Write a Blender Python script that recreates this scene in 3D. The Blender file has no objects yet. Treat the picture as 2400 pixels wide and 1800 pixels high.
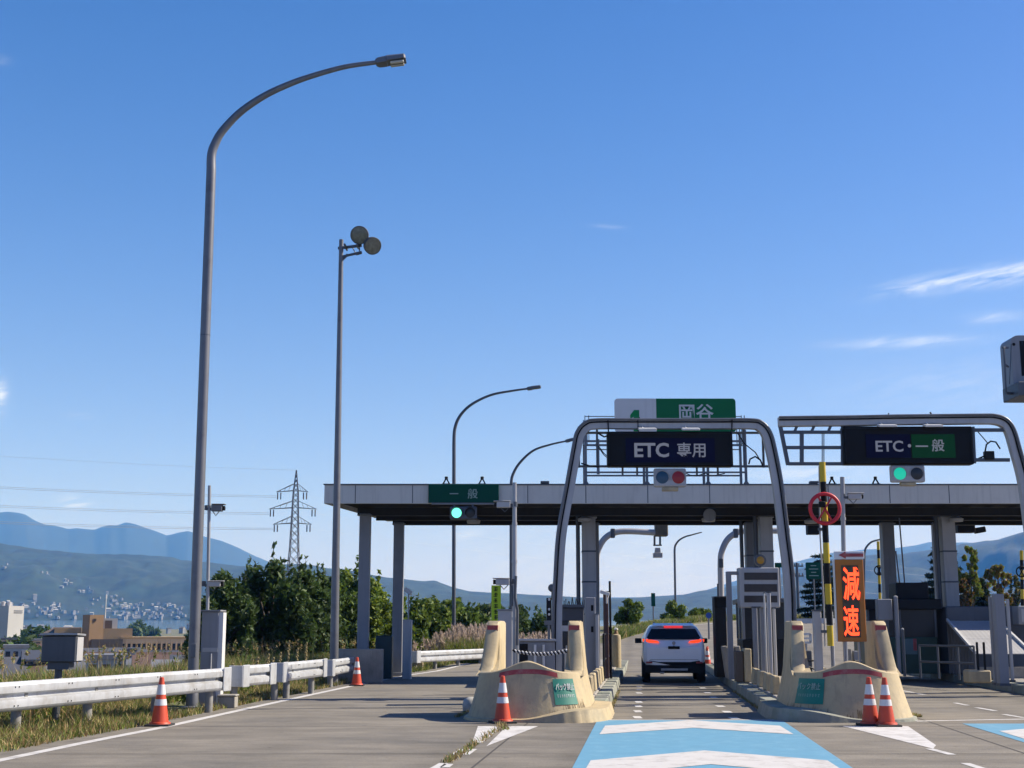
import bpy, math, random
import numpy as np
from mathutils import Vector, Matrix, noise
R = math.radians
S = bpy.context.scene
COL = S.collection
rnd = random.Random(11)

# ---------------------------------------------------------------- camera, sky, sun, exposure
FPX, CAMZ = 3129.0, 1.55                     # focal length in pixels of a 2400 px wide frame, eye height
PIT = math.atan(572 / FPX)
cd = bpy.data.cameras.new('camera')
cd.sensor_width = 36.0
cd.lens = 36.0 * FPX / 2400.0
cd.clip_start, cd.clip_end = 0.2, 60000
cam = bpy.data.objects.new('camera', cd)
COL.objects.link(cam)
cam.location = (0, 0, CAMZ)
cam.rotation_euler = (R(90) + PIT, 0, 0)
S.camera = cam

SUN_EL, SUN_AZ = R(40), R(12)                 # azimuth counted from +X (right) towards +Y (away)
SD = Vector((math.cos(SUN_EL) * math.cos(SUN_AZ), math.cos(SUN_EL) * math.sin(SUN_AZ), math.sin(SUN_EL)))
ld = bpy.data.lights.new('sun', 'SUN')
ld.energy, ld.angle, ld.color = 4.9, R(0.5), (1.0, 0.94, 0.85)
sun = bpy.data.objects.new('sun', ld)
COL.objects.link(sun)
sun.rotation_euler = SD.to_track_quat('Z', 'Y').to_euler()

W = bpy.data.worlds.new('World')
S.world = W
W.use_nodes = True
wt = W.node_tree
wt.nodes.clear()
def wn(t, **k):
    n = wt.nodes.new(t)
    for a, b in k.items(): setattr(n, a, b)
    return n
sky = wn('ShaderNodeTexSky', sky_type='NISHITA', sun_disc=False, sun_elevation=SUN_EL,
         sun_rotation=R(90) - SUN_AZ, altitude=800, air_density=1.0, dust_density=0.9, ozone_density=5.0)
bg = wn('ShaderNodeBackground')
bg.inputs['Strength'].default_value = 0.082
wo = wn('ShaderNodeOutputWorld')
# thin cirrus: patches given by direction (azimuth, elevation), broken up by stretched noise
tc = wn('ShaderNodeTexCoord')
sx = wn('ShaderNodeSeparateXYZ')
wt.links.new(tc.outputs['Generated'], sx.inputs[0])
def wm(op, a, b=None, c=None, clamp=False):
    n = wn('ShaderNodeMath', operation=op, use_clamp=clamp)
    for i, v in enumerate((a, b, c)):
        if v is None: continue
        if isinstance(v, (int, float)): n.inputs[i].default_value = v
        else: wt.links.new(v, n.inputs[i])
    return n.outputs[0]
AZ = wm('ARCTAN2', sx.outputs[0], sx.outputs[1])
EL = wm('ARCSINE', sx.outputs[2])
cmb = wn('ShaderNodeCombineXYZ')
wt.links.new(wm('ADD', wm('MULTIPLY', AZ, 26), wm('MULTIPLY', EL, 10)), cmb.inputs[0])
wt.links.new(wm('SUBTRACT', wm('MULTIPLY', EL, 170), wm('MULTIPLY', AZ, 30)), cmb.inputs[1])
nz = wn('ShaderNodeTexNoise')
nz.inputs['Scale'].default_value = 1.0
nz.inputs['Detail'].default_value = 6
nz.inputs['Roughness'].default_value = 0.62
nz.inputs['Distortion'].default_value = 0.6
wt.links.new(cmb.outputs[0], nz.inputs['Vector'])
NZ = nz.outputs['Fac']
def azel(px, py):
    a, b = (px - 1200) / FPX, (900 - py) / FPX
    v = Vector((a, math.cos(PIT) - b * math.sin(PIT), math.sin(PIT) + b * math.cos(PIT))).normalized()
    return math.atan2(v.x, v.y), math.asin(v.z)
mask = None
for px, py, rx, ry, tilt, k in ((2170, 667, 95, 17, .10, .50), (2370, 640, 105, 19, .12, .58), (2110, 802, 130, 12, -.02, .36),
                                (2330, 745, 60, 12, 0, .25), (172, 1177, 26, 12, 0, .6), (0, 925, 14, 30, 0, .6),
                                (1900, 1107, 150, 22, 0, .30), (1430, 532, 40, 5, -.1, .16), (190, 974, 28, 7, 0, .12),
                                (0, 140, 20, 10, 0, .12), (1090, 1252, 40, 9, .2, .22), (2280, 900, 260, 60, 0, .10), (1500, 1330, 500, 90, 0, .12)):
    a0, e0 = azel(px, py)
    da = wm('SUBTRACT', AZ, a0)
    de = wm('SUBTRACT', wm('SUBTRACT', EL, e0), wm('MULTIPLY', da, tilt))
    u = wm('DIVIDE', da, rx / FPX); v = wm('DIVIDE', de, ry / FPX)
    rr = wm('ADD', wm('MULTIPLY', u, u), wm('MULTIPLY', v, v))
    g = wm('MULTIPLY', wm('POWER', 2.718, wm('MULTIPLY', rr, -1.0)), k)
    mask = g if mask is None else wm('ADD', mask, g)
nn = wm('MULTIPLY', wm('SUBTRACT', NZ, 0.34), 3.2, clamp=True)
cl = wm('MULTIPLY', mask, nn, clamp=True)
mx = wn('ShaderNodeMix', data_type='RGBA')
wt.links.new(cl, mx.inputs['Factor'])
hs = wn('ShaderNodeHueSaturation')
hs.inputs['Saturation'].default_value = 1.30
wt.links.new(sky.outputs[0], hs.inputs['Color'])
hzm = wn('ShaderNodeMix', data_type='RGBA')             # pale air low over the horizon
hf = wm('MULTIPLY', wm('POWER', 2.718, wm('MULTIPLY', wm('MAXIMUM', EL, 0.0), -6.0)), .80, clamp=True)
wt.links.new(hf, hzm.inputs['Factor'])
tn = wn('ShaderNodeMix', data_type='RGBA', blend_type='MULTIPLY')   # the camera's white balance
tn.inputs['Factor'].default_value = 1.0
wt.links.new(hs.outputs[0], tn.inputs['A']); tn.inputs['B'].default_value = (1.62, .96, 1.10, 1)
wt.links.new(tn.outputs['Result'], hzm.inputs['A'])
hzm.inputs['B'].default_value = (3.3, 4.8, 7.7, 1)
wt.links.new(hzm.outputs['Result'], mx.inputs['A'])
mx.inputs['B'].default_value = (9.6, 9.9, 10.2, 1)
wt.links.new(mx.outputs['Result'], bg.inputs['Color'])
wt.links.new(bg.outputs[0], wo.inputs['Surface'])

S.view_settings.view_transform = 'Standard'
S.view_settings.look = 'None'
S.view_settings.exposure = 0.78
S.view_settings.gamma = 1.0
S.cycles.max_bounces = 6
S.cycles.transparent_max_bounces = 12
S.cycles.volume_bounces = 0
S.cycles.use_denoising = True

# ---------------------------------------------------------------- helpers
def ray(px, py):
    a, b = (px - 1200) / FPX, (900 - py) / FPX
    return Vector((a, math.cos(PIT) - b * math.sin(PIT), math.sin(PIT) + b * math.cos(PIT)))
def at(px, py, Y):
    d = ray(px, py); k = Y / d.y
    return Vector((d.x * k, Y, CAMZ + d.z * k))
def gd(px, py, z=0.0):
    d = ray(px, py); k = (z - CAMZ) / d.z
    return Vector((d.x * k, d.y * k, z))

def mat(name, col, rough=0.6, metal=0.0, var=0.12, vs=2.5, streak=0.0, bump=0.0, bs=30.0, emit=None, es=1.0, spec=0.5,
        dirt=None, dirt_amt=0.0, ds=1.2, coat=0.0, transl=0.0):
    m = bpy.data.materials.new(name)
    m.use_nodes = True
    t = m.node_tree; N = t.nodes; L = t.links
    b = N['Principled BSDF']
    tc = N.new('ShaderNodeTexCoord')
    vec = tc.outputs['Object']
    def noise_(scale, detail=4, sxyz=None, rough_=0.6):
        n = N.new('ShaderNodeTexNoise')
        n.inputs['Scale'].default_value = scale; n.inputs['Detail'].default_value = detail
        n.inputs['Roughness'].default_value = rough_
        if sxyz:
            mp = N.new('ShaderNodeMapping'); mp.inputs['Scale'].default_value = sxyz
            L.new(vec, mp.inputs['Vector']); L.new(mp.outputs[0], n.inputs['Vector'])
        else: L.new(vec, n.inputs['Vector'])
        return n.outputs['Fac']
    def mixc(f, a, b_, blend='MIX'):
        x = N.new('ShaderNodeMix'); x.data_type = 'RGBA'; x.blend_type = blend
        if isinstance(f, (int, float)): x.inputs['Factor'].default_value = f
        else: L.new(f, x.inputs['Factor'])
        for k, v in (('A', a), ('B', b_)):
            if isinstance(v, tuple): x.inputs[k].default_value = (*v, 1)
            else: L.new(v, x.inputs[k])
        return x.outputs['Result']
    def ramp(f, lo, hi):
        r = N.new('ShaderNodeMapRange'); r.inputs['From Min'].default_value = lo; r.inputs['From Max'].default_value = hi
        L.new(f, r.inputs['Value']); return r.outputs[0]
    lo = tuple(c * (1 - var) for c in col); hi = tuple(min(1, c * (1 + var)) for c in col)
    c = mixc(ramp(noise_(vs), .3, .7), lo, hi)
    if streak:
        c = mixc(ramp(noise_(1.0, 5, (9, 9, .5)), .52, .8), c, tuple(v * (1 - streak) for v in col))
    if dirt:
        f = ramp(noise_(ds, 6, None, .7), .62 - dirt_amt * .3, .80)
        c = mixc(f, c, dirt)
    L.new(c, b.inputs['Base Color'])
    b.inputs['Roughness'].default_value = rough
    b.inputs['Metallic'].default_value = metal
    b.inputs['Specular IOR Level'].default_value = spec
    if coat: b.inputs['Coat Weight'].default_value = coat
    if bump:
        bp = N.new('ShaderNodeBump'); bp.inputs['Strength'].default_value = bump; bp.inputs['Distance'].default_value = 0.02
        L.new(noise_(bs, 6), bp.inputs['Height']); L.new(bp.outputs[0], b.inputs['Normal'])
    if emit:
        b.inputs['Emission Color'].default_value = (*emit, 1); b.inputs['Emission Strength'].default_value = es
    if transl:
        tr = N.new('ShaderNodeBsdfTranslucent'); L.new(c, tr.inputs['Color'])
        ms = N.new('ShaderNodeMixShader'); ms.inputs[0].default_value = transl
        out = [n for n in N if n.type == 'OUTPUT_MATERIAL'][0]
        L.new(b.outputs[0], ms.inputs[1]); L.new(tr.outputs[0], ms.inputs[2]); L.new(ms.outputs[0], out.inputs['Surface'])
    m.diffuse_color = (*col, 1)
    return m

def circ(n, r=1.0, a0=0.0):
    return [(r * math.cos(a0 + 2 * math.pi * i / n), r * math.sin(a0 + 2 * math.pi * i / n)) for i in range(n)]

class MB:
    def __init__(s): s.v = []; s.f = []; s.mi = []
    def add(s, vs, fs, mi=0):
        o = len(s.v); s.v += [tuple(v) for v in vs]; s.f += [tuple(i + o for i in f) for f in fs]; s.mi += [mi] * len(fs)
        return s
    def box(s, cx, cy, cz, sx, sy, sz, rz=0.0, mi=0, tx=1.0, ty=1.0, rx=0.0, ry=0.0):
        vs = []
        for k in (-1, 1):
            fx, fy = (tx, ty) if k > 0 else (1, 1)
            for i, j in ((-1, -1), (1, -1), (1, 1), (-1, 1)):
                vs.append(Vector((i * sx / 2 * fx, j * sy / 2 * fy, k * sz / 2)))
        M = Matrix.Translation((cx, cy, cz)) @ Matrix.Rotation(rz, 4, 'Z') @ Matrix.Rotation(ry, 4, 'Y') @ Matrix.Rotation(rx, 4, 'X')
        return s.add([M @ v for v in vs], [(0, 3, 2, 1), (4, 5, 6, 7), (0, 1, 5, 4), (1, 2, 6, 5), (2, 3, 7, 6), (3, 0, 4, 7)], mi)
    def b2(s, x0, x1, y0, y1, z0, z1, mi=0, **k):
        return s.box((x0 + x1) / 2, (y0 + y1) / 2, (z0 + z1) / 2, abs(x1 - x0), abs(y1 - y0), abs(z1 - z0), mi=mi, **k)
    def tube(s, pts, r, n=8, mi=0, caps=True):
        pts = [Vector(p) for p in pts]; m = len(pts)
        rs = r if isinstance(r, (list, tuple)) else [r] * m
        vs = []; prev = None
        for i, p in enumerate(pts):
            d = (pts[min(i + 1, m - 1)] - pts[max(i - 1, 0)]).normalized()
            if prev is None:
                u = d.orthogonal().normalized() if abs(d.z) < .95 else Vector((1, 0, 0))
                u = (u - d * u.dot(d)).normalized()
            else: u = (prev - d * prev.dot(d)).normalized()
            prev = u; w = d.cross(u)
            for k in range(n):
                a = 2 * math.pi * k / n
                vs.append(p + (u * math.cos(a) + w * math.sin(a)) * rs[i])
        fs = [(i * n + k, i * n + (k + 1) % n, (i + 1) * n + (k + 1) % n, (i + 1) * n + k) for i in range(m - 1) for k in range(n)]
        if caps: fs += [tuple(range(n - 1, -1, -1)), tuple((m - 1) * n + k for k in range(n))]
        return s.add(vs, fs, mi)
    def bar(s, a, b, w, h=None, mi=0, up=(0, 0, 1)):
        a, b = Vector(a), Vector(b); h = h or w
        d = (b - a).normalized(); up = Vector(up)
        if abs(d.dot(up)) > .98: up = Vector((0, 1, 0))
        u = d.cross(up).normalized(); v = u.cross(d)
        vs = [p + u * i * w / 2 + v * j * h / 2 for p in (a, b) for i, j in ((-1, -1), (1, -1), (1, 1), (-1, 1))]
        return s.add(vs, [(0, 3, 2, 1), (4, 5, 6, 7), (0, 1, 5, 4), (1, 2, 6, 5), (2, 3, 7, 6), (3, 0, 4, 7)], mi)
    def lathe(s, prof, n=20, c=(0, 0, 0), mi=0, axis='Z'):
        vs = []
        for r, z in prof:
            for x, y in circ(n, r):
                p = Vector((x, y, z))
                if axis == 'Y': p = Vector((x, z, -y))
                if axis == 'X': p = Vector((z, x, y))
                vs.append(p + Vector(c))
        m = len(prof)
        fs = [(i * n + k, i * n + (k + 1) % n, (i + 1) * n + (k + 1) % n, (i + 1) * n + k) for i in range(m - 1) for k in range(n)]
        fs += [tuple(range(n - 1, -1, -1)), tuple((m - 1) * n + k for k in range(n))]
        return s.add(vs, fs, mi)
    def prism(s, poly, z0, z1, mi=0):            # polygon in XY
        n = len(poly)
        vs = [(x, y, z0) for x, y in poly] + [(x, y, z1) for x, y in poly]
        return s.add(vs, [tuple(range(n - 1, -1, -1)), tuple(range(n, 2 * n))] + [(i, (i + 1) % n, n + (i + 1) % n, n + i) for i in range(n)], mi)
    def prismY(s, poly, y0, y1, mi=0):           # polygon in XZ
        n = len(poly)
        vs = [(x, y0, z) for x, z in poly] + [(x, y1, z) for x, z in poly]
        return s.add(vs, [tuple(range(n)), tuple(range(2 * n - 1, n - 1, -1))] + [((i + 1) % n, i, n + i, n + (i + 1) % n) for i in range(n)], mi)
    def sheet(s, pts, z, mi=0):
        return s.add([(p[0], p[1], z) for p in pts], [tuple(range(len(pts)))], mi)
    def grid(s, rows, mi=0):                     # rows of points
        n = len(rows[0]); vs = [p for r in rows for p in r]
        return s.add(vs, [(i * n + k, i * n + k + 1, (i + 1) * n + k + 1, (i + 1) * n + k) for i in range(len(rows) - 1) for k in range(n - 1)], mi)
    def build(s, name, mats, parent=None, off=None, smooth=None, bevel=0, segs=1, label=None):
        me = bpy.data.meshes.new(name)
        if off is None: off = (0, 0, 0)
        o3 = Vector(off)
        me.from_pydata([tuple(Vector(v) - o3) for v in s.v], [], s.f)
        for m in (mats if isinstance(mats, (list, tuple)) else [mats]): me.materials.append(m)
        if any(s.mi): me.polygons.foreach_set('material_index', s.mi)
        if smooth:
            me.shade_smooth()
            me.set_sharp_from_angle(angle=R(smooth))
        me.update()
        o = bpy.data.objects.new(name, me)
        COL.objects.link(o)
        if parent is not None: o.parent = parent
        if bevel:
            bm = o.modifiers.new('bevel', 'BEVEL'); bm.width = bevel; bm.segments = segs; bm.limit_method = 'ANGLE'; bm.angle_limit = R(35)
        if label: o['label'] = label
        return o

def tag(o, label, cat, group=None, kind=None):
    if label: o['label'] = label
    if cat: o['category'] = cat
    if group: o['group'] = group
    if kind: o['kind'] = kind
    return o
def thing(name, label, cat, loc=(0, 0, 0), rz=0.0, group=None):
    o = bpy.data.objects.new(name, None); COL.objects.link(o)
    o.location = loc; o.rotation_euler = (0, 0, rz); o.empty_display_size = .3
    return tag(o, label, cat, group)
def structure(o): o['kind'] = 'structure'; return o
def copy_tree(o, loc=None, rz=None, label=None, parent=None):
    c = o.copy(); COL.objects.link(c); c.parent = parent
    if loc is not None: c.location = loc
    if rz is not None: c.rotation_euler = (0, 0, rz)
    if label: c['label'] = label
    for ch in list(o.children): copy_tree(ch, parent=c)
    return c
def text_mesh(name, txt, size, m, parent, M, depth=0.006, sx=1.0, bold=0.0, label=None):
    """lettering as real geometry; M places its centre, x right, y up, z towards the reader"""
    cu = bpy.data.curves.new(name, 'FONT')
    cu.body = txt; cu.size = size; cu.extrude = depth; cu.offset = bold
    cu.align_x = 'CENTER'; cu.align_y = 'CENTER'; cu.resolution_u = 3
    tmp = bpy.data.objects.new(name + '_curve', cu); COL.objects.link(tmp)
    bpy.context.view_layer.update()
    me = bpy.data.meshes.new_from_object(tmp.evaluated_get(bpy.context.evaluated_depsgraph_get()))
    bpy.data.objects.remove(tmp)
    xs = [v.co.x for v in me.vertices]; ys = [v.co.y for v in me.vertices]
    me.transform(Matrix.Diagonal((sx, 1, 1, 1)) @ Matrix.Translation((-(min(xs) + max(xs)) / 2, -(min(ys) + max(ys)) / 2, 0)))
    me.transform(M)
    me.materials.clear(); me.materials.append(m); me.name = name
    o = bpy.data.objects.new(name, me); COL.objects.link(o); o.parent = parent
    if label: o['label'] = label
    return o
def facing(loc, rz=0.0, tilt=0.0, roll=0.0):     # lettering on a face that looks towards -Y
    return Matrix.Translation(loc) @ Matrix.Rotation(rz, 4, 'Z') @ Matrix.Rotation(R(90) + tilt, 4, 'X') @ Matrix.Rotation(roll, 4, 'Z')

def leaves(name, blobs, n, size, m, parent=None, off=(0, 0, 0), seed=1, aspect=1.6, up=0.0, shell=0.5):
    """many leaf sized faces spread through ellipsoids (cx,cy,cz,rx,ry,rz)"""
    g = np.random.default_rng(seed)
    B = np.array(blobs, float); vol = (B[:, 3] * B[:, 4] * B[:, 5]) ** (2 / 3) * np.where(B[:, 3] < .24, .35, 1.0)
    idx = g.choice(len(B), n, p=vol / vol.sum())
    d = g.normal(size=(n, 3)); d /= np.linalg.norm(d, axis=1)[:, None]
    rr = (shell + (1 - shell) * g.random(n)) * (1 + .13 * g.normal(size=n))
    c = B[idx, :3] + d * B[idx, 3:] * rr[:, None]
    a = g.normal(size=(n, 3)); a[:, 2] += up; a /= np.linalg.norm(a, axis=1)[:, None]
    b = np.cross(a, g.normal(size=(n, 3))); b /= np.linalg.norm(b, axis=1)[:, None]
    s = size * (.6 + .8 * g.random(n))[:, None]
    a *= s * aspect; b *= s * .6
    V = np.stack([c - a, c + b - a * .1, c + a, c - b - a * .1], 1).reshape(-1, 3) - np.array(off)
    me = bpy.data.meshes.new(name)
    me.vertices.add(4 * n); me.vertices.foreach_set('co', V.ravel())
    me.loops.add(4 * n); me.loops.foreach_set('vertex_index', np.arange(4 * n))
    me.polygons.add(n); me.polygons.foreach_set('loop_start', np.arange(0, 4 * n, 4))
    if isinstance(m, (list, tuple)):
        for q in m: me.materials.append(q)
        me.polygons.foreach_set('material_index', g.integers(0, len(m), n).astype(np.int32))
    else: me.materials.append(m)
    me.update(calc_edges=True); me.validate()
    o = bpy.data.objects.new(name, me); COL.objects.link(o)
    if parent is not None: o.parent = parent
    return o
def blades(name, pts, h, w, m, seed=1, lean=.35, off=(0, 0, 0), parent=None):
    """grass: pts (n,3) roots, one bent blade (two faces) per root"""
    g = np.random.default_rng(seed); n = len(pts)
    P = np.array(pts, float) - np.array(off)
    H = (h if np.ndim(h) else np.full(n, h)) * (.5 + .8 * g.random(n))
    an = g.random(n) * 2 * np.pi
    sd = np.stack([np.cos(an), np.sin(an), np.zeros(n)], 1) * (w * (.6 + .8 * g.random(n)))[:, None]
    an2 = g.random(n) * 2 * np.pi
    ln = np.stack([np.cos(an2), np.sin(an2), np.zeros(n)], 1) * (H * lean * g.random(n) * 1.6)[:, None]
    up = np.zeros((n, 3)); up[:, 2] = H
    V = np.stack([P - sd, P + sd, P + up * .55 + ln * .35 + sd * .7, P + up * .55 + ln * .35 - sd * .7, P + up + ln], 1).reshape(-1, 3)
    i = np.arange(n)[:, None] * 5
    lp = np.concatenate([i + np.array([[0, 1, 2, 3]]), i + np.array([[3, 2, 4]])], 1).ravel()
    me = bpy.data.meshes.new(name)
    me.vertices.add(5 * n); me.vertices.foreach_set('co', V.ravel())
    me.loops.add(7 * n); me.loops.foreach_set('vertex_index', lp)
    st = np.stack([np.arange(n) * 7, np.arange(n) * 7 + 4], 1).ravel()
    me.polygons.add(2 * n); me.polygons.foreach_set('loop_start', st)
    if isinstance(m, (list, tuple)):
        for q in m: me.materials.append(q)
        me.polygons.foreach_set('material_index', np.repeat(g.integers(0, len(m), n), 2).astype(np.int32))
    else: me.materials.append(m)
    me.update(calc_edges=True); me.validate()
    o = bpy.data.objects.new(name, me); COL.objects.link(o)
    if parent is not None: o.parent = parent
    return o
def lerp(tab, x):
    if x <= tab[0][0]: return tab[0][1]
    for (a, b), (c, d) in zip(tab, tab[1:]):
        if x <= c: return b + (d - b) * (x - a) / (c - a)
    return tab[-1][1]
def sst(a, b, x):
    t = max(0, min(1, (x - a) / (b - a))); return t * t * (3 - 2 * t)

# ---------------------------------------------------------------- materials
M_ = {}
M_['galv'] = mat('galvanised steel', (0.304, 0.312, 0.32), .45, .45, .10, 1.5, streak=.25)
M_['pole'] = mat('pole steel', (.145, .152, .165), .42, .35, .10, 1.2, streak=.25, dirt=(.07, .07, .075), dirt_amt=.3, ds=1.5)
M_['dpole'] = mat('dark pole steel', (0.085, 0.095, 0.11), .5, .4, .1, 1.5, streak=.2)
M_['greypaint'] = mat('grey paint', (0.216, 0.224, 0.24), .5, 0, .08, 1.5, streak=.22)
M_['lightpaint'] = mat('light grey paint', (0.368, 0.368, 0.368), .5, 0, .08, 1.5, streak=.2)
M_['white'] = mat('white paint', (0.576, 0.576, 0.56), .45, 0, .05, 2, streak=.12)
M_['dark'] = mat('dark plastic', (.012, .013, .015), .6, 0, .2, 3, spec=.2)
M_['black'] = mat('black', (.005, .005, .006), .55, 0, .2, 3, spec=.2)
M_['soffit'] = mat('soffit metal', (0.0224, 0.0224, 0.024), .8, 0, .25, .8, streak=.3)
M_['fascia'] = mat('fascia panel', (.58, .56, .50), .5, 0, .07, .6, streak=.22, dirt=(.50, .46, .42), dirt_amt=.3, ds=.9)
M_['concrete'] = mat('concrete', (0.264, 0.248, 0.216), .85, 0, .18, 1.6, streak=.35, bump=.25, bs=25, dirt=(.14, .13, .11), dirt_amt=.3)
M_['cream'] = mat('cream paint', (.42, .34, .20), .7, 0, .10, 1.4, streak=.34, bump=.15, bs=18, dirt=(.24, .21, .15), dirt_amt=.55, ds=2.6)
M_['moss'] = mat('mossy kerb', (0.24, 0.248, 0.208), .9, 0, .2, 2, bump=.3, bs=22, dirt=(.12, .15, .10), dirt_amt=.5)
M_['redtape'] = mat('red reflective tape', (0.288, 0.036, 0.036), .5, 0, .25, 6, dirt=(.30, .16, .13), dirt_amt=.3, ds=6)
M_['tealsign'] = mat('teal sign', (0.004, 0.152, 0.108), .5, 0, .12, 4)
M_['green'] = mat('green sign', (.004, .13, .045), .6, 0, .06, 2, spec=.2)
M_['greend'] = mat('dark green sign', (.003, .062, .038), .7, 0, .06, 2, spec=.15)
M_['signwhite'] = mat('sign lettering', (0.496, 0.512, 0.496), .5, 0, .03, 3)
M_['signpale'] = mat('faded lettering', (0.24, 0.336, 0.288), .5, 0, .1, 8)
M_['orange'] = mat('cone orange', (0.48, 0.052, 0.016), .5, 0, .08, 5, dirt=(.35, .06, .03), dirt_amt=.25, ds=7)
M_['conewhite'] = mat('cone white band', (0.576, 0.576, 0.576), .4, 0, .06, 5)
M_['rubber'] = mat('rubber', (0.016, 0.016, 0.016), .8, 0, .2, 6)
M_['yellow'] = mat('yellow stripe', (0.496, 0.352, 0.008), .5, 0, .06, 3)
M_['yelgreen'] = mat('yellow green banner', (0.336, 0.496, 0.008), .6, 0, .06, 3)
M_['ledorange'] = mat('orange frame', (0.336, 0.112, 0.0048), .5, 0, .08, 3)
M_['ledred'] = mat('lit red characters', (.9, .1, .02), .5, emit=(1.0, .055, .012), es=1.6)
M_['ledblue'] = mat('blue display', (.004, .005, .018), .8, 0, .1, 4, emit=(.012, .015, .07), es=.06, spec=.1)
M_['ledgreen'] = mat('green display', (.004, .028, .012), .8, 0, .1, 4, emit=(.01, .09, .04), es=.1, spec=.1)
M_['ledtext'] = mat('display characters', (.20, .20, .21), .6, emit=(.5, .52, .58), es=.10)
M_['sigon'] = mat('green lamp on', (.1, .8, .6), .4, emit=(.16, 1.0, .60), es=1.0)
M_['sigon2'] = mat('green lamp dim', (.01, .35, .22), .35, emit=(.01, .45, .28), es=.55)
M_['sigoff'] = mat('lamp off', (0.016, 0.0176, 0.02), .3)
M_['sigblue'] = mat('blue lens', (0.012, 0.056, 0.104), .3)
M_['sigred'] = mat('red lens', (.22, .006, .010), .3, emit=(.5, .01, .01), es=.02)
M_['carwhite'] = mat('white car paint', (.78, .80, .84), .25, 0, .02, 3, coat=.6)
M_['glass'] = mat('dark car glass', (.008, .009, .012), .14, 0, .05, 2, spec=.3)
M_['tail'] = mat('tail lamp', (.5, .01, .005), .25, emit=(1, .07, .015), es=.7)
M_['tailhi'] = mat('brake lamp', (.5, .01, .02), .3, emit=(1, .05, .06), es=.4)
M_['tyre'] = mat('tyre', (0.0096, 0.0096, 0.0096), .85)
M_['rim'] = mat('alloy rim', (0.28, 0.28, 0.288), .35, .7)
M_['red'] = mat('red paint', (.50, .012, .025), .5, 0, .08, 4)
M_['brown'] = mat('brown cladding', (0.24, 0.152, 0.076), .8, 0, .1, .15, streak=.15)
M_['brownd'] = mat('dark brown roof', (0.088, 0.068, 0.052), .8, 0, .1, .2)
M_['tan'] = mat('tan render', (.56, .43, .27), .8, 0, .08, .2)
M_['bwhite'] = mat('white building', (.42, .42, .40), .8, 0, .10, .1, streak=.2)
M_['win'] = mat('window glass', (0.016, 0.0192, 0.024), .25, 0, .2, 1, spec=.3)
M_['roofgrey'] = mat('grey roof', (0.16, 0.164, 0.176), .6, 0, .15, .3)
M_['roofdark'] = mat('dark roof', (0.056, 0.06, 0.072), .6, 0, .15, .3)
M_['roofbrown'] = mat('brown roof', (0.104, 0.064, 0.048), .7, 0, .15, .3)
M_['bark'] = mat('bark', (0.056, 0.044, 0.032), .9, 0, .25, 6)
for k, c in (('leafA', (.066, .112, .026)), ('leafB', (.12, .18, .028)), ('leafC', (.046, .078, .024)), ('leafY', (.17, .22, .02)),
             ('autA', (.20, .16, .03)), ('autB', (.24, .12, .03)), ('conif', (.018, .036, .018))):
    M_[k] = mat('leaves ' + k, c, .6, 0, .35, .8, transl=.34, spec=.3)
M_['grassG'] = mat('green grass', (.15, .19, .045), .7, 0, .35, .9, transl=.3, spec=.2)
M_['grassD'] = mat('dry grass', (.38, .31, .15), .8, 0, .3, 1.1, transl=.25, spec=.2)
M_['grassR'] = mat('reddish weeds', (.27, .18, .085), .8, 0, .3, 1.1, transl=.25, spec=.2)
M_['plume'] = mat('pampas plume', (0.496, 0.4, 0.32), .8, 0, .2, 2, transl=.3, spec=.2)

M_['brownl'] = mat('brown tile painted sunlit', (.36, .25, .13), .8, 0, .1, .15, streak=.15)  # lighter copy of the brown cladding, sunlight put into the colour
M_['townwall'] = mat('far town wall', (.20, .205, .21), .8, 0, .3, .05)
# ================================================================ SETTING
SK = 0.0985                                   # the lanes run 5.6 degrees to the right of the view axis
SKA = math.atan(SK)
# left edge line of the carriageway, from ground points seen in the photograph
EDGE = [gd(*p) for p in ((0, 1783), (200, 1741), (380, 1706), (600, 1657), (835, 1606), (955, 1583), (1060, 1568), (1133, 1557))]
e0, e1 = EDGE[0], EDGE[1]
EDGE = [e0 + (e0 - e1) * 8, e0 + (e0 - e1) * 3] + EDGE
ex = EDGE[-1]
EDGE += [Vector((ex.x + 3.2, ex.y + 12, 0)), Vector((ex.x + 9, ex.y + 26, 0)), Vector((ex.x + 24, ex.y + 52, 0)), Vector((ex.x + 60, ex.y + 80, 0))]
EDT = [(p.y, p.x) for p in EDGE]
def edge_x(y): return lerp(EDT, y)
RISE = [(50, 0), (62, .25), (75, .95), (90, 1.65), (105, 2.15), (130, 2.5), (250, 2.6)]
def road_z(y): return lerp(RISE, y)
def ground_z(x, y):
    """terrain: level plaza, gentle rise behind the booths, slope down to the town on the left"""
    d = edge_x(max(-5, min(y, 145))) - x            # distance left of the carriageway
    z = road_z(y)
    far = math.hypot(x, y)
    if y > 100: d = max(d, (y - 108) * .8)
    if d > 0:
        z += .02 * min(d, 3)
        s = sst(3.6, 34, d)
        z = z * (1 - s) - 7.5 * s
    if far > 300: z += (far - 300) / 1200 * 8.1 * sst(300, 1500, far)
    if far > 1500: z -= (far - 1500) * .02
    return z
def geo(a, b, n):
    return [a * (b / a) ** (i / n) for i in range(n + 1)]
xs = [-v for v in reversed(geo(18, 2600, 34))] + [-18 + .75 * i for i in range(1, 48)] + geo(19, 2600, 26)
ys = [-25 + 2.0 * i for i in range(0, 70)] + geo(118, 1520, 36)
mb = MB()
rows = []
for y in ys:
    rows.append([(x, y, ground_z(x, y) - .015 + (0.10 * noise.noise(Vector((x * .4, y * .4, 0))) if edge_x(max(-5, min(y, 145))) - x > 1.2 else 0)) for x in xs])
mb.grid(rows)
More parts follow.
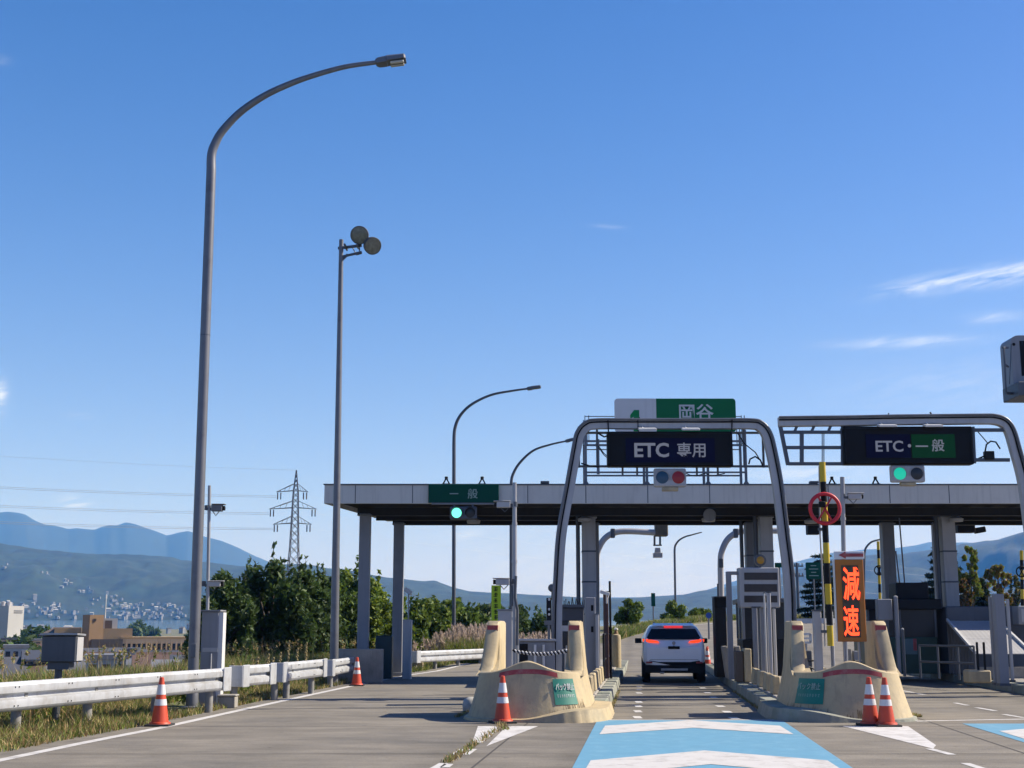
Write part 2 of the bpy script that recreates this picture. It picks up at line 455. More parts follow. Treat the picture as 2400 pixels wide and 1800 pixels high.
m_ground = mat('ground soil and grass', (.10, .105, .042), .95, 0, .35, .35, bump=.4, bs=6, dirt=(.20, .17, .09), dirt_amt=.6, ds=.15)
structure(mb.build('ground', m_ground, smooth=60))

# carriageway
mb = MB()
rows = []
ry = [-25 + 3 * i for i in range(0, 46)] + [114, 120, 128, 136]
for y in ry:
    xl = edge_x(y) - .38
    xr = 34 if y < 62 else 34 + (y - 62) * .9
    z = road_z(y) + .004
    rows.append([(xl + (xr - xl) * k / 12, y, z) for k in range(13)])
mb.grid(rows)
m_road = mat('worn concrete pavement', (.178, .160, .129), .9, 0, .10, .6, bump=.35, bs=60, dirt=(.11, .104, .094), dirt_amt=.45, ds=.35)
t = m_road.node_tree; L = t.links                     # lengthwise and crosswise wear streaks
tcn = t.nodes.new('ShaderNodeTexCoord'); mp = t.nodes.new('ShaderNodeMapping'); mp.inputs['Scale'].default_value = (.6, 1.5, 1)
mp.inputs['Rotation'].default_value = (0, 0, R(4))
L.new(tcn.outputs['Object'], mp.inputs['Vector'])
n1 = t.nodes.new('ShaderNodeTexNoise'); n1.inputs['Scale'].default_value = 1.0; n1.inputs['Detail'].default_value = 8; n1.inputs['Roughness'].default_value = .7
L.new(mp.outputs[0], n1.inputs['Vector'])
n2 = t.nodes.new('ShaderNodeTexNoise'); n2.inputs['Scale'].default_value = 55; n2.inputs['Detail'].default_value = 3
L.new(tcn.outputs['Object'], n2.inputs['Vector'])
bs_ = t.nodes['Principled BSDF']; src = bs_.inputs['Base Color'].links[0].from_socket
mr = t.nodes.new('ShaderNodeMapRange'); mr.inputs['From Min'].default_value = .32; mr.inputs['From Max'].default_value = .72
mr.inputs['To Min'].default_value = .66; mr.inputs['To Max'].default_value = 1.26
L.new(n1.outputs['Fac'], mr.inputs['Value'])
mr2 = t.nodes.new('ShaderNodeMapRange'); mr2.inputs['From Min'].default_value = .3; mr2.inputs['From Max'].default_value = .7
mr2.inputs['To Min'].default_value = .78; mr2.inputs['To Max'].default_value = 1.2
L.new(n2.outputs['Fac'], mr2.inputs['Value'])
mm = t.nodes.new('ShaderNodeMath'); mm.operation = 'MULTIPLY'; L.new(mr.outputs[0], mm.inputs[0]); L.new(mr2.outputs[0], mm.inputs[1])
vm = t.nodes.new('ShaderNodeVectorMath'); vm.operation = 'SCALE'; L.new(src, vm.inputs[0]); L.new(mm.outputs[0], vm.inputs['Scale'])
L.new(vm.outputs[0], bs_.inputs['Base Color'])
# tyre paths: two darker bands per lane, slightly polished, broken by noise; plus spots of oil
wv = t.nodes.new('ShaderNodeSeparateXYZ'); L.new(tcn.outputs['Object'], wv.inputs[0])
def rm(op, a, b=None, clamp=False):
    q = t.nodes.new('ShaderNodeMath'); q.operation = op; q.use_clamp = clamp
    for i, v in enumerate((a, b)):
        if v is None: continue
        if isinstance(v, (int, float)): q.inputs[i].default_value = v
        else: L.new(v, q.inputs[i])
    return q.outputs[0]
xx = rm('SUBTRACT', wv.outputs[0], rm('MULTIPLY', wv.outputs[1], SK))
tr_ = None
for c0 in (-2.55, -.85, 0.02, 1.62, 6.6, 8.2):
    d_ = rm('DIVIDE', rm('SUBTRACT', xx, c0), .28)
    g_ = rm('POWER', 2.718, rm('MULTIPLY', rm('MULTIPLY', d_, d_), -1.0))
    tr_ = g_ if tr_ is None else rm('ADD', tr_, g_)
n3 = t.nodes.new('ShaderNodeTexNoise'); n3.inputs['Scale'].default_value = 1.3; n3.inputs['Detail'].default_value = 6; L.new(tcn.outputs['Object'], n3.inputs['Vector'])
trk = rm('SUBTRACT', 1.0, rm('MULTIPLY', tr_, rm('MULTIPLY', n3.outputs['Fac'], .42)))
n4 = t.nodes.new('ShaderNodeTexNoise'); n4.inputs['Scale'].default_value = 4.5; n4.inputs['Detail'].default_value = 2; L.new(tcn.outputs['Object'], n4.inputs['Vector'])
oil = rm('SUBTRACT', 1.0, rm('MULTIPLY', rm('SUBTRACT', n4.outputs['Fac'], .68, False), 4.0, True), True)
vm2 = t.nodes.new('ShaderNodeVectorMath'); vm2.operation = 'SCALE'; L.new(vm.outputs[0], vm2.inputs[0]); L.new(rm('MULTIPLY', trk, oil), vm2.inputs['Scale'])
L.new(vm2.outputs[0], bs_.inputs['Base Color'])
structure(mb.build('road', m_road))

# painted markings
def worn(name, col, wear=.35, base=(.22, .20, .175)):
    return mat(name, col, .7, 0, .05, 3, bump=.2, bs=50, dirt=base, dirt_amt=wear, ds=3.2)
m_paint = worn('white road paint', (.50, .49, .47), .38)
m_blue = worn('blue road paint', (.10, .265, .385), .38, (.17, .34, .45))
def ribbon(pts, w, z=.008, both=True):
    mbx = MB(); rows = [[], []]
    for i, p in enumerate(pts):
        a = pts[max(0, i - 1)]; b = pts[min(len(pts) - 1, i + 1)]
        d = Vector((b[0] - a[0], b[1] - a[1])).normalized(); nrm = Vector((-d.y, d.x))
        for s_, r_ in ((-.5, 0), (.5, 1)):
            q = Vector((p[0], p[1])) + nrm * w * s_
            rows[r_].append((q.x, q.y, road_z(q.y) + z))
    mbx.grid(rows); return mbx
def fine(tab, n=90, y0=-10, y1=125):
    return [(lerp(tab, y), y) for y in [y0 + (y1 - y0) * i / n for i in range(n + 1)]]
structure(ribbon(fine(EDT), .17).build('edge_line', m_paint))
m_gutter = mat('gutter strip', (.15, .14, .12), .9, 0, .25, 2, bump=.3, bs=30, dirt=(.22, .17, .10), dirt_amt=.5)
g = ribbon([(x - .48, y) for x, y in fine(EDT)], .52, .001)
structure(g.build('gutter', m_gutter))

def lane(x0, y0, y): return x0 + (y - y0) * SK
ISL1, ISL2, ISL3 = (0.44, 25.0), (5.94, 25.0), (13.1, 29.0)   # centre lines: x at y
def ic(I, y): return I[0] + (y - I[1]) * SK
# blue carpet with white chevrons in the first lane
yb = gd(1600, 1689).y
xl0, xr0 = gd(1400, 1689).x, gd(1833, 1689).x
def carpet(name, xl, xr, ytop, n_chev, first, mbx=None):
    m = MB(); w = xr - xl
    def q(u, y): return (xl + u * w + (y - ytop) * SK, y)
    m.sheet([q(0, ytop), q(0, 2), q(1, 2), q(1, ytop)][::1], .008)
    structure(m.build(name, m_blue))
    c = MB()
    for k in range(n_chev):
        ya = ytop - first - k * 5.7
        side, th = 1.3, 1.75
        u0, u1 = .055, .945
        a = [q(u0, ya - side), q(.5, ya), q(u1, ya - side), q(u1 + .01, ya - side - th), q(.5, ya - th), q(u0 - .01, ya - side - th)]
        c.add([(p[0], p[1], .012) for p in a], [(0, 5, 4, 1), (1, 4, 3, 2)])
    structure(c.build('chevron_marking', m_paint))
carpet('blue_carpet', xl0, xr0, yb, 3, .05)
y2 = gd(2300, 1697).y
carpet('blue_carpet', gd(2255, 1697).x, gd(2255, 1697).x + 3.3, y2, 3, .35)
m = MB(); m.sheet([(xl0, yb + .02), (xr0, yb + .02), (xr0 + .01, yb + .14), (xl0 + .01, yb + .14)], .008)
structure(m.build('cross_line', m_paint))
m = MB(); a, b = gd(2150, 1692), gd(2560, 1684)
m.sheet([(a.x, a.y), (b.x, b.y), (b.x, b.y + .16), (a.x, a.y + .16)], .008)
structure(m.build('cross_line', m_paint))
# gore points in front of the islands
def gore(pts, holes=None):
    m = MB(); P = [gd(*p) for p in pts]
    m.sheet([(p.x, p.y) for p in P], .008); structure(m.build('gore_marking', worn('worn white paint', (.54, .53, .51), .5)))
gore([(1120, 1703), (1104, 1750), (1132, 1740), (1178, 1703)])
gore([(1188, 1703), (1140, 1750), (1262, 1703)][::-1])
gore([(1975, 1703), (2187, 1756), (2194, 1748), (2128, 1703)][::1])
def dashes(name, ps, w, ln, aim=SK):
    m = MB()
    for px, py in ps:
        p = gd(px, py)
        a = [(p.x - w / 2 - ln / 2 * aim, p.y - ln / 2), (p.x + w / 2 - ln / 2 * aim, p.y - ln / 2), (p.x + w / 2 + ln / 2 * aim, p.y + ln / 2), (p.x - w / 2 + ln / 2 * aim, p.y + ln / 2)]
        m.sheet(a, .008)
    structure(m.build(name, m_paint))
dashes('lane_dashes', [(1498, 1610), (1498, 1617), (1498, 1625), (1497, 1646), (1496, 1656), (1495, 1668), (1494, 1682)], .14, .62, .02)
dashes('lane_dashes', [(1647, 1613), (1658, 1624), (1672, 1635), (1688, 1656), (1704, 1669), (1720, 1684)], .16, .5, .02)
m = MB()
for a, b in (((2112, 1619), (2142, 1624)), ((2147, 1626), (2168, 1629)), ((2238, 1648), (2268, 1654)), ((2288, 1659), (2334, 1667)), ((2352, 1675), (2400, 1683)),
             ((2178, 1756), (2232, 1770)), ((2262, 1790), (2330, 1812)), ((1086, 1757), (1064, 1772)), ((1108, 1757), (1090, 1770)), ((1040, 1790), (1012, 1806)), ((1052, 1792), (1042, 1800)),
             ((1720, 1590), (1735, 1596)), ((1745, 1604), (1766, 1612))):
    A, B = gd(*a), gd(*b); d = Vector((B.x - A.x, B.y - A.y)).normalized(); nn_ = Vector((-d.y, d.x)) * .055
    m.sheet([(A.x - nn_.x, A.y - nn_.y), (A.x + nn_.x, A.y + nn_.y), (B.x + nn_.x, B.y + nn_.y), (B.x - nn_.x, B.y - nn_.y)], .008)
structure(m.build('lane_dashes', m_paint))
# expansion joints and cracks
m_joint = mat('tar joint', (.05, .045, .04), .9)
m = MB()
for y in (12.5, 17.2, 21.9, 26.8, 31.6, 36.4):
    xa = edge_x(y) + .2
    m.sheet([(xa, y), (30, y + .02), (30, y + .045), (xa, y + .025)], .0075)
for x0, y0, y1 in ((-1.6, 4, 60), (1.0, 4, 22), (5.1, 4, 24), (10.0, 4, 60)):
    m.sheet([(x0, y0), (x0 + .03, y0), (x0 + .03 + (y1 - y0) * SK, y1), (x0 + (y1 - y0) * SK, y1)], .0065)
structure(m.build('pavement_joints', m_joint))

# ---------------------------------------------------------------- lake, hills, mountains
m_water = mat('lake water', (.07, .12, .16), .12, 0, .05, .002)
m = MB()
za = CAMZ + (1470 - 1474) / FPX * 1400; zb = CAMZ + (1472 - 1452) / FPX * 2700
m.add([(-2600, 1400, za), (300, 1400, za), (300, 2700, zb), (-3600, 2700, zb)], [(0, 1, 2, 3)])
structure(m.build('lake', m_water))
def ridge(name, tab, D0, D1, pyb, m, amp, f=.004, step=7, rows_=26, pw=.75, seed=0, back=.6, x0=-900, x1=3400):
    pts = []
    n = int((x1 - x0) / step) + 1
    pxs = [x0 + i * step for i in range(n)]
    def pos(px, t):
        py = lerp(tab, px)
        crest = at(px, py, D1)
        base = at(px, pyb, D0)
        y = D0 + (D1 - D0) * t
        x = base.x + (crest.x - base.x) * t
        z = base.z + (crest.z - base.z) * t ** pw
        k = math.sin(math.pi * min(1, t)) ** .6 if t < 1 else 0
        nz_ = noise.fractal(Vector((x * f + seed, y * f * .5, seed)), 1.0, 2.1, 6)
        z += amp * nz_ * k * (crest.z - base.z)
        if t >= 1: z += .012 * (crest.z - base.z) * noise.fractal(Vector((x * f * 5 + seed, 3, 0)), 1.0, 2.0, 5)
        return Vector((x, y, z))
    rws = [[pos(px, j / rows_) for px in pxs] for j in range(rows_ + 1)]
    last = rws[-1]
    rws.append([Vector((p.x * 1.12, p.y * 1.12, p.z * back)) for p in last])
    mbx = MB(); mbx.grid(rws)
    structure(mbx.build(name, m, smooth=180))
    return pos
m_forest = mat('distant forest', (.011, .024, .013), .95, 0, .75, .03, dirt=(.032, .046, .022), dirt_amt=.5, ds=.012, bump=1.0, bs=.05)
m_far = mat('far mountain slopes', (.020, .032, .030), .95, 0, .3, .002)
NEAR = [(-900, 1200), (-300, 1235), (0, 1273), (75, 1285), (150, 1296), (200, 1298), (300, 1299), (400, 1305), (425, 1313), (440, 1313), (490, 1318), (560, 1327), (700, 1330), (800, 1333),
        (880, 1349), (940, 1357), (1000, 1362), (1020, 1361), (1060, 1376), (1100, 1386), (1200, 1391), (1300, 1397), (1430, 1403), (1480, 1401), (1540, 1397), (1600, 1394), (1640, 1386), (1680, 1381),
        (1780, 1362), (1860, 1338), (1950, 1310), (2050, 1300), (2120, 1298), (2200, 1290), (2240, 1278), (2280, 1272), (2340, 1264), (2380, 1252), (2430, 1238), (2700, 1180), (3400, 1120)]
FARR = [(-900, 1215), (-200, 1190), (0, 1201), (20, 1199), (50, 1203), (62, 1206), (80, 1217), (105, 1229), (135, 1235), (160, 1241), (180, 1238), (220, 1241), (240, 1233), (258, 1229), (275, 1231), (295, 1226), (315, 1229), (330, 1234),
        (360, 1243), (390, 1255), (415, 1249), (440, 1244), (480, 1258), (520, 1268), (560, 1284), (600, 1304), (640, 1320), (800, 1345), (1200, 1400), (1600, 1400), (1760, 1350), (1860, 1318), (1950, 1296), (2030, 1288), (2100, 1284), (2150, 1278), (2180, 1270), (2210, 1274), (2260, 1270), (2300, 1274), (2400, 1262), (2700, 1250), (3400, 1240)]
near_pos = ridge('hills', NEAR, 2500, 3500, 1458, m_forest, .25, .0045, seed=3, rows_=34)
far_pos = ridge('mountains', FARR, 5600, 6800, 1440, m_far, .12, .0011, step=6, rows_=16, seed=9)

# haze: even, pale blue air round everything
m_haze = bpy.data.materials.new('haze air'); m_haze.use_nodes = True
t = m_haze.node_tree; t.nodes.clear()
pv = t.nodes.new('ShaderNodeVolumePrincipled'); out = t.nodes.new('ShaderNodeOutputMaterial')
pv.inputs['Color'].default_value = (.10, .37, 1.0, 1); pv.inputs['Absorption Color'].default_value = (1, 1, 1, 1); pv.inputs['Density'].default_value = 1.35e-4; pv.inputs['Anisotropy'].default_value = 0
t.links.new(pv.outputs[0], out.inputs['Volume'])
m = MB(); m.b2(-9000, 9000, -60, 8200, -160, 760)
hz = m.build('haze', m_haze); hz['kind'] = 'stuff'
# ================================================================ CANOPY
YF, YK = 39.5, 45.5
zt, zb_ = at(1200, 1134, YF).z, at(1200, 1180, YF).z
xl_ = at(760, 1160, YF).x
root = thing('toll_canopy', 'long flat grey canopy roof spanning all the toll lanes on square columns', 'canopy', (xl_, YF, 0))
off = root.location
XR = 27.0
def sk(x, y): return x + (y - YF) * .22       # left end of the roof is cut on the slant
m = MB()
m.b2(xl_, XR, YF, YF + .12, zb_, zt - .04)
fas = m.build('fascia', M_['fascia'], root, off)
m = MB()
m.add([(xl_, YF + .121, zb_), (sk(xl_, YK), YK, zb_ - .06), (sk(xl_, YK), YK, zt - .04), (xl_, YF + .121, zt - .04),
       (xl_ + .1, YF + .121, zb_), (sk(xl_, YK) + .1, YK, zb_ - .06), (sk(xl_, YK) + .1, YK, zt - .04), (xl_ + .1, YF + .121, zt - .04)],
      [(0, 1, 2, 3), (5, 4, 7, 6), (0, 4, 5, 1), (3, 2, 6, 7), (0, 3, 7, 4), (1, 5, 6, 2)])
m.b2(sk(xl_, YK) + .1, XR, YK - .1, YK, zb_ - .06, zt - .04)
m.build('side_fascia', M_['fascia'], root, off)
m = MB()
m.add([(xl_ - .03, YF - .03, zt - .037), (XR, YF - .03, zt - .037), (XR, YK + .03, zt - .037), (sk(xl_, YK), YK + .03, zt - .037),
       (xl_ - .03, YF - .03, zt), (XR, YF - .03, zt), (XR, YK + .03, zt), (sk(xl_, YK), YK + .03, zt)],
      [(0, 3, 2, 1), (4, 5, 6, 7), (0, 1, 5, 4), (1, 2, 6, 5), (2, 3, 7, 6), (3, 0, 4, 7)])
m.build('roof_edge', M_['dpole'], root, off)
m = MB()
m.add([(xl_ + .1, YF + .13, zb_ + .12), (XR, YF + .13, zb_ + .12), (XR, YK - .1, zb_ + .06), (sk(xl_, YK) + .1, YK - .1, zb_ + .06)], [(0, 3, 2, 1)])
for k in range(44):                                           # folded deck ribs
    x = xl_ + .9 + k * .72
    if x + .16 > XR: break
    m.add([(x, YF + .4, zb_ + .09), (x + .16, YF + .4, zb_ + .09), (x + .16, YK - .3, zb_ + .03), (x, YK - .3, zb_ + .03)], [(0, 3, 2, 1)])
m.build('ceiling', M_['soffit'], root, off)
m = MB()
for y, dz in ((41.6, .0), (43.4, .0), (45.15, -.02)):
    m.b2(sk(xl_, y) + .3, XR, y - .09, y + .09, zb_ - .16 + dz, zb_ + .05)
    m.b2(sk(xl_, y) + .3, XR, y - .14, y + .14, zb_ - .19 + dz, zb_ - .163 + dz)
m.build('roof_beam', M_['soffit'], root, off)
for px in (833, 967, 1112, 1237, 1373, 1518, 1663, 1941, 2085, 2224):
    x = at(px, 1150, YF).x; m = MB()
    m.b2(x - .012, x + .012, YF - .004, YF, zb_ + .01, zt - .045)
    m.build('panel_joint', M_['dpole'], fas, off)
for px, y in ((1370, 41.9), (1660, 41.9), (2240, 41.9), (1110, 42.6), (1900, 42.6)):
    m = MB(); x = at(px, 1200, y).x
    m.lathe([(.0, 0), (.20, .01), (.22, .1), (.1, .17), (.0, .17)], 16, (x, y, zb_ - .36)); m.tube([(x, y, zb_ - .19), (x, y, zb_)], .02)
    m.build('ceiling_lamp', M_['lightpaint'], root, off, smooth=40)
def column(px, y, w, px2=None, z0=0.0, mm='greypaint', pipe=False):
    x = at(px, 1400, y).x
    m = MB(); m.b2(x - w / 2, x + w / 2, y - w / 2, y + w / 2, z0, zb_ - .13)
    m.b2(x - w / 2 - .05, x + w / 2 + .05, y - w / 2 - .05, y + w / 2 + .05, zb_ - .2, zb_ - .165)
    m.b2(x - w / 2 - .07, x + w / 2 + .07, y - w / 2 - .07, y + w / 2 + .07, z0, z0 + .12)
    c = m.build('column', M_[mm], root, off, bevel=.03, segs=2)
    if pipe:
        for z in (1.95, 2.95, 3.9):
            b = MB(); b.b2(x - w / 2 - .012, x + w / 2 + .012, y - w / 2 - .012, y + w / 2 + .012, z, z + .05)
            b.build('column_band', M_['dpole'], c, off)
        p = MB(); p.tube([(x - w / 2 - .13, y - .05, z0), (x - w / 2 - .13, y - .05, zb_)], .065, 10)
        p.build('downpipe', M_['dpole'], c, smooth=40).data.transform(Matrix.Translation(-off))
    return x
column(853, 41.6, .34); column(933, 45.1, .34)
column(1381, 42.4, .42, z0=.2, mm='lightpaint', pipe=True); column(1392, 45.1, .36, z0=.2)
column(1799, 42.4, .40, z0=.2, mm='lightpaint', pipe=True); column(1766, 44.9, .44, z0=.2, pipe=True)
column(2228, 42.4, .42, z0=.2, mm='lightpaint', pipe=True); column(2086, 44.9, .40, z0=.2)
column(2201, 45.1, .22, z0=.2)
column(2640, 42.4, .42, z0=.2); column(2700, 45.1, .4, z0=.2)

def roof_bracket(px, y=YF + .25):
    x = at(px, 1130, y).x
    m = MB(); m.b2(x - .12, x + .12, y - .1, y + .1, zt + .001, zt + .03); m.bar((x - .09, y, zt + .03), (x, y, zt + .2), .04); m.bar((x + .09, y, zt + .03), (x, y, zt + .2), .04)
    m.lathe([(.0, -.04), (.05, -.03), (.05, .05), (0, .06)], 10, (x, y, zt + .19))
    return m
for px, lb in ((1046, 'small dark lamp bracket on the roof edge above the green sign, leftmost of the pair'), (1130, 'small dark lamp bracket on the roof edge above the green sign, nearer its right end'),
               (1950, 'small dark lamp bracket on the canopy edge right of the striped arm'), (2052, 'small dark lamp bracket on the canopy edge left of the green signal')):
    o = roof_bracket(px).build('roof_bracket', M_['dark']); tag(o, lb, 'bracket', 'lamp brackets on the canopy roof edge')
for px, lb in ((1277, 'flat grey box on the canopy edge left of the first gantry'), (1907, 'flat grey box on the canopy edge near the red ringed arm')):
    x = at(px, 1130, YF + .3).x
    m = MB(); m.box(x, YF + .3, zt + .075, .26, .2, .07); m.b2(x - .1, x - .06, YF + .25, YF + .35, zt, zt + .04); m.b2(x + .06, x + .1, YF + .25, YF + .35, zt, zt + .04)
    tag(m.build('junction_box', M_['dpole'], bevel=.01), lb, 'box')

# ---------------------------------------------------------------- green sign fixed to the fascia
def signal(name, c, w, h, d, lamp_r, on, label, mhouse, left, right, base=None, hood=True):
    """two-lens signal facing the camera; c = centre of its front"""
    t = thing(name, label, 'signal', c, 0, 'lane signals')
    m = MB(); m.box(0, d / 2, 0, w, d, h); m.build('housing', mhouse, t, bevel=min(.04, h * .15), segs=2)
    for sx_, ml, nm in ((-1, left, 'lamp'), (1, right, 'lamp')):
        l = MB(); l.lathe([(0, -.022), (lamp_r * .6, -.018), (lamp_r, -.004), (lamp_r, .01)], 24, (0, 0, 0), axis='Y')
        lo = l.build(nm, ml, t, smooth=50); lo.location = (sx_ * w * .25, -.0, 0)
        for v in lo.data.vertices: v.co.z *= 1
        hd = MB(); n = 20; r_ = lamp_r * 1.16
        vs = []; 
        for yy in (0, -.14 if hood else -.03):
            for k in range(n + 1):
                a = math.pi * (-.12 + 1.24 * k / n); vs.append((r_ * math.cos(a), yy, r_ * math.sin(a)))
        hd.add(vs, [(k, k + 1, n + 2 + k, n + 1 + k) for k in range(n)])
        ho = hd.build('hood', mhouse, lo); sm = ho.modifiers.new('thick', 'SOLIDIFY'); sm.thickness = .008
    if base:
        b = MB(); b.box(0, d / 2, -h / 2 - base[1] / 2 - .005, base[0], d * .8, base[1]); b.build('lower_box', M_['cream'], t, bevel=.01)
    return t
Ys = YF - .12
A, B = at(1004, 1135, Ys), at(1169, 1178, Ys)
t = thing('lane_sign', 'green board with faded white characters fixed to the canopy fascia', 'sign', (A.x, Ys, B.z))
m = MB(); m.b2(A.x, B.x, Ys, Ys + .09, B.z, A.z); m.build('board', M_['greend'], t, t.location, bevel=.008)
m = MB(); m.b2(A.x + .1, B.x - .05, Ys - .02, Ys + .09, B.z - .055, B.z - .005); m.build('lower_rail', M_['pole'], t, t.location)
c1, c2 = at(1064, 1157, Ys), at(1108, 1157, Ys)
text_mesh('lettering', '一', .27, M_['signpale'], t, facing(Vector((c1.x, Ys - .003, c1.z)) - t.location), .004, bold=.004)
text_mesh('lettering', '般', .31, M_['signpale'], t, facing(Vector((c2.x, Ys - .003, c2.z)) - t.location), .004, bold=.004)
c = at(1086, 1202, Ys - .1)
signal('traffic_signal', c, .80, .38, .2, .145, 1, 'dark signal under the green canopy sign, left lamp glowing bright green', M_['dpole'], M_['sigon'], M_['sigoff'])
sg = MB(); sg.b2(c.x - .3, c.x - .25, c.y + .07, c.y + .11, c.z + .19, B.z - .06); sg.b2(c.x + .25, c.x + .3, c.y + .07, c.y + .11, c.z + .19, B.z - .06)
sg.build('hanger', M_['dpole'], [o for o in bpy.data.objects if o.name.startswith('traffic_signal')][0], off=c)

# ---------------------------------------------------------------- interchange name sign on its roof frame
Yn = YF + .9
t = thing('name_sign', 'white and green board reading 1 and two white characters on a roof frame', 'sign', (at(1580, 1134, Yn).x, Yn, zt))
o0 = t.location
A, B = at(1440, 934, Yn), at(1726, 1012, Yn)
xm = at(1538, 960, Yn).x
def rrect(x0, x1, z0, z1, r, left=True, right=True, n=5):
    p = []
    for cx, cz, a, use in ((x1 - r, z0 + r, -90, right), (x1 - r, z1 - r, 0, right), (x0 + r, z1 - r, 90, left), (x0 + r, z0 + r, 180, left)):
        if use: p += [(cx + r * math.cos(R(a + 90 * i / n)), cz + r * math.sin(R(a + 90 * i / n))) for i in range(n + 1)]
        else: p.append((x1 if cx > (x0 + x1) / 2 else x0, z0 if cz < (z0 + z1) / 2 else z1))
    return p
m = MB(); m.prismY(rrect(A.x, xm - .001, B.z, A.z, .1, True, False), Yn, Yn + .06); m.build('number_panel', M_['white'], t, o0)
m = MB(); m.prismY(rrect(xm + .001, B.x, B.z, A.z, .1, False, True), Yn, Yn + .06); m.build('name_panel', M_['green'], t, o0)
one = [at(a, b, Yn) for a, b in ((1486, 961), (1498, 961), (1498, 1011), (1485, 1011), (1485, 977), (1477, 983), (1477, 973))]; m = MB(); m.prismY([(q.x, q.z) for q in one][::-1], Yn - .008, Yn - .002); m.build('numeral', mat('numeral green', (.005, .20, .06), .6, spec=.2), t, o0)
p2 = at(1632, 966, Yn); text_mesh('lettering', '岡谷', .54, M_['signwhite'], t, facing(Vector((p2.x, Yn - .004, p2.z)) - o0), .004, bold=.008, sx=1.02)
m = MB(); fy = Yn + .1
z1, z2, z3 = at(1380, 1034, fy).z, at(1380, 1107, fy).z, at(1380, 1096, fy).z
xa, xb = at(1373, 1080, fy).x, at(1748, 1080, fy).x
for y in (fy, fy + .9):
    for px in (1373, 1516, 1659, 1748):
        x = at(px, 1100, fy).x
        m.bar((x, y, zt + .03), (x, y, z1 + .35 if px in (1373, 1748) else z1), .075)
        m.b2(x - .13, x + .13, y - .12, y + .12, zt + .001, zt + .03); m.bar((x - .12, y, zt + .03), (x, y, zt + .2), .04); m.bar((x + .12, y, zt + .03), (x, y, zt + .2), .04)
    m.bar((xa, y, z1), (xb, y, z1), .06); m.bar((xa, y, z1 - .14), (xb, y, z1 - .14), .03); m.bar((xa, y, z2), (xb, y, z2), .05)
for px in (1373, 1402, 1748): m.bar((at(px, 1100, fy).x, fy, z1), (at(px, 1100, fy).x, fy + .9, z1), .05)
m.bar((at(1402, 1100, fy).x, fy, z2 - .06), (at(1402, 1100, fy).x, fy, z1 + .06), .085)
zh = at(1380, 976, fy).z
for y in (fy, fy + .9):
    m.bar((xa, y, zh), (at(1738, 1000, fy).x, y, zh), .025)
    for px in (1371, 1380, 1738, 1745): m.bar((at(px, 1000, fy).x, y, z1), (at(px, 1000, fy).x, y, zh + .03), .025)
m.build('support_frame', M_['pole'], t, o0)
m = MB()
for dx, dz in ((0, 0), (.12, -.05)):
    pts = [(xa + .3 + i * .12, fy - .05, z1 - .1 - .35 * math.sin(i * .5) ** 2 - i * .01 + dz) for i in range(8)]
    m.tube(pts, .014, 6)
m.tube([(at(1606, 1110, fy).x + i * .2, fy - .05, z2 - .03 - .1 * math.sin(i * 1.1) ** 2) for i in range(7)], .014, 6)
m.build('cable', M_['dark'], t, o0)

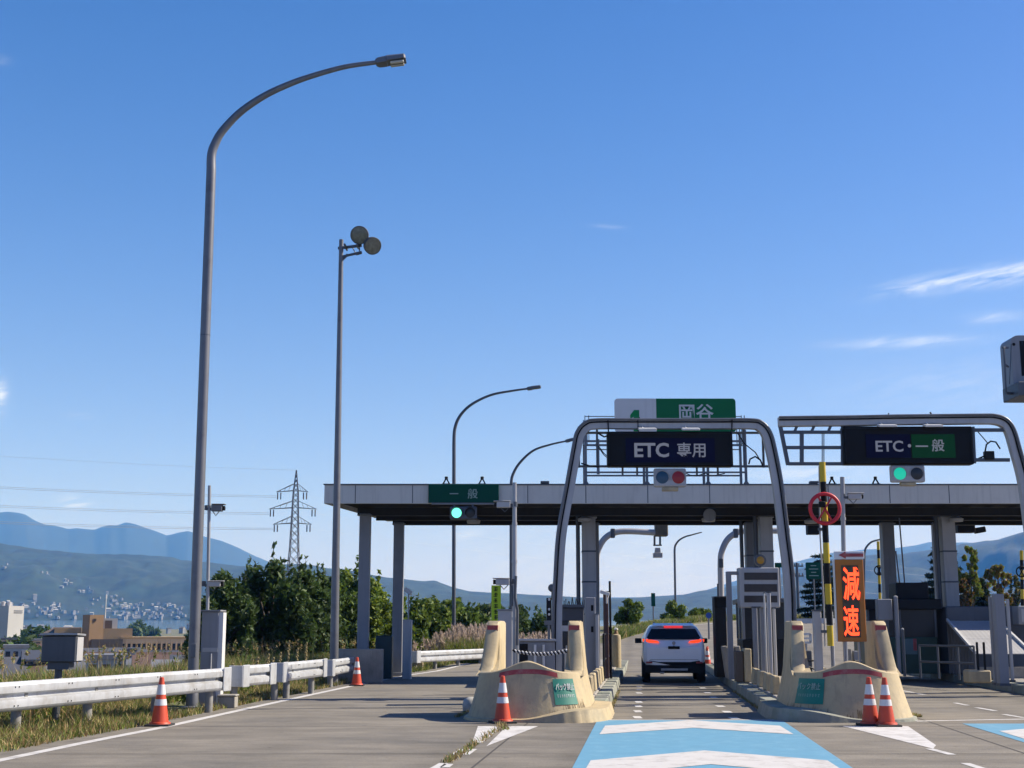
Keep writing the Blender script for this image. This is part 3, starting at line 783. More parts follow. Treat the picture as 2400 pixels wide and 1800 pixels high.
# ================================================================ TOLL ISLANDS
def isl_thing(name, I, y0, label, cat):
    return thing(name, label, cat, (ic(I, y0), y0, 0), -SKA)
def nose(I, label, sign_side, y0=22.85):
    """U shaped concrete collision nose with two tall horns; local x across, y along the lane"""
    t = isl_thing('collision_nose', I, y0, label, 'crash barrier')
    # plan: left rear -> front -> right rear
    hw, L_ = 1.12, 2.75
    plan = []
    for k in range(9): plan.append((-hw, L_ - (L_ - 1.15) * k / 8))
    for k in range(1, 24):
        a = math.pi + math.pi * k / 24
        plan.append((hw * math.copysign(abs(math.cos(a)) ** .75, math.cos(a)), 1.15 + 1.15 * math.copysign(abs(math.sin(a)) ** .8, math.sin(a))))
    for k in range(9): plan.append((hw, 1.15 + (L_ - 1.15) * k / 8))
    # denser
    dense = []
    for a, b in zip(plan, plan[1:]):
        for q in range(3): dense.append((a[0] + (b[0] - a[0]) * q / 3, a[1] + (b[1] - a[1]) * q / 3))
    dense.append(plan[-1]); plan = dense; n = len(plan)
    def height(x, y):
        low = .78 + .20 * math.exp(-(x / .52) ** 2) if y < 1.15 else .80
        if abs(x) > .6 and y > .75:
            s = sst(.95, 1.75, y); s = s ** 1.3
            return low * (1 - s) + 1.66 * s
        return low
    def DD(z, p):
        k = .23 if p[1] > 1.15 else .23 + .07 * (1 - max(0, p[1] / 1.15))
        return k * (1 - (1 - min(z, 1)) ** 1.5) + max(0, z - 1) * .08
    rows = []
    def ins(p, d):                                # move towards the middle line of the island
        x, y = p
        if y >= 1.15: return (x - math.copysign(d, x), y)
        v = Vector((x, y - 1.15)); l = v.length; v = v * max(0, (l - d)) / l
        return (v.x, v.y + 1.15)
    prof = []
    outer = []
    for p in plan:
        h = height(*p); col = []
        tall = h > 1.2
        for k in range(9):
            v = k / 8; zz = h * v
            d = DD(zz, p)
            q = ins(p, d); col.append(Vector((q[0], q[1], zz)))
        outer.append(col)
        dt = DD(h, p)
        top_in = ins(p, dt + .22); bot_in = ins(p, .50)
        prof.append(col + [Vector((*ins(p, dt + .03), h + .02)), Vector((*ins(p, dt + .19), h + .02)), Vector((*top_in, h - .02)), Vector((*bot_in, .0))])
    m = MB(); m.grid(prof)
    m.add(prof[0], [tuple(range(len(prof[0])))]); m.add(prof[-1], [tuple(range(len(prof[0]) - 1, -1, -1))])
    m.build('concrete_body', M_['cream'], t, smooth=38)
    def S_(u, z):                                # outer surface at plan index u and height z
        i = max(0, min(n - 2, int(u))); f = u - i
        h = height(*plan[i]) * (1 - f) + height(*plan[i + 1]) * f
        k = max(0, min(7.999, z / h * 8)); j = int(k); g = k - j
        a = outer[i][j].lerp(outer[i + 1][j], f); b = outer[i][j + 1].lerp(outer[i + 1][j + 1], f)
        return a.lerp(b, g)
    def Nrm(u, z):
        a = S_(u + .6, z) - S_(u - .6, z); b = S_(u, z + .05) - S_(u, z - .05)
        return a.cross(b).normalized()
    def patch(name, u0, u1, z0, z1, mm, par, lift=.006, nu=16, nv=3, zf=None, label=None):
        rws = []
        for j in range(nv + 1):
            r = []
            for i in range(nu + 1):
                u = u0 + (u1 - u0) * i / nu; z = z0 + (z1 - z0) * j / nv
                if zf: z += zf(i / nu)
                r.append(S_(u, z) + Nrm(u, z) * lift)
            rws.append(r)
        q = MB(); q.grid(rws); return q.build(name, mm, par, smooth=60, label=label)
    mid = (n - 1) / 2
    patch('reflective_strip', mid - 10.5, mid + 11.5, .72, .80, M_['redtape'], t, zf=lambda f: .065 * math.sin(math.pi * f))
    # horn strips
    for sgn in (-1, 1):
        q = MB(); x = sgn * .735; yy = 1.72
        z0, z1 = 1.50, 1.60
        q.b2(x - .095, x + .095, 1.555, 1.70, z0, z1)
        # the concrete face behind it
        f = MB(); rws = []
        for yy_, zz_ in ((.80, .74), (1.05, .80), (1.28, .88), (1.46, 1.02), (1.57, 1.22), (1.64, 1.45), (1.69, 1.62), (1.74, 1.68), (1.95, 1.68)):
            k_ = max(0, 1 - (zz_ - .78) / .85); a_, b_ = x - sgn * (.10 + .05 * k_), x + sgn * (.095 + .10 * k_)
            if sgn < 0: a_, b_ = b_, a_
            rws.append([(a_, yy_, zz_), (b_, yy_, zz_)])
        nb = len(rws); f.grid(rws)
        for side in (0, 1):
            vs = [r[side] for r in rws] + [(rws[0][side][0], 1.95, .74)]
            f.add(vs, [tuple(range(len(vs))) if side == 0 else tuple(range(len(vs) - 1, -1, -1))])
        q.build('reflective_strip', M_['redtape'], t)
        f.build('horn_face', M_['cream'], t, smooth=50)
    # sign plate wrapped on the side of the nose that the photo shows
    if sign_side > 0: u0, u1 = mid + 8.8, mid + 20.5
    else: u0, u1 = mid - 25, mid - 9.5
    pl = patch('warning_plate', u0, u1, .28, .70, M_['tealsign'], t, lift=.012, nu=6)
    def put(txt, size, uc, zc, sx=1.0):
        pc = S_(uc, zc) + Nrm(uc, zc) * .02; nn_ = Nrm(uc, zc)
        rt = (S_(uc + 1, zc) - S_(uc - 1, zc)).normalized()
        upv = nn_.cross(rt).normalized()
        Mx = Matrix(((rt.x, upv.x, nn_.x, pc.x), (rt.y, upv.y, nn_.y, pc.y), (rt.z, upv.z, nn_.z, pc.z), (0, 0, 0, 1)))
        return text_mesh('lettering', txt, size, M_['signwhite'] if sign_side > 0 else M_['signpale'], pl, Mx, .003, sx, bold=.0015)
    uc = min([u0 + (u1 - u0) * k / 60 for k in range(61)], key=lambda u: abs((S_(u, .5) - S_(u0, .5)).length - (S_(u, .5) - S_(u1, .5)).length))
    plw = (S_(u1, .5) - S_(u0, .5)).length
    put('バック禁止', .125, uc, .57, plw * .86 / (.125 * 4.9))
    g_ = random.Random(3)
    sm = MB()                                     # small second line, too fine to read
    for k in range(9):
        uu = u0 + (u1 - u0) * (.14 + .72 * k / 8); wv = (u1 - u0) * .028
        for j in range(3):
            zz = .40 + j * .018; d_ = wv * g_.uniform(.5, 1.1)
            sm.add([S_(uu - d_, zz) + Nrm(uu, zz) * .016, S_(uu + d_, zz) + Nrm(uu, zz) * .016, S_(uu + d_, zz + .008) + Nrm(uu, zz) * .016, S_(uu - d_, zz + .008) + Nrm(uu, zz) * .016], [(0, 1, 2, 3)])
    sm.build('small_print', M_['signwhite'] if sign_side > 0 else M_['signpale'], pl)
    # drip stains and a worn foot
    st = MB(); g = random.Random(5 + sign_side)
    for k in range(26):
        u = g.uniform(mid + 6, mid + 30) if sign_side > 0 else g.uniform(mid - 34, mid + 4)
        w_ = g.uniform(.10, .32); zb0_ = .19 if abs(u - mid) > 12 else .02; z1 = zb0_ + g.uniform(.05, .22)
        a, b, c_, d_ = S_(u - w_, zb0_), S_(u + w_, zb0_), S_(u + w_ * .3, z1), S_(u - w_ * .4, z1 - .02)
        nn_ = Nrm(u, .1) * .004
        st.add([a + nn_, b + nn_, c_ + nn_, d_ + nn_], [(0, 1, 2, 3)])
    st.build('rust_stains', mat('dark stain', (.20, .15, .08), .9, 0, .4, 9), t)
    ft = MB(); P = plan
    rws = [[], [], []]
    for i, p in enumerate(P):
        w_ = .05 + .02 * noise.noise(Vector((i * .4, 0, sign_side)))
        ext = sst(-.1, .9, p[0] * sign_side); w_ += .24 * ext
        v = Vector((p[0], p[1] - 1.3)).normalized()
        if p[1] > 1.15: v = Vector((math.copysign(1, p[0]), 0))
        rws[0].append((p[0] + v.x * w_, p[1] + v.y * w_, 0)); rws[1].append((p[0] + v.x * w_ * .8, p[1] + v.y * w_ * .8, .05 + .16 * ext)); rws[2].append((p[0] - v.x * .06, p[1] - v.y * .06, .07 + .155 * ext))
    ft.grid(rws); ft.build('foot', M_['cream'] if sign_side > 0 else M_['moss'], t, smooth=50)
    return t
n1_ = nose(ISL1, 'cream concrete nose of the left toll island, its teal plate facing the sun', 1)
n2_ = nose(ISL2, 'cream concrete nose of the middle toll island below the orange lit board', -1)
def rock(px, py, Y, w, label):
    p = gd(px, py); m = MB()
    bm_pts = []
    prof = [(.0, 0), (w * .5, .02), (w * .52, .12), (w * .4, .22), (w * .12, .27), (0, .27)]
    m.lathe(prof, 12, (p.x, p.y, 0))
    o = m.build('kerb_stone', mat('pale stone', (.40, .40, .37), .9, 0, .25, 5, bump=.4, bs=14, dirt=(.22, .23, .2), dirt_amt=.5, ds=6), smooth=50)
    for v in o.data.vertices:
        k = noise.noise(v.co * 4) * .05; v.co += Vector((k, k * .5, 0))
    return tag(o, label, 'stone')
rock(1106, 1668, 0, .34, 'rounded pale kerb stone at the left foot of the first nose')
rock(2108, 1672, 0, .36, 'rounded pale kerb stone at the right foot of the second nose')

def island_body(I, y0, y1, label, hw=.98):
    t = isl_thing('toll_island', I, y0, label, 'traffic island')
    L_ = y1 - y0
    m = MB(); m.b2(-hw, hw, 0, L_, 0, .24); m.build('deck', M_['concrete'], t, bevel=.02)
    for s_ in (-1, 1):
        k = 0; y = -.75
        while y < L_ - .4:
            ln = 1.55
            a, b = sorted((s_ * (hw + .005), s_ * (hw + .30)))
            m = MB()
            m.add([(a, y, 0), (b, y, 0), (b, y + ln, 0), (a, y + ln, 0), (a + (.03 if s_ < 0 else 0), y + .02, .22), (b - (.03 if s_ > 0 else 0), y + .02, .22), (b - (.03 if s_ > 0 else 0), y + ln - .02, .20), (a + (.03 if s_ < 0 else 0), y + ln - .02, .20)],
                  [(0, 3, 2, 1), (4, 5, 6, 7), (0, 1, 5, 4), (1, 2, 6, 5), (2, 3, 7, 6), (3, 0, 4, 7)])
            m.build('kerb_block', M_['moss'], t, bevel=.015); y += ln + .03; k += 1
    # low guard wall blocks along the edge
    for s_ in (-1, 1):
        y = .9
        while y < 9:
            m = MB(); x = s_ * (hw - .12)
            m.b2(x - .09, x + .09, y, y + .75, .24, .60, tx=.7); m.build('guard_block', M_['cream'], t, bevel=.02); y += 1.65
    return t
island_body(ISL1, 26.4, 58, 'long concrete deck of the left toll island with stepped mossy kerb blocks')
island_body(ISL2, 26.4, 58, 'long concrete deck of the middle toll island beside the waiting car')
island_body(ISL3, 24.5, 58, 'concrete deck of the right hand toll island below the staircase roof', hw=1.05)

# ================================================================ GANTRIES
YG = 31.5
def profile_sweep(m, pts, w, d, y, mi=0):
    """rectangular section swept along points in the XZ plane (width w in plane, depth d in Y)"""
    n = len(pts); L1, L2 = [], []
    for i, p in enumerate(pts):
        a = Vector(pts[max(0, i - 1)]); b = Vector(pts[min(n - 1, i + 1)]); t_ = (b - a).normalized(); q = Vector((-t_.y, t_.x))
        L1.append(Vector(p) + q * w / 2); L2.append(Vector(p) - q * w / 2)
    vs = []
    for a, b in zip(L1, L2): vs += [(a.x, y - d / 2, a.y), (b.x, y - d / 2, b.y), (b.x, y + d / 2, b.y), (a.x, y + d / 2, a.y)]
    fs = [(4 * i + k, 4 * i + (k + 1) % 4, 4 * i + 4 + (k + 1) % 4, 4 * i + 4 + k) for i in range(n - 1) for k in range(4)]
    fs += [(3, 2, 1, 0), tuple(4 * (n - 1) + k for k in range(4))]
    return m.add(vs, fs, mi)
def pxz(px, py, Y):
    p = at(px, py, Y); return (p.x, p.z)
def smooth_path(P, n=6):
    out = []
    for i in range(len(P) - 1):
        p0 = Vector(P[max(i - 1, 0)]); p1 = Vector(P[i]); p2 = Vector(P[i + 1]); p3 = Vector(P[min(i + 2, len(P) - 1)])
        for k in range(n):
            t_ = k / n
            q = .5 * ((2 * p1) + (p2 - p0) * t_ + (2 * p0 - 5 * p1 + 4 * p2 - p3) * t_ ** 2 + (3 * p1 - p0 - 3 * p2 + p3) * t_ ** 3)
            out.append(tuple(q))
    out.append(tuple(P[-1])); return out
def frame_along(root, off, path_px, Y, close_end=None):
    P = smooth_path([pxz(a, b, Y) for a, b in path_px], 7)
    m = MB(); profile_sweep(m, P, .235, .20, Y)
    m.build('arch_frame', M_['lightpaint'], root, off, bevel=.02, segs=2)
    m = MB(); 
    n = len(P); Q = []
    for i, p in enumerate(P):
        a = Vector(P[max(0, i - 1)]); b = Vector(P[min(n - 1, i + 1)]); t_ = (b - a).normalized(); q = Vector((-t_.y, t_.x))
        Q.append(Vector(p) + q * .035)
    profile_sweep(m, Q, .035, .02, Y - .112); m.build('groove', M_['black'], root, off)
    m = MB(); Q2 = []
    for i, p in enumerate(P):
        a = Vector(P[max(0, i - 1)]); b = Vector(P[min(n - 1, i + 1)]); t_ = (b - a).normalized(); q = Vector((-t_.y, t_.x))
        Q2.append(Vector(p) + q * .098)
    m.tube([(q.x, Y - .12, q.y) for q in Q2], .028, 8); m.build('conduit', M_['pole'], root, off, smooth=50)
    return P
def led_sign(name, label, x0, x1, y0, y1, Y, inner, halves, texts):
    A, B = at(x0, y0, Y), at(x1, y1, Y)
    t = thing(name, label, 'sign', ((A.x + B.x) / 2, Y, B.z), 0, 'lane display boards')
    o0 = t.location
    m = MB(); m.b2(A.x, B.x, Y, Y + .32, B.z, A.z); m.build('cabinet', M_['black'], t, o0, bevel=.02)
    m = MB()
    for a, b, c, d in ((A.x + .03, B.x - .03, A.z - .06, A.z - .035), (A.x + .03, B.x - .03, B.z + .035, B.z + .06), (A.x + .03, A.x + .055, B.z + .035, A.z - .035), (B.x - .055, B.x - .03, B.z + .035, A.z - .035)):
        m.b2(a, b, Y - .02, Y - .001, c, d)
    m.build('bezel', M_['dark'], t, o0)
    for a, b, mm in halves:
        p, q = at(a, inner[0], Y), at(b, inner[1], Y)
        m = MB(); m.b2(p.x + .001, q.x - .001, Y - .014, Y - .002, q.z, p.z); m.build('display', M_[mm], t, o0)
    for txt, px, py, size, sx_, bd in texts:
        p = at(px, py, Y)
        text_mesh('lettering', txt, size, M_['ledtext'], t, facing(Vector((p.x, Y - .02, p.z)) - o0), .003, sx_, bd)
    return t
g1 = thing('lane_gantry', 'pale steel arch over the first lane with both legs on the islands', 'gantry', (at(1580, 1600, YG).x, YG, .24), 0, 'lane gantries')
o1 = g1.location
frame_along(g1, o1, [(1304, 1604), (1305, 1450), (1309, 1350), (1316, 1250), (1336, 1136), (1351, 1052), (1359, 1018), (1376, 999), (1402, 994), (1500, 994), (1580, 994), (1660, 994), (1756, 994), (1780, 999), (1796, 1018), (1806, 1052), (1822, 1136), (1836, 1250), (1848, 1350), (1852, 1450), (1853, 1604)], YG)
m = MB(); yb_ = YG + .22
for z in (at(1500, 1093, yb_).z, at(1500, 1028, yb_).z + .14):
    m.bar((at(1348, 1093, yb_).x, yb_, z), (at(1808, 1093, yb_).x, yb_, z), .07, .05)
for px in (1357, 1400, 1745, 1790):
    m.bar((at(px, 1093, yb_).x, yb_, at(px, 1096, yb_).z), (at(px, 1093, yb_).x, yb_, at(px, 1000, yb_).z), .05)
for px in (1459, 1493, 1633, 1682):
    m.bar((at(px, 1093, yb_).x, yb_, at(px, 1113, yb_).z), (at(px, 1093, yb_).x, yb_, at(px, 1090, yb_).z), .045)
m.build('sign_rail', M_['dpole'], g1, o1)
m = MB()
for px in (1515, 1616):
    p = at(px, 1011, YG - .1); m.box(p.x, YG - .28, p.z + .03, .42, .24, .05, rx=R(12)); m.bar((p.x - .1, YG - .1, p.z + .12), (p.x - .1, YG - .3, p.z + .03), .03)
m.build('sign_light', M_['white'], g1, o1, bevel=.008)
for P_, r_ in (([at(1362, 1086, YG - .1), at(1382, 1092, YG - .1), at(1405, 1094, YG)], .018), ([at(1728, 1014, YG), at(1745, 1040, YG), at(1770, 1060, YG), at(1785, 1084, YG)], .014),
               ([at(1755, 1088, YG), at(1758, 1076, YG), at(1770, 1070, YG), at(1782, 1078, YG), at(1788, 1092, YG)], .02), ([at(1400, 1014, YG - .05), at(1416, 1024, YG - .05), at(1425, 1021, YG)], .02),
               ([at(1496, 1012, YG - .12), at(1495, 985, YG - .14), at(1499, 978, YG - .1)], .012), ([at(1426, 1012, YG - .15), at(1425, 985, YG - .15)], .016), ([at(1715, 1012, YG - .15), at(1716, 982, YG - .15)], .016)):
    m = MB(); m.tube(P_, r_, 6); m.build('cable', M_['dark'], g1, o1, smooth=60)
led_sign('display_board', 'black display hanging in the first arch, grey ETC letters on dark blue', 1423, 1719, 1011, 1093, YG - .16, (1027, 1084), [(1466, 1676, 'ledblue')],
         [('ETC', 1527, 1055, .46, 1.02, .012), ('専用', 1620, 1055, .37, .98, .004)])
c = at(1571, 1119, YG - .12)
signal('traffic_signal', c, .76, .44, .2, .148, 0, 'pale signal under the first display board with blue and red lenses', M_['lightpaint'], M_['sigblue'], M_['sigred'], (.38, .09), hood=False)

g2 = thing('lane_gantry', 'pale steel cantilever frame over the second lane, its one leg at the right edge', 'gantry', (at(2440, 1600, YG).x, YG, .24), 0, 'lane gantries')
o2 = g2.location
frame_along(g2, o2, [(1824, 989), (1900, 988), (2000, 987), (2100, 985), (2200, 984), (2300, 983), (2330, 984), (2352, 992), (2366, 1012), (2378, 1052), (2398, 1130), (2414, 1250), (2426, 1350), (2431, 1450), (2433, 1606)], YG)
m = MB(); q = lambda px, py: at(px, py, YG)
for z, xa_, xb_ in ((1013, 1834, 1977), (1049, 1842, 1977), (1087, 1848, 1977)): m.bar(q(xa_, z), q(xb_, z), .075)
m.bar(q(1829, 1000), q(1847, 1090), .085); m.bar(q(1879, 1013), q(1879, 1088), .085); m.bar(q(1974, 1000), q(1974, 1090), .06)
for px in (1862, 1902, 1941): m.bar(q(px, 1012), q(px + 6, 998), .06)
m.bar(q(1927, 1012), q(1927, 1088), .02); m.bar(q(1931, 1012), q(1931, 1088), .02)
m.build('sign_rail', M_['dpole'], g2, o2); m = MB()
for z in (1008, 1078): m.bar(q(2280, z), q(2352 + (z - 1008) * .2, z), .08)
m.bar(q(2281, 1000), q(2285, 1086), .05)
m.build('side_bracket', M_['dpole'], g2, o2)
m = MB(); m.box(q(2317, 1068).x, YG - .02, q(2317, 1068).z, .22, .16, .2); m.build('connection_box', M_['dark'], g2, o2, bevel=.01)
m = MB()
for px in (2074, 2181):
    p = at(px, 1003, YG - .1); m.box(p.x, YG - .28, p.z + .03, .42, .24, .05, rx=R(12)); m.bar((p.x - .1, YG - .1, p.z + .12), (p.x - .1, YG - .3, p.z + .03), .03)
m.build('sign_light', M_['white'], g2, o2, bevel=.008)
for P_, r_ in (([q(2308, 1062), q(2312, 1042), q(2322, 1034), q(2334, 1036), q(2344, 1052)], .02), ([q(2286, 1078), q(2300, 1072), q(2312, 1066)], .02), ([q(2292, 1012), q(2306, 1028), q(2316, 1040)], .012),
               ([q(2072, 998), q(2081, 984), q(2083, 968)], .014), ([q(2190, 985), q(2180, 966)], .02)):
    m = MB(); m.tube(P_, r_, 6); m.build('cable', M_['dark'], g2, o2, smooth=60)
led_sign('display_board', 'black display under the right cantilever, half blue and half green panel', 1976, 2284, 999, 1088, YG - .16, (1018, 1073), [(2028, 2135, 'ledblue'), (2135, 2240, 'ledgreen')],
         [('ETC', 2084, 1046, .36, 1.05, .006), ('・', 2131, 1045, .35, 1, .004), ('一', 2160, 1046, .31, 1, .004), ('般', 2198, 1044, .31, 1, .004)])
c = at(2129, 1110, YG - .12)
signal('traffic_signal', c, .80, .40, .2, .145, 0, 'grey signal under the half green display board with a dim green lamp', M_['lightpaint'], M_['sigon2'], M_['sigoff'], (.36, .08), hood=False)
# ================================================================ POLES, LAMPS, RAILS
def lamp_post(label, px_base, Y, pts, r0, r1, head_len, mm='pole', sub=False, z0=None, headw=.34):
    """tapered pole bent over at the top; pts = pixel path of its centre line from the straight part to the head"""
    P = [at(px_base[0], px_base[1], Y)]
    z0 = ground_z(P[0].x, Y) if z0 is None else z0
    P[0].z = z0
    path = [tuple(P[0])]
    pp = [at(a, b, Y) for a, b in pts]
    for k in range(1, 6): path.append(tuple(P[0].lerp(pp[0], k / 6)))
    sm = smooth3([tuple(p) for p in pp])
    path += sm
    t = thing('street_lamp', label, 'street lamp', P[0], 0, 'curved street lamps')
    n = len(path)
    m = MB(); m.tube(path, [r0 + (r1 - r0) * (i / (n - 1)) for i in range(n)], 14)
    m.build('pole', M_[mm], t, P[0], smooth=50)
    m = MB(); m.lathe([(r0 * 2.2, -.02), (r0 * 2.2, .03), (r0 * 1.15, .05), (r0 * 1.1, .4), (r0, .42)], 14, P[0]); m.build('base_collar', M_[mm], t, P[0], smooth=40)
    if not sub:
        hq = MB(); hq.box(P[0].x + .01, P[0].y - r0 - .004, P[0].z + 1.1, .11, .03, .26); hq.build('hatch', M_[mm], t, P[0], bevel=.008)
        for zz in (3.2, 7.4):
            bd_ = MB(); f_ = zz / (pp[0].z - P[0].z); c_ = P[0].lerp(pp[0], f_); bd_.lathe([(r0 * .98, -.012), (r0 * .98, .012)], 14, c_); bd_.build('weld_band', M_['dpole'], t, P[0])
    a, b = Vector(path[-2]), Vector(path[-1]); d = (b - a).normalized()
    h = MB(); e = b + d * head_len; up = Vector((0, 0, 1)); u = d.cross(up).normalized(); v = u.cross(d)
    def ring(c, w, tt, dn):
        return [c + u * w * .5 * x + v * (tt * z) for x, z in ((-.7, .8), (.7, .8), (1, .35), (1, -dn), (-1, -dn), (-1, .35))]
    R_ = [ring(b - d * .02, headw * .6, .06, .7), ring(b + d * .04, headw * .78, .085, .8), ring(b + d * head_len * .33, headw * .84, .095, .7), ring(b + d * head_len * .36, headw * 1.0, .10, .5), ring(b + d * head_len * .95, headw, .085, .5), ring(e, headw * .86, .05, .9)]
    vs = [p for r in R_ for p in r]; k_ = 6
    h.add(vs, [(i * k_ + k, i * k_ + (k + 1) % k_, (i + 1) * k_ + (k + 1) % k_, (i + 1) * k_ + k) for i in range(5) for k in range(k_)] + [tuple(range(5, -1, -1)), tuple(range(30, 36))])
    head = h.build('lamp_head', M_['pole'] if not sub else M_[mm], t, P[0], smooth=30)
    if not sub:
        g = MB(); c0, c1 = b + d * head_len * .46, b + d * head_len * .92
        for s_ in (-1, 1):
            q0, q1 = c0 + u * s_ * headw * .22 - v * .085, c1 + u * s_ * headw * .22 - v * .085
            g.bar(q0, q1, headw * .26, .05)
        g.build('lens', M_['glass2'], head, P[0], bevel=.01)
        r = MB(); r.bar(c0 - v * .07, c1 - v * .07, .03, .05); r.build('reflector_rib', M_['dark'], head, P[0])
    return t
def smooth3(P, n=6):
    out = []
    for i in range(len(P) - 1):
        p0 = Vector(P[max(i - 1, 0)]); p1 = Vector(P[i]); p2 = Vector(P[i + 1]); p3 = Vector(P[min(i + 2, len(P) - 1)])
        for k in range(n):
            t_ = k / n
            out.append(tuple(.5 * ((2 * p1) + (p2 - p0) * t_ + (2 * p0 - 5 * p1 + 4 * p2 - p3) * t_ ** 2 + (3 * p1 - p0 - 3 * p2 + p3) * t_ ** 3)))
    out.append(tuple(P[-1])); return out
M_['glass2'] = mat('lamp glass', (.42, .41, .36), .25, 0, .1, 6)
lamp_post('tall grey lamp post curving over the road, in front of all the others', (452, 1600), 26.6, [(495, 400), (496, 362), (505, 335), (522, 306), (563, 263), (617, 226), (671, 200), (725, 180), (807, 157), (883, 146)], .108, .046, .62)
_ = None
lamp_post('thin lamp post rising above the canopy, its head highest after the tall ones', (1064, 1480), 58, [(1064, 1040), (1066, 1005), (1078, 975), (1105, 948), (1150, 926), (1200, 916), (1236, 911)], .085, .042, .6, 'dpole', True)
lamp_post('thin lamp post curving behind the left leg of the first arch', (1198, 1470), 62, [(1198, 1140), (1201, 1115), (1218, 1085), (1250, 1056), (1290, 1042), (1326, 1034)], .08, .04, .6, 'dpole', True)
lamp_post('distant lamp post seen through the first lane above the bushes', (1582, 1432), 148, [(1581, 1290), (1583, 1278), (1592, 1266), (1606, 1258), (1620, 1254)], .13, .08, 1.2, 'dpole', True, headw=.7)
lamp_post('distant lamp post behind the orange lit board', (2024, 1470), 120, [(2026, 1300), (2029, 1285), (2040, 1272), (2052, 1267), (2060, 1265)], .11, .07, .9, 'dpole', True, headw=.5)

# floodlight pole
Yp = 37.6
b0 = at(783, 1560, Yp); b0.z = ground_z(b0.x, Yp) - .2
t = thing('floodlight_pole', 'straight grey pole with two round floodlights at its top', 'light pole', b0)
top = at(800, 562, Yp)
path = [b0.lerp(top, k / 8) for k in range(9)]
m = MB(); m.tube(path, [.125 - .06 * k / 8 for k in range(9)], 14); m.build('pole', M_['pole'], t, b0, smooth=50)
m = MB(); br = at(799, 582, Yp); 
m.bar(br + Vector((-.08, 0, 0)), br + Vector((.62, -.1, .06)), .07); m.bar(at(800, 602, Yp), at(848, 591, Yp - .1), .06); m.bar(at(800, 612, Yp), at(815, 596, Yp), .06)
m.bar(br + Vector((.15, .25, .02)), br + Vector((.15, -.35, .02)), .05); m.bar(br + Vector((.5, .2, .05)), br + Vector((.5, -.35, .0)), .05)
m.bar(at(843, 592, Yp), at(843, 572, Yp - .1), .03); m.tube([at(826, 580, Yp), at(836, 598, Yp), at(848, 594, Yp)], .015, 6)
m.build('bracket', M_['dpole'], t, b0)
for px, py, r_, yaw, tl in ((843, 551, .27, -8, 20), (873, 576, .26, 28, 25)):
    c = at(px, py, Yp - .25)
    rot = (Matrix.Rotation(R(yaw), 4, 'Z') @ Matrix.Rotation(R(tl), 4, 'X'))
    m = MB(); m.lathe([(.06, .30), (.16, .26), (r_ * .95, .10), (r_, .0), (r_, -.04), (r_ * .93, -.05), (r_ * .93, -.02)], 26, (0, 0, 0), axis='Y')
    m.v = [tuple(rot @ Vector(v) + c) for v in m.v]
    fl = m.build('floodlight', M_['dpole'], t, b0, smooth=40)
    g = MB(); g.lathe([(0, -.05), (r_ * .6, -.045), (r_ * .92, -.03)], 26, (0, 0, 0), axis='Y'); g.v = [tuple(rot @ Vector(v) + c) for v in g.v]
    g.build('lens', mat('floodlight glass', (.16, .16, .12), .2, 0, .3, 9), fl, b0, smooth=60)

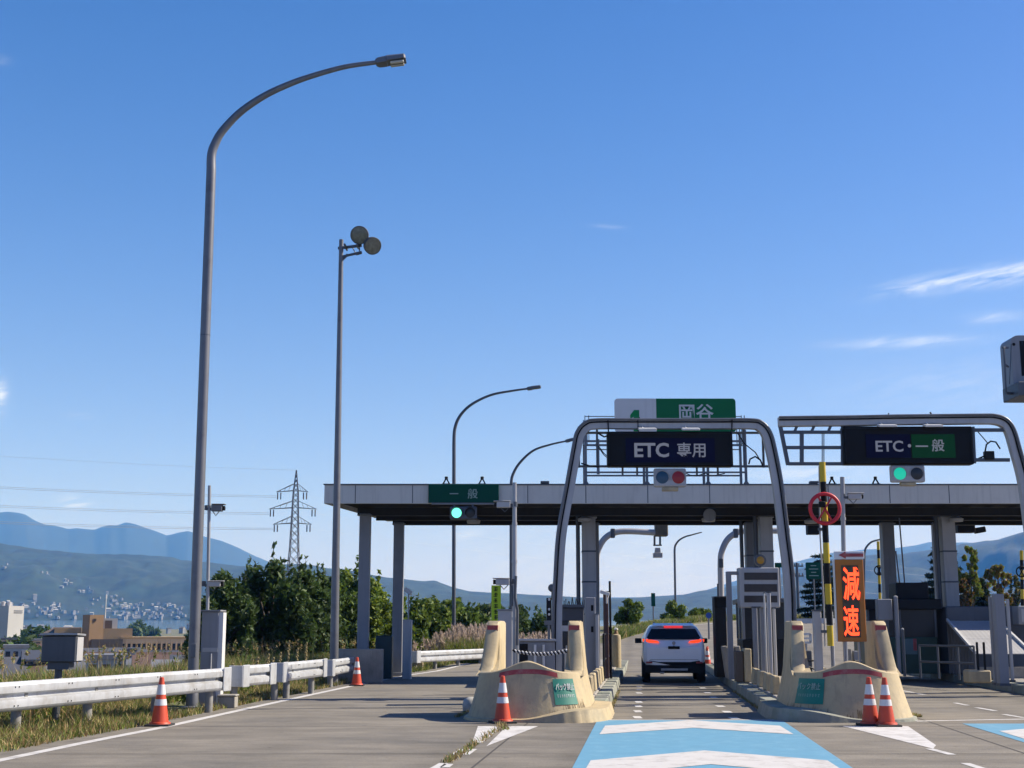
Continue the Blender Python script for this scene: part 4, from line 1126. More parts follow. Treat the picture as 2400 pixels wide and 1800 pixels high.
# ---------------------------------------------------------------- crash barriers
PROF = [(0, .80), (-.035, .805), (-.062, .785), (-.082, .75), (-.086, .69), (-.080, .652), (-.010, .630), (-.006, .605), (-.012, .580), (-.080, .555), (-.086, .52), (-.082, .45), (-.062, .415), (-.035, .395), (0, .40), (-.03, .43), (-.06, .46), (-.062, .51), (-.0, .56), (.0, .64), (-.062, .69), (-.06, .74), (-.03, .775)]
def guardrail(label, pts, post_at, z=0.0, wrap_left=False, mm='rail', side=1):
    """pts: ground line (x,y) of the beam face; the face looks to the right (+x)"""
    p0 = Vector((*pts[0], 0)); t = thing('guardrail', label, 'crash barrier', p0, 0, 'steel crash barriers')
    P = [Vector(p) for p in pts]; rows = []
    n = len(P)
    for i in range(n):
        d = (P[min(i + 1, n - 1)] - P[max(i - 1, 0)]).normalized(); nr = Vector((-d.y, d.x)) * side      # to the left of travel
        zz = ground_or_road(P[i].x, P[i].y) if z is None else z
        rows.append([(P[i].x + nr.x * a, P[i].y + nr.y * a, b + zz) for a, b in PROF])
    m = MB(); np_ = len(PROF)
    vs = [q for r in rows for q in r]
    m.add(vs, [(i * np_ + k, i * np_ + (k + 1) % np_, (i + 1) * np_ + (k + 1) % np_, (i + 1) * np_ + k) for i in range(n - 1) for k in range(np_)] + [tuple(range(np_ - 1, -1, -1)), tuple((n - 1) * np_ + k for k in range(np_))])
    m.build('rail_beam', M_[mm], t, p0, smooth=25)
    # flat end terminals
    for i, j in ((0, 1), (n - 1, n - 2)):
        d = (P[j] - P[i]).normalized(); e = P[i] + d * .30; nr = Vector((-d.y, d.x)) * (side if i == 0 else -side)
        zz = ground_or_road(P[i].x, P[i].y) if z is None else z
        m = MB(); a, b = P[i] - d * .02 - nr * .10, e - nr * .10
        m.bar((a.x, a.y, .6 + zz), (b.x, b.y, .6 + zz), .024, .44); 
        if wrap_left and i == 0:
            f = a - d * .05 + nr * .28
            m.bar((a.x, a.y, .6 + zz), (f.x, f.y, .6 + zz), .02, .42)
        m.build('end_plate', M_[mm], t, p0, bevel=.01)
    for q in post_at:
        s = q * (n - 1); i = min(n - 2, int(s)); c = P[i].lerp(P[i + 1], s - i); d = (P[i + 1] - P[i]).normalized(); nr = Vector((-d.y, d.x)) * side
        c = c + nr * .13; zz = ground_or_road(c.x, c.y) if z is None else z
        m = MB(); m.lathe([(.075, -.3), (.075, .70), (.0, .72)], 12, (c.x, c.y, zz)); m.bar((c.x - nr.x * .15, c.y - nr.y * .15, .6 + zz), (c.x, c.y, .6 + zz), .07, .1)
        m.build('post', M_['postm'], t, p0, smooth=50)
    for q in np.arange(.03, 1, max(.05, 1.0 / max(1, (P[-1] - P[0]).length / 1.9))):
        pass
    m = MB()
    Ltot = (P[-1] - P[0]).length
    for s in np.arange(1.2, Ltot - .5, 1.35):
        f = s / Ltot * (n - 1); i = min(n - 2, int(f)); c = P[i].lerp(P[i + 1], f - i); d = (P[i + 1] - P[i]).normalized(); nr = Vector((-d.y, d.x)) * side
        for dz in (.73, .47):
            for dd in (0, .09):
                g_ = c + d * dd - nr * .088
                m.box(g_.x, g_.y, dz + (ground_or_road(c.x, c.y) if z is None else z), .012, .012, .02)
    if m.v: m.build('bolts', M_['dark'], t, p0)
    return t
def ground_or_road(x, y): return max(ground_z(x, y), road_z(y) if x > edge_x(y) else -99)
M_['rail'] = mat('weathered guardrail', (.44, .46, .48), .5, .3, .12, 1.0, streak=.3, dirt=(.27, .25, .22), dirt_amt=.5, ds=2.2)
M_['postm'] = mat('grey post', (.23, .23, .22), .7, .2, .2, 3, dirt=(.18, .16, .13), dirt_amt=.4, ds=5)
def gp(px, py, z=.8):
    p = gd(px, py, z); return (p.x, p.y)
a, b = gp(0, 1600), gp(530, 1566)
a0 = (a[0] - (b[0] - a[0]) * .9, a[1] - (b[1] - a[1]) * .9)
def seg(p, q, n=6): return [(p[0] + (q[0] - p[0]) * i / n, p[1] + (q[1] - p[1]) * i / n) for i in range(n + 1)]
guardrail('longest steel guardrail, running from the left edge of the view past the tall lamp post', seg(a0, b, 10), (.1, .24, .38, .52, .66, .82, .97))
guardrail('short guardrail piece just right of the tall lamp post and cabinet', seg(gp(560, 1561), gp(637, 1556)), (.05,), wrap_left=True)
guardrail('guardrail piece in the middle of the weedy verge, three posts showing', seg(gp(655, 1554), gp(757, 1545)), (.03, .28, .85), wrap_left=True)
guardrail('guardrail piece passing the floodlight pole into the shade behind the small cone', seg(gp(772, 1546, .74), gp(910, 1530, .72), 8), (.08, .35, .7, .97), z=-.07, wrap_left=True)
guardrail('far guardrail in front of the pampas grass', seg(gp(972, 1527, .71), gp(1140, 1520, .72), 8), (.05, .3, .62, .95), z=-.085, wrap_left=True)
# distant barrier where the exit road bends
pts = [at(px, py, Y) for px, py, Y in ((1425, 1470, 78), (1500, 1458, 88), (1570, 1449, 98), (1640, 1443, 106), (1720, 1440, 112), (1800, 1440, 116), (1900, 1440, 120), (2020, 1440, 124))]
def far_rail(label, pts, drop=.62):
    p0 = pts[0]; t = thing('guardrail', label, 'crash barrier', (p0.x, p0.y, p0.z - .8), 0, 'steel crash barriers')
    m = MB(); m2 = MB()
    for a, b in zip(pts, pts[1:]): m.bar(a + Vector((0, 0, -.17)), b + Vector((0, 0, -.17)), .06, .34)
    m.build('rail_beam', M_['rail'], t, t.location)
    k = 0
    for a, b in zip(pts, pts[1:]):
        for f in (0, .25, .5, .75):
            c = a.lerp(b, f); m2 = MB(); m2.tube([(c.x, c.y + .1, c.z - 1.6), (c.x, c.y + .1, c.z - .1)], .06, 8); m2.build('post', M_['postm'], t, t.location)
    return t
far_rail('distant guardrail on the rising bend beyond the car', pts)
far_rail('distant guardrail crossing behind the striped arm and the lit board', [at(px, py, Y) for px, py, Y in ((1850, 1450, 96), (1930, 1449, 96), (2040, 1450, 98), (2120, 1452, 100))])

# ---------------------------------------------------------------- traffic cones
def make_cone(label, loc, bands):
    t = thing('traffic_cone', label, 'traffic cone', loc, rnd.uniform(-.3, .3), 'orange traffic cones')
    m = MB(); m.b2(-.19, .19, -.19, .19, 0, .035); m.build('base', M_['rubber'], t, bevel=.01)
    def rr(z): return .135 - (z - .035) * (.135 - .033) / .665
    def sec(nm, z0, z1, mm, grow=0.0, cap=False):
        q = MB(); pr = [(rr(z0) + grow, z0), (rr(z1) + grow, z1)]
        if cap: pr.append((0.018, z1 + .006))
        q.lathe(pr, 24); return q.build(nm, mm, t, smooth=40)
    sec('cone_body', .035, .70, M_['orange'], 0, True)
    q = MB(); q.lathe([(.165, .035), (.155, .06), (.132, .065)], 24); q.build('skirt', M_['orange'], t, smooth=30)
    for a, b in bands: sec('reflective_band', a, b, M_['conewhite'], .003)
    t.scale = (1.05, 1.05, 1.09)
    return t
make_cone('orange cone at the verge left of the edge line, nearest the camera on the left', gd(374, 1702), ((.30, .39), (.455, .60)))
make_cone('small looking orange cone beside the shaded guardrail by the floodlight pole', gd(836, 1608), ((.30, .39), (.455, .60)))
make_cone('orange cone standing against the nose of the left toll island', gd(1178, 1695), ((.30, .39), (.455, .60)))
make_cone('left cone of the pair in front of the middle island nose', gd(2041, 1701), ((.30, .39), (.455, .60)))
make_cone('right cone of the pair in front of the middle island nose', gd(2078, 1703), ((.30, .39), (.455, .60)))

# ---------------------------------------------------------------- verge furniture left
Yc = 27.4
b0 = at(483, 1650, Yc); b0.z = ground_z(b0.x, Yc)
t = thing('camera_pole', 'thin steel pole with two boxed cameras beside the tall lamp post', 'camera pole', b0, 0, 'camera poles')
tp = at(491, 1138, Yc)
m = MB(); m.tube([b0.lerp(tp, k / 6) for k in range(7)], .034, 12); m.build('pole', M_['galv'], t, b0, smooth=50)
def cam_box(t, off, px, py, Y, w, h, dirx, mm='lightpaint'):
    c = at(px, py, Y)
    m = MB(); m.box(c.x, c.y, c.z, w, .16, h); m.box(c.x + dirx * .03, c.y, c.z + h / 2 + .012, w * 1.25, .2, .016)
    b = m.build('camera_box', M_[mm], t, off, bevel=.012)
    l = MB(); l.lathe([(.045, 0), (.05, .05), (.04, .055), (0, .05)], 12, (c.x + dirx * w / 2, c.y, c.z), axis='X') if dirx > 0 else l.lathe([(0, -.055), (.04, -.055), (.05, -.05), (.045, 0)], 12, (c.x + dirx * w / 2, c.y, c.z), axis='X')
    l.build('lens', M_['dark'], b, off, smooth=40)
    k = MB(); k.bar((c.x - dirx * w / 2, c.y, c.z - .02), (c.x - dirx * (w / 2 + .12), c.y, c.z - .02), .05); k.lathe([(.05, -.04), (.05, .06)], 10, (c.x - dirx * (w / 2 + .1), c.y, c.z)); k.tube([(c.x - dirx * w * .4, c.y, c.z - h / 2), (c.x - dirx * w * .1, c.y, c.z - h / 2 - .09), (c.x + dirx * w * .2, c.y, c.z - h / 2)], .01, 6)
    k.build('bracket', M_['dpole'], t, off)
    return b
cam_box(t, b0, 509, 1191, Yc, .22, .13, 1, 'pole'); cam_box(t, b0, 503, 1369, Yc, .26, .10, 1)
b0 = at(500, 1640, Yc - .3); b0.z = ground_z(b0.x, Yc)
t = thing('equipment_cabinet', 'tall grey roadside cabinet with a label plate behind the guardrail', 'cabinet', b0)
A, B = at(474, 1433, Yc - .4), at(513, 1433, Yc - .4)
m = MB(); m.b2(A.x, B.x, Yc - .4, Yc + .05, b0.z, A.z); cb_ = m.build('body', M_['greypaint'], t, b0, bevel=.012)
m = MB(); m.b2(A.x - .02, B.x + .04, Yc - .44, Yc + .09, A.z + .002, A.z + .03); m.build('top', M_['greypaint'], t, b0)
m = MB(); m.b2(B.x + .002, B.x + .09, Yc - .38, Yc - .1, b0.z, A.z - .02); m.build('side_duct', M_['white'], t, b0)
p = at(492, 1523, Yc - .41); m = MB(); m.b2(p.x - .15, p.x + .15, Yc - .41, Yc - .402, p.z - .04, p.z + .04); m.build('label_plate', M_['lightpaint'], t, b0)
m = MB(); p = at(494, 1560, Yc - .43)
m.tube([(p.x, Yc - .43, b0.z), (p.x, Yc - .43, at(494, 1531, Yc).z)], .016, 8); m.build('conduit', M_['lightpaint'], t, b0)
Yb = 21.6
A, B = at(99, 1489, Yb), at(176, 1552, Yb)
b0 = at(134, 1600, Yb + .15); b0.z = ground_z(b0.x, Yb)
t = thing('junction_box', 'dark grey steel box on a post above the guardrail, far left', 'box', b0)
m = MB(); m.b2(A.x, B.x, Yb, Yb + .36, B.z, A.z - .01); m.build('box_body', M_['dpole'], t, b0, bevel=.012)
m = MB(); m.b2(B.x + .003, B.x + .012, Yb + .03, Yb + .33, B.z + .02, A.z - .03); m.build('pale_side', M_['lightpaint'], t, b0)  # side face coloured paler than the dark front, sunlight painted on
m = MB(); m.box((A.x + B.x) / 2, Yb + .18, A.z + .012, B.x - A.x + .05, .44, .03, rx=R(-2)); m.build('lid', M_['galv'], t, b0)
m = MB(); m.box((A.x + B.x) / 2 - .01, Yb + .18, B.z - .06, .34, .26, .11); m.tube([(b0.x, Yb + .18, b0.z), (b0.x, Yb + .18, B.z - .1)], .06, 12); m.build('post', M_['dpole'], t, b0)
b = gd(530, 1660); m = MB(); m.b2(b.x - .17, b.x + .17, b.y, b.y + .3, 0, .22); m.b2(b.x - .19, b.x + .19, b.y - .02, b.y + .32, .222, .26)
tag(m.build('concrete_block', M_['concrete'], bevel=.015), 'small concrete drain block under the gap in the guardrails', 'block')
b = gd(1078 - 100, 1573); m = MB(); m.b2(b.x - .2, b.x + .2, b.y, b.y + .3, 0, .30); m.b2(b.x - .12, b.x + .12, b.y - .012, b.y - .002, .06, .22)
tag(m.build('concrete_block', M_['cream'], bevel=.015), 'pale concrete footing block below the start of the far guardrail', 'block')
b = gd(890, 1610); m = MB(); b0 = at(852, 1548, 39); z_ = ground_z(b0.x, 39)
m.b2(b0.x - .75, b0.x + .55, 39, 39.3, z_, at(852, 1521, 39).z); tag(m.build('low_wall', M_['concrete'], bevel=.02), 'low concrete block wall behind the guardrail at the left canopy column', 'wall')
A, B = at(880, 1490, 42.3), at(918, 1560, 42.3)
m = MB(); m.b2(A.x, B.x, 42.3, 42.8, 0, A.z); tag(m.build('green_cabinet', mat('dark green steel', (.008, .035, .04), .5, 0, .15, 2), bevel=.02), 'dark teal metal cabinet between the two left canopy columns', 'cabinet')
# round mirror/lamp on a little pole and white cabinet near the left columns
p = at(958, 1384, 42.5); b0 = Vector((p.x, 42.5, 0))
t = thing('small_beacon', 'small white topped beacon on a thin pole right of the left canopy columns', 'beacon', b0)
m = MB(); m.tube([(p.x, 42.5, 0), (p.x, 42.5, p.z - .1)], .022, 8); m.build('pole', M_['galv'], t, b0)
m = MB(); m.box(p.x - .02, 42.5, p.z - .02, .26, .2, .14, ry=R(35)); m.build('head', M_['white'], t, b0, bevel=.03, segs=2)
A, B = at(944, 1452, 42), at(961, 1570, 42)
t = thing('equipment_cabinet', 'narrow pale cabinet standing against the second left column', 'cabinet', (A.x, 42, 0))
m = MB(); m.b2(A.x, B.x, 42, 42.35, 0, A.z); m.build('body', M_['lightpaint'], t, t.location, bevel=.01)
m = MB(); m.b2(B.x + .002, B.x + .03, 42.02, 42.33, 0, A.z - .02); m.build('pale_side', M_['white'], t, t.location)
# ================================================================ THINGS ON THE ISLANDS
def solo(m, name, mm, label, cat, loc, group=None, **k):
    o = m.build(name, mm, None, off=loc, **k); o.location = loc
    return tag(o, label, cat, group)
def panel(px0, px1, py0, py1, Y, d, z0=None):
    A, B = at(px0, py0, Y), at(px1, py1, Y)
    m = MB(); m.b2(A.x, B.x, Y, Y + d, B.z if z0 is None else z0, A.z); return m, A, B

# --- camera poles on islands 1 and 2
def cam_pole(label, pxt, pxb, pytop, Y, boxes, r=.045):
    b = at(pxb, 1560, Y); b.z = .24
    tp = at(pxt, pytop, Y)
    t = thing('camera_pole', label, 'camera pole', b, 0, 'camera poles')
    m = MB(); m.tube([b.lerp(tp, k / 6) for k in range(7)], r, 12)
    for k in (.35, .62, .8):
        c = b.lerp(tp, k); m.lathe([(r * 1.25, -.03), (r * 1.25, .03)], 12, c)
    m.build('pole', M_['galv'], t, b, smooth=50)
    for px, py, d in boxes: cam_box(t, b, px, py, Y, .28, .12, d)
    return t, b
t, b = cam_pole('tall camera pole above the left island with boxed cameras pointing left', 1206, 1206, 1131, 27.6, [(1180, 1183, -1), (1178, 1364, -1)])
m = MB(); m.tube([at(1199, 1372, 27.6), at(1202, 1400, 27.6), at(1200, 1420, 27.6)], .035, 8); m.tube([at(1209, 1350, 27.5), at(1207, 1400, 27.5), at(1213, 1430, 27.5), at(1212, 1520, 27.5)], .03, 8)
m.build('cable_bundle', M_['dpole'], t, b, smooth=50)
t, b = cam_pole('camera pole over the middle island with a camera pointing right', 1974, 1981, 1118, 29.2, [(2002, 1164, 1)], .05)

# --- island 1
A, B = at(1152, 1372, 29.5), at(1174, 1459, 29.5)
t = thing('banner', 'narrow yellow green banner with small black characters beside the left horn', 'banner', (A.x, 29.5, .24))
m = MB(); m.b2(A.x, B.x, 29.5, 29.52, B.z, A.z); m.build('cloth', M_['yelgreen'], t, t.location)
m = MB(); m.tube([(A.x + .01, 29.56, .24), (A.x + .01, 29.56, A.z)], .014, 8); m.build('pole', M_['galv'], t, t.location)
g_ = random.Random(9)
for k in range(6):                                # characters too blurred to read in the photograph: strokes only
    c = at(1162, 1381 + k * 13.2, 29.5); m = MB()
    for j in range(3): m.b2(c.x - g_.uniform(.03, .05), c.x + g_.uniform(.03, .05), 29.492, 29.497, c.z + (j - 1) * .032 - .006, c.z + (j - 1) * .032 + .008)
    m.b2(c.x - .008, c.x + .008, 29.489, 29.4915, c.z - .045, c.z + .045); m.build('character', M_['black'], t, t.location)
m, A, B = panel(1167, 1201, 1431, 1560, 28.2, .5, .24)
t = thing('equipment_cabinet', 'tall grey cabinet right behind the left horn of the first nose', 'cabinet', (A.x, 28.2, .24))
m.build('body', M_['lightpaint'], t, t.location, bevel=.01)
m = MB(); m.b2(A.x - .02, B.x + .02, 28.18, 28.72, A.z + .002, A.z + .03); m.build('top', M_['greypaint'], t, t.location)
m = MB(); m.b2(A.x + .02, B.x - .02, 28.192, 28.198, .4, A.z - .08); m.build('door', M_['lightpaint'], t, t.location)
# machine block behind the chain
Y = 30.3
A, B = at(1216, 1498, Y), at(1301, 1580, Y)
t = thing('ticket_machine', 'low grey machine cabinet with two white tubes behind the striped chain', 'machine', ((A.x + B.x) / 2, Y, .24))
m = MB(); m.b2(A.x, B.x, Y, Y + .8, .24, A.z - .05); m.build('body', M_['greypaint'], t, t.location, bevel=.02)
m = MB(); m.b2(A.x - .03, B.x + .03, Y - .04, Y + .84, A.z - .047, A.z); m.build('top', M_['lightpaint'], t, t.location, bevel=.01)
m = MB(); m.b2(A.x + .02, A.x + .2, Y - .012, Y - .002, .5, A.z - .1); m.build('opening', M_['black'], t, t.location)
for px in (1254, 1274):
    x = at(px, 1520, Y).x; m = MB(); m.tube([(x, Y - .06, .3), (x, Y - .06, A.z - .12)], .03, 10); m.build('tube', M_['white'], t, t.location, smooth=50)
x = at(1287, 1500, Y).x; m = MB(); m.tube([(x, Y + .1, A.z), (x, Y + .1, A.z + .35)], .03, 8); m.box(x, Y + .1, A.z + .36, .2, .12, .1); m.build('bracket', M_['pole'], t, t.location)
# striped chain between two posts
Yh = 26.9
a, b = at(1203, 1525, Yh), at(1331, 1524, Yh); lo = at(1267, 1533, Yh)
t = thing('plastic_chain', 'black and white twisted chain hanging across the back of the first nose', 'chain', a)
N_ = 30
for par, mm in ((0, 'black'), (1, 'conewhite')):
    m = MB()
    for k in range(N_):
        if k % 2 != par: continue
        f = (k + .5) / N_; x = a.x + (b.x - a.x) * f; z = lo.z + (a.z - lo.z) * (2 * f - 1) ** 2
        m.tube([(x - .028, Yh, z + .022), (x, Yh - .01, z + .004), (x + .028, Yh, z - .022)], .022, 8)
    o_ = m.build('black_links' if not par else 'white_links', M_[mm], t, a, smooth=60)
for px in (1212, 1330):
    x = at(px, 1520, Yh).x; bz = Vector((x, Yh + .06, .24))
    m = MB(); m.tube([(x, Yh + .06, .24), (x, Yh + .06, a.z + .1)], .03, 10); m.lathe([(.1, .0), (.1, .02), (.04, .04)], 12, bz)
    solo(m, 'chain_post', M_['galv'], 'slim steel post holding the %s end of the striped chain' % ('left' if px < 1300 else 'right'), 'post', bz, 'posts of the striped chain', smooth=40)
# dark signal thing and round mirror by the arch leg
Y = 32.6
A, B = at(1281, 1401, Y), at(1293, 1474, Y)
t = thing('indicator_column', 'slim black indicator column with small lights left of the arch leg', 'indicator', (A.x, Y, .24))
m = MB(); m.b2(A.x, B.x, Y, Y + .2, B.z, A.z); m.build('case', M_['dark'], t, t.location, bevel=.01)
m = MB(); m.tube([(A.x + .06, Y + .1, .24), (A.x + .06, Y + .1, B.z)], .035, 10); m.build('post', M_['lightpaint'], t, t.location, smooth=50)
for py in (1405, 1428, 1440): 
    c = at(1287, py, Y); m = MB(); m.lathe([(0, -.012), (.028, -.006), (.03, .0)], 12, (c.x, Y - .002, c.z), axis='Y'); m.build('lamp', M_['conewhite'], t, t.location)
c = at(1294, 1378, Y); m = MB(); m.lathe([(0, -.05), (.08, -.04), (.1, 0), (.09, .05), (0, .06)], 16, (c.x, Y, c.z), axis='Y'); m.tube([(c.x, Y, c.z), (c.x, Y + .05, A.z - .05)], .02, 8)
m.build('round_horn', M_['dpole'], t, t.location, smooth=50)
# tall narrow panels right of the right horn (px 1365-1405)
for x0, x1, y0, Y, mm, lb in ((1372, 1397, 1400, 33.2, 'greypaint', 'tall grey lane control box with two dark slots beside the right horn'),
                              (1396, 1405, 1440, 33.0, 'lightpaint', 'narrow pale duct on the right of the tall lane control box')):
    m, A, B = panel(x0, x1, y0, 1560, Y, .45, .24); t = thing('control_box', lb, 'control box', (A.x, Y, .24))
    m.build('body', M_[mm], t, t.location, bevel=.012)
    if mm == 'greypaint':
        for py in (1425, 1475):
            c = at(1388, py, Y); m = MB(); m.b2(c.x - .03, c.x + .03, Y - .01, Y - .002, c.z - .07, c.z + .07); m.build('slot', M_['black'], t, t.location)
    else:
        m = MB(); m.b2(A.x - .005, B.x + .005, Y - .01, Y + .46, A.z + .002, A.z + .02); m.build('cap', M_['greypaint'], t, t.location)
m, A, B = panel(1318, 1370, 1424, 1560, 36.5, 2.2, .24)
t = thing('toll_booth', 'low dark toll booth with a hedge of cables on top, left island', 'booth', (A.x, 36.5, .24))
m.build('body', M_['roofdark'], t, t.location, bevel=.02)
m = MB(); m.b2(A.x - .08, B.x + .08, 36.4, 38.8, A.z + .003, A.z + .08); m.build('roof', M_['dpole'], t, t.location)
m = MB(); m.b2(A.x - .004, A.x + .38, 36.485, 36.497, 1.1, 1.75); m.build('window', M_['win'], t, t.location)
m = MB()
for k in range(12):
    x = A.x + .05 + k * .05; m.tube([(x, 36.6, A.z + .08), (x + rnd.uniform(-.03, .03), 36.6, A.z + .08 + rnd.uniform(.08, .2))], .012, 5)
m.build('cable_ends', M_['dark'], t, t.location)
m, A, B = panel(1316, 1333, 1466, 1524, 28.6, .06)
t = thing('info_panel', 'pale framed panel partly hidden by the right horn of the first nose', 'panel', (A.x, 28.6, .24)); m.build('board', M_['lightpaint'], t, t.location)
m = MB(); m.b2(A.x + .02, B.x - .01, 28.59, 28.598, B.z + .03, A.z - .12); m.build('glass', M_['win'], t, t.location)
m = MB(); m.tube([(A.x + .08, 28.64, .24), (A.x + .08, 28.64, B.z)], .02, 8); m.build('post', M_['galv'], t, t.location)
# barrier machine: reddish brown column + black rod
Y = 36.0
def solo_col(px0, px1, py0, Y, mm, name, label, cat, z0=.24, d=.3):
    m, A, B = panel(px0, px1, py0, 1560, Y, d, z0)
    t = thing(name, label, cat, ((A.x + B.x) / 2, Y, z0))
    m.build('body', M_[mm], t, t.location, bevel=.015)
    k = MB(); k.b2(A.x - .015, B.x + .015, Y - .015, Y + d + .015, A.z + .002, A.z + .03); k.build('cap', M_['dpole'], t, t.location)
    return t
M_['rust'] = mat('dark red brown', (.07, .035, .03), .7, 0, .3, 4)
bm_ = solo_col(1415, 1428, 1388, Y, 'rust', 'barrier_machine', 'dark red brown barrier machine at the left side of the first lane', 'barrier')
a, b = at(1429, 1362, Y + .1), at(1431, 1478, Y + .1)
m = MB(); m.tube([(b.x, Y + .1, .24), tuple(b), tuple(a)], .03, 8); m.box(b.x - .03, Y + .1, 1.5, .12, .1, .16)
m.build('raised_arm', M_['black'], bm_, bm_.location, smooth=50)
c = at(1422, 1388, Y - .1); m = MB(); m.box(c.x - .05, Y - .1, c.z - .02, .26, .14, .09, ry=R(18)); m.b2(c.x - .02, c.x + .02, Y - .08, Y - .03, c.z - .3, c.z - .03)
solo(m, 'small_camera', M_['white'], 'small white camera on top of the red brown barrier machine', 'camera', Vector((c.x, Y - .1, c.z)), bevel=.01)
# railings along the lane on island 1 (right edge)
def railing(label, pts, h, bars, mm, z0=.24, r=.028):
    b0 = Vector((*pts[0], z0)); t = thing('railing', label, 'railing', b0)
    for p in pts:
        m = MB(); m.tube([(p[0], p[1], z0), (p[0], p[1], z0 + h)], r * 1.1, 8); m.build('post', M_[mm], t, b0, smooth=50)
    for f in bars:
        m = MB(); m.tube([(p[0], p[1], z0 + h * f) for p in pts], r, 8); m.build('rail', M_[mm], t, b0, smooth=50)
    return t
railing('dark railing with two slanting rails on the left side of the first lane', [(ic(ISL1, y) + .95, y) for y in (34.5, 37.5, 40.5)], 1.15, (1, .45), 'dark')
def bollard(x, y, label, r=.09, h=.85, mm='cream', z0=.0):
    m = MB(); m.lathe([(r, 0), (r, h - .12), (r * .85, h - .03), (0, h)], 14); 
    o = m.build('bollard', M_[mm], None, smooth=50); o.location = (x, y, z0); return tag(o, label, 'bollard', 'bollards beside the lanes')
bollard(ic(ISL1, 47) + 1.0, 47, 'brown bollard left of the car, near the end of the left island', .16, 1.15, 'rustpost' if 'rustpost' in M_ else 'cream', .2)
t = thing('cylinder_tank', 'two short white topped cylinders left of the car', 'cylinders', (ic(ISL1, 48) + .75, 48, .24))
for k in (0, 1):
    m = MB(); m.lathe([(.09, 0), (.09, 1.1), (.05, 1.22), (0, 1.24)], 12, (k * .22, 0, 0)); cyl = m.build('cylinder', M_['brown'], t, smooth=40)
    m = MB(); m.lathe([(.07, 1.243), (.07, 1.3), (0, 1.33)], 12, (k * .22, 0, 0)); m.build('cap', M_['white'], cyl, smooth=40)

# --- striped arm with red ring, island 2
def striped_arm(label, a, b, r, n, ring, ring_r, ringm, ringc, Y, start=0):
    t = thing('striped_arm', label, 'barrier arm', (b.x, Y, b.z), 0, 'raised striped barrier arms')
    for k in range(n):
        p, q_ = a.lerp(b, k / n), a.lerp(b, (k + 1) / n - .002)
        m = MB(); m.tube([p, q_], r, 12); m.build('stripe', M_['yellow'] if (k + start) % 2 == 0 else M_['black'], t, t.location, smooth=50)
    if ring:
        c = ring; ro = MB(); N_ = 36
        pts = [(c.x + ring_r * math.cos(2 * math.pi * k / N_), Y - r - .03, c.z + ring_r * math.sin(2 * math.pi * k / N_)) for k in range(N_ + 1)]
        ro.tube(pts, ring_r * .13, 8, caps=False)
        if ringc:
            for an in (58, 118): 
                dx, dz = ring_r * math.cos(R(an)), ring_r * math.sin(R(an))
                ro.bar((c.x - dx, Y - r - .03, c.z - dz), (c.x + dx, Y - r - .03, c.z + dz), ring_r * .20, .03)
        ro.build('ring', ringm, t, t.location, smooth=50)
    return t
Y = 28.6
t = striped_arm('yellow and black raised arm carrying a red ring with a cross, middle island', at(1927, 1083, Y), at(1947, 1515, Y), .068, 9, at(1931, 1193, Y), .315, M_['red'], True, Y)
m = MB(); m.tube([at(1920, 1092, Y + .1), at(1922, 1250, Y + .1), at(1930, 1400, Y + .1), at(1934, 1515, Y + .1)], .018, 8); m.build('guide_rod', M_['lightpaint'], t, t.location, smooth=50)
c = at(1927, 1182, Y - .14); m = MB(); m.box(c.x, c.y, c.z, .14, .1, .13); m.build('lamp', M_['black'], t, t.location, bevel=.02)
for py in (1240, 1480): 
    m = MB(); c = at(1925 + (py - 1083) * .03, py, Y); m.box(c.x - .03, Y + .06, c.z, .12, .12, .06); m.build('clamp', M_['dpole'], t, t.location)
# two pale housings either side of the arm
for x0, x1, y0, Yq, lb in ((1908, 1930, 1432, 28.9, 'left pale post of the frame holding the striped arm'), (1948, 1958, 1432, 28.9, 'right pale post of the frame holding the striped arm')):
    solo_col(x0, x1, y0, Yq, 'lightpaint', 'frame_post', lb, 'post', d=.22)
# orange lit board 減速
Y = 24.35
A, B = at(1957, 1311, Y), at(2032, 1504, Y)
t = thing('speed_board', 'tall orange framed board with glowing red characters and an arrow plate above', 'sign', ((A.x + B.x) / 2, Y, .24)); o0 = t.location
m = MB(); m.b2(A.x, B.x, Y, Y + .14, B.z, A.z); m.build('frame', M_['ledorange'], t, o0, bevel=.01)
m = MB(); p, q_ = at(1971, 1325, Y), at(2018, 1494, Y); m.b2(p.x, q_.x, Y - .008, Y - .002, q_.z, p.z); m.build('matrix_panel', mat('dark led matrix', (.05, .035, .012), .5, 0, .5, 14), t, o0)
for ch, py, h in (('減', 1368, .47), ('速', 1455, .43)):
    c = at(1995, py, Y); o_ = text_mesh('lettering', ch, h, M_['ledred'], t, facing(Vector((c.x, Y - .012, c.z)) - o0), .004, .66, .007)
    dz = max(v.co.z for v in o_.data.vertices) - min(v.co.z for v in o_.data.vertices)
    cz = sum((max(v.co.z for v in o_.data.vertices), min(v.co.z for v in o_.data.vertices))) / 2
    for v in o_.data.vertices: v.co.z = cz + (v.co.z - cz) * (.60 if ch == '減' else .55) / dz
m = MB(); m.b2(A.x - .02, A.x - .005, Y + .02, Y + .12, B.z, A.z); m.build('edge_strip', M_['white'], t, o0)
p, q_ = at(1955, 1292, Y), at(2026, 1310, Y)
m = MB(); m.b2(p.x, q_.x, Y, Y + .04, q_.z + .003, p.z); ap = m.build('arrow_plate', M_['conewhite'], t, o0, bevel=.006)
l_, r_, cz = at(1965, 1301, Y).x, at(2023, 1301, Y).x, at(1990, 1301, Y).z
m = MB(); m.prismY([(l_, cz), (l_ + .13, cz - .065), (l_ + .13, cz - .03), (r_, cz - .03), (r_, cz + .03), (l_ + .13, cz + .03), (l_ + .13, cz + .065)], Y - .01, Y - .002); m.build('arrow', M_['redtape'], ap, o0)
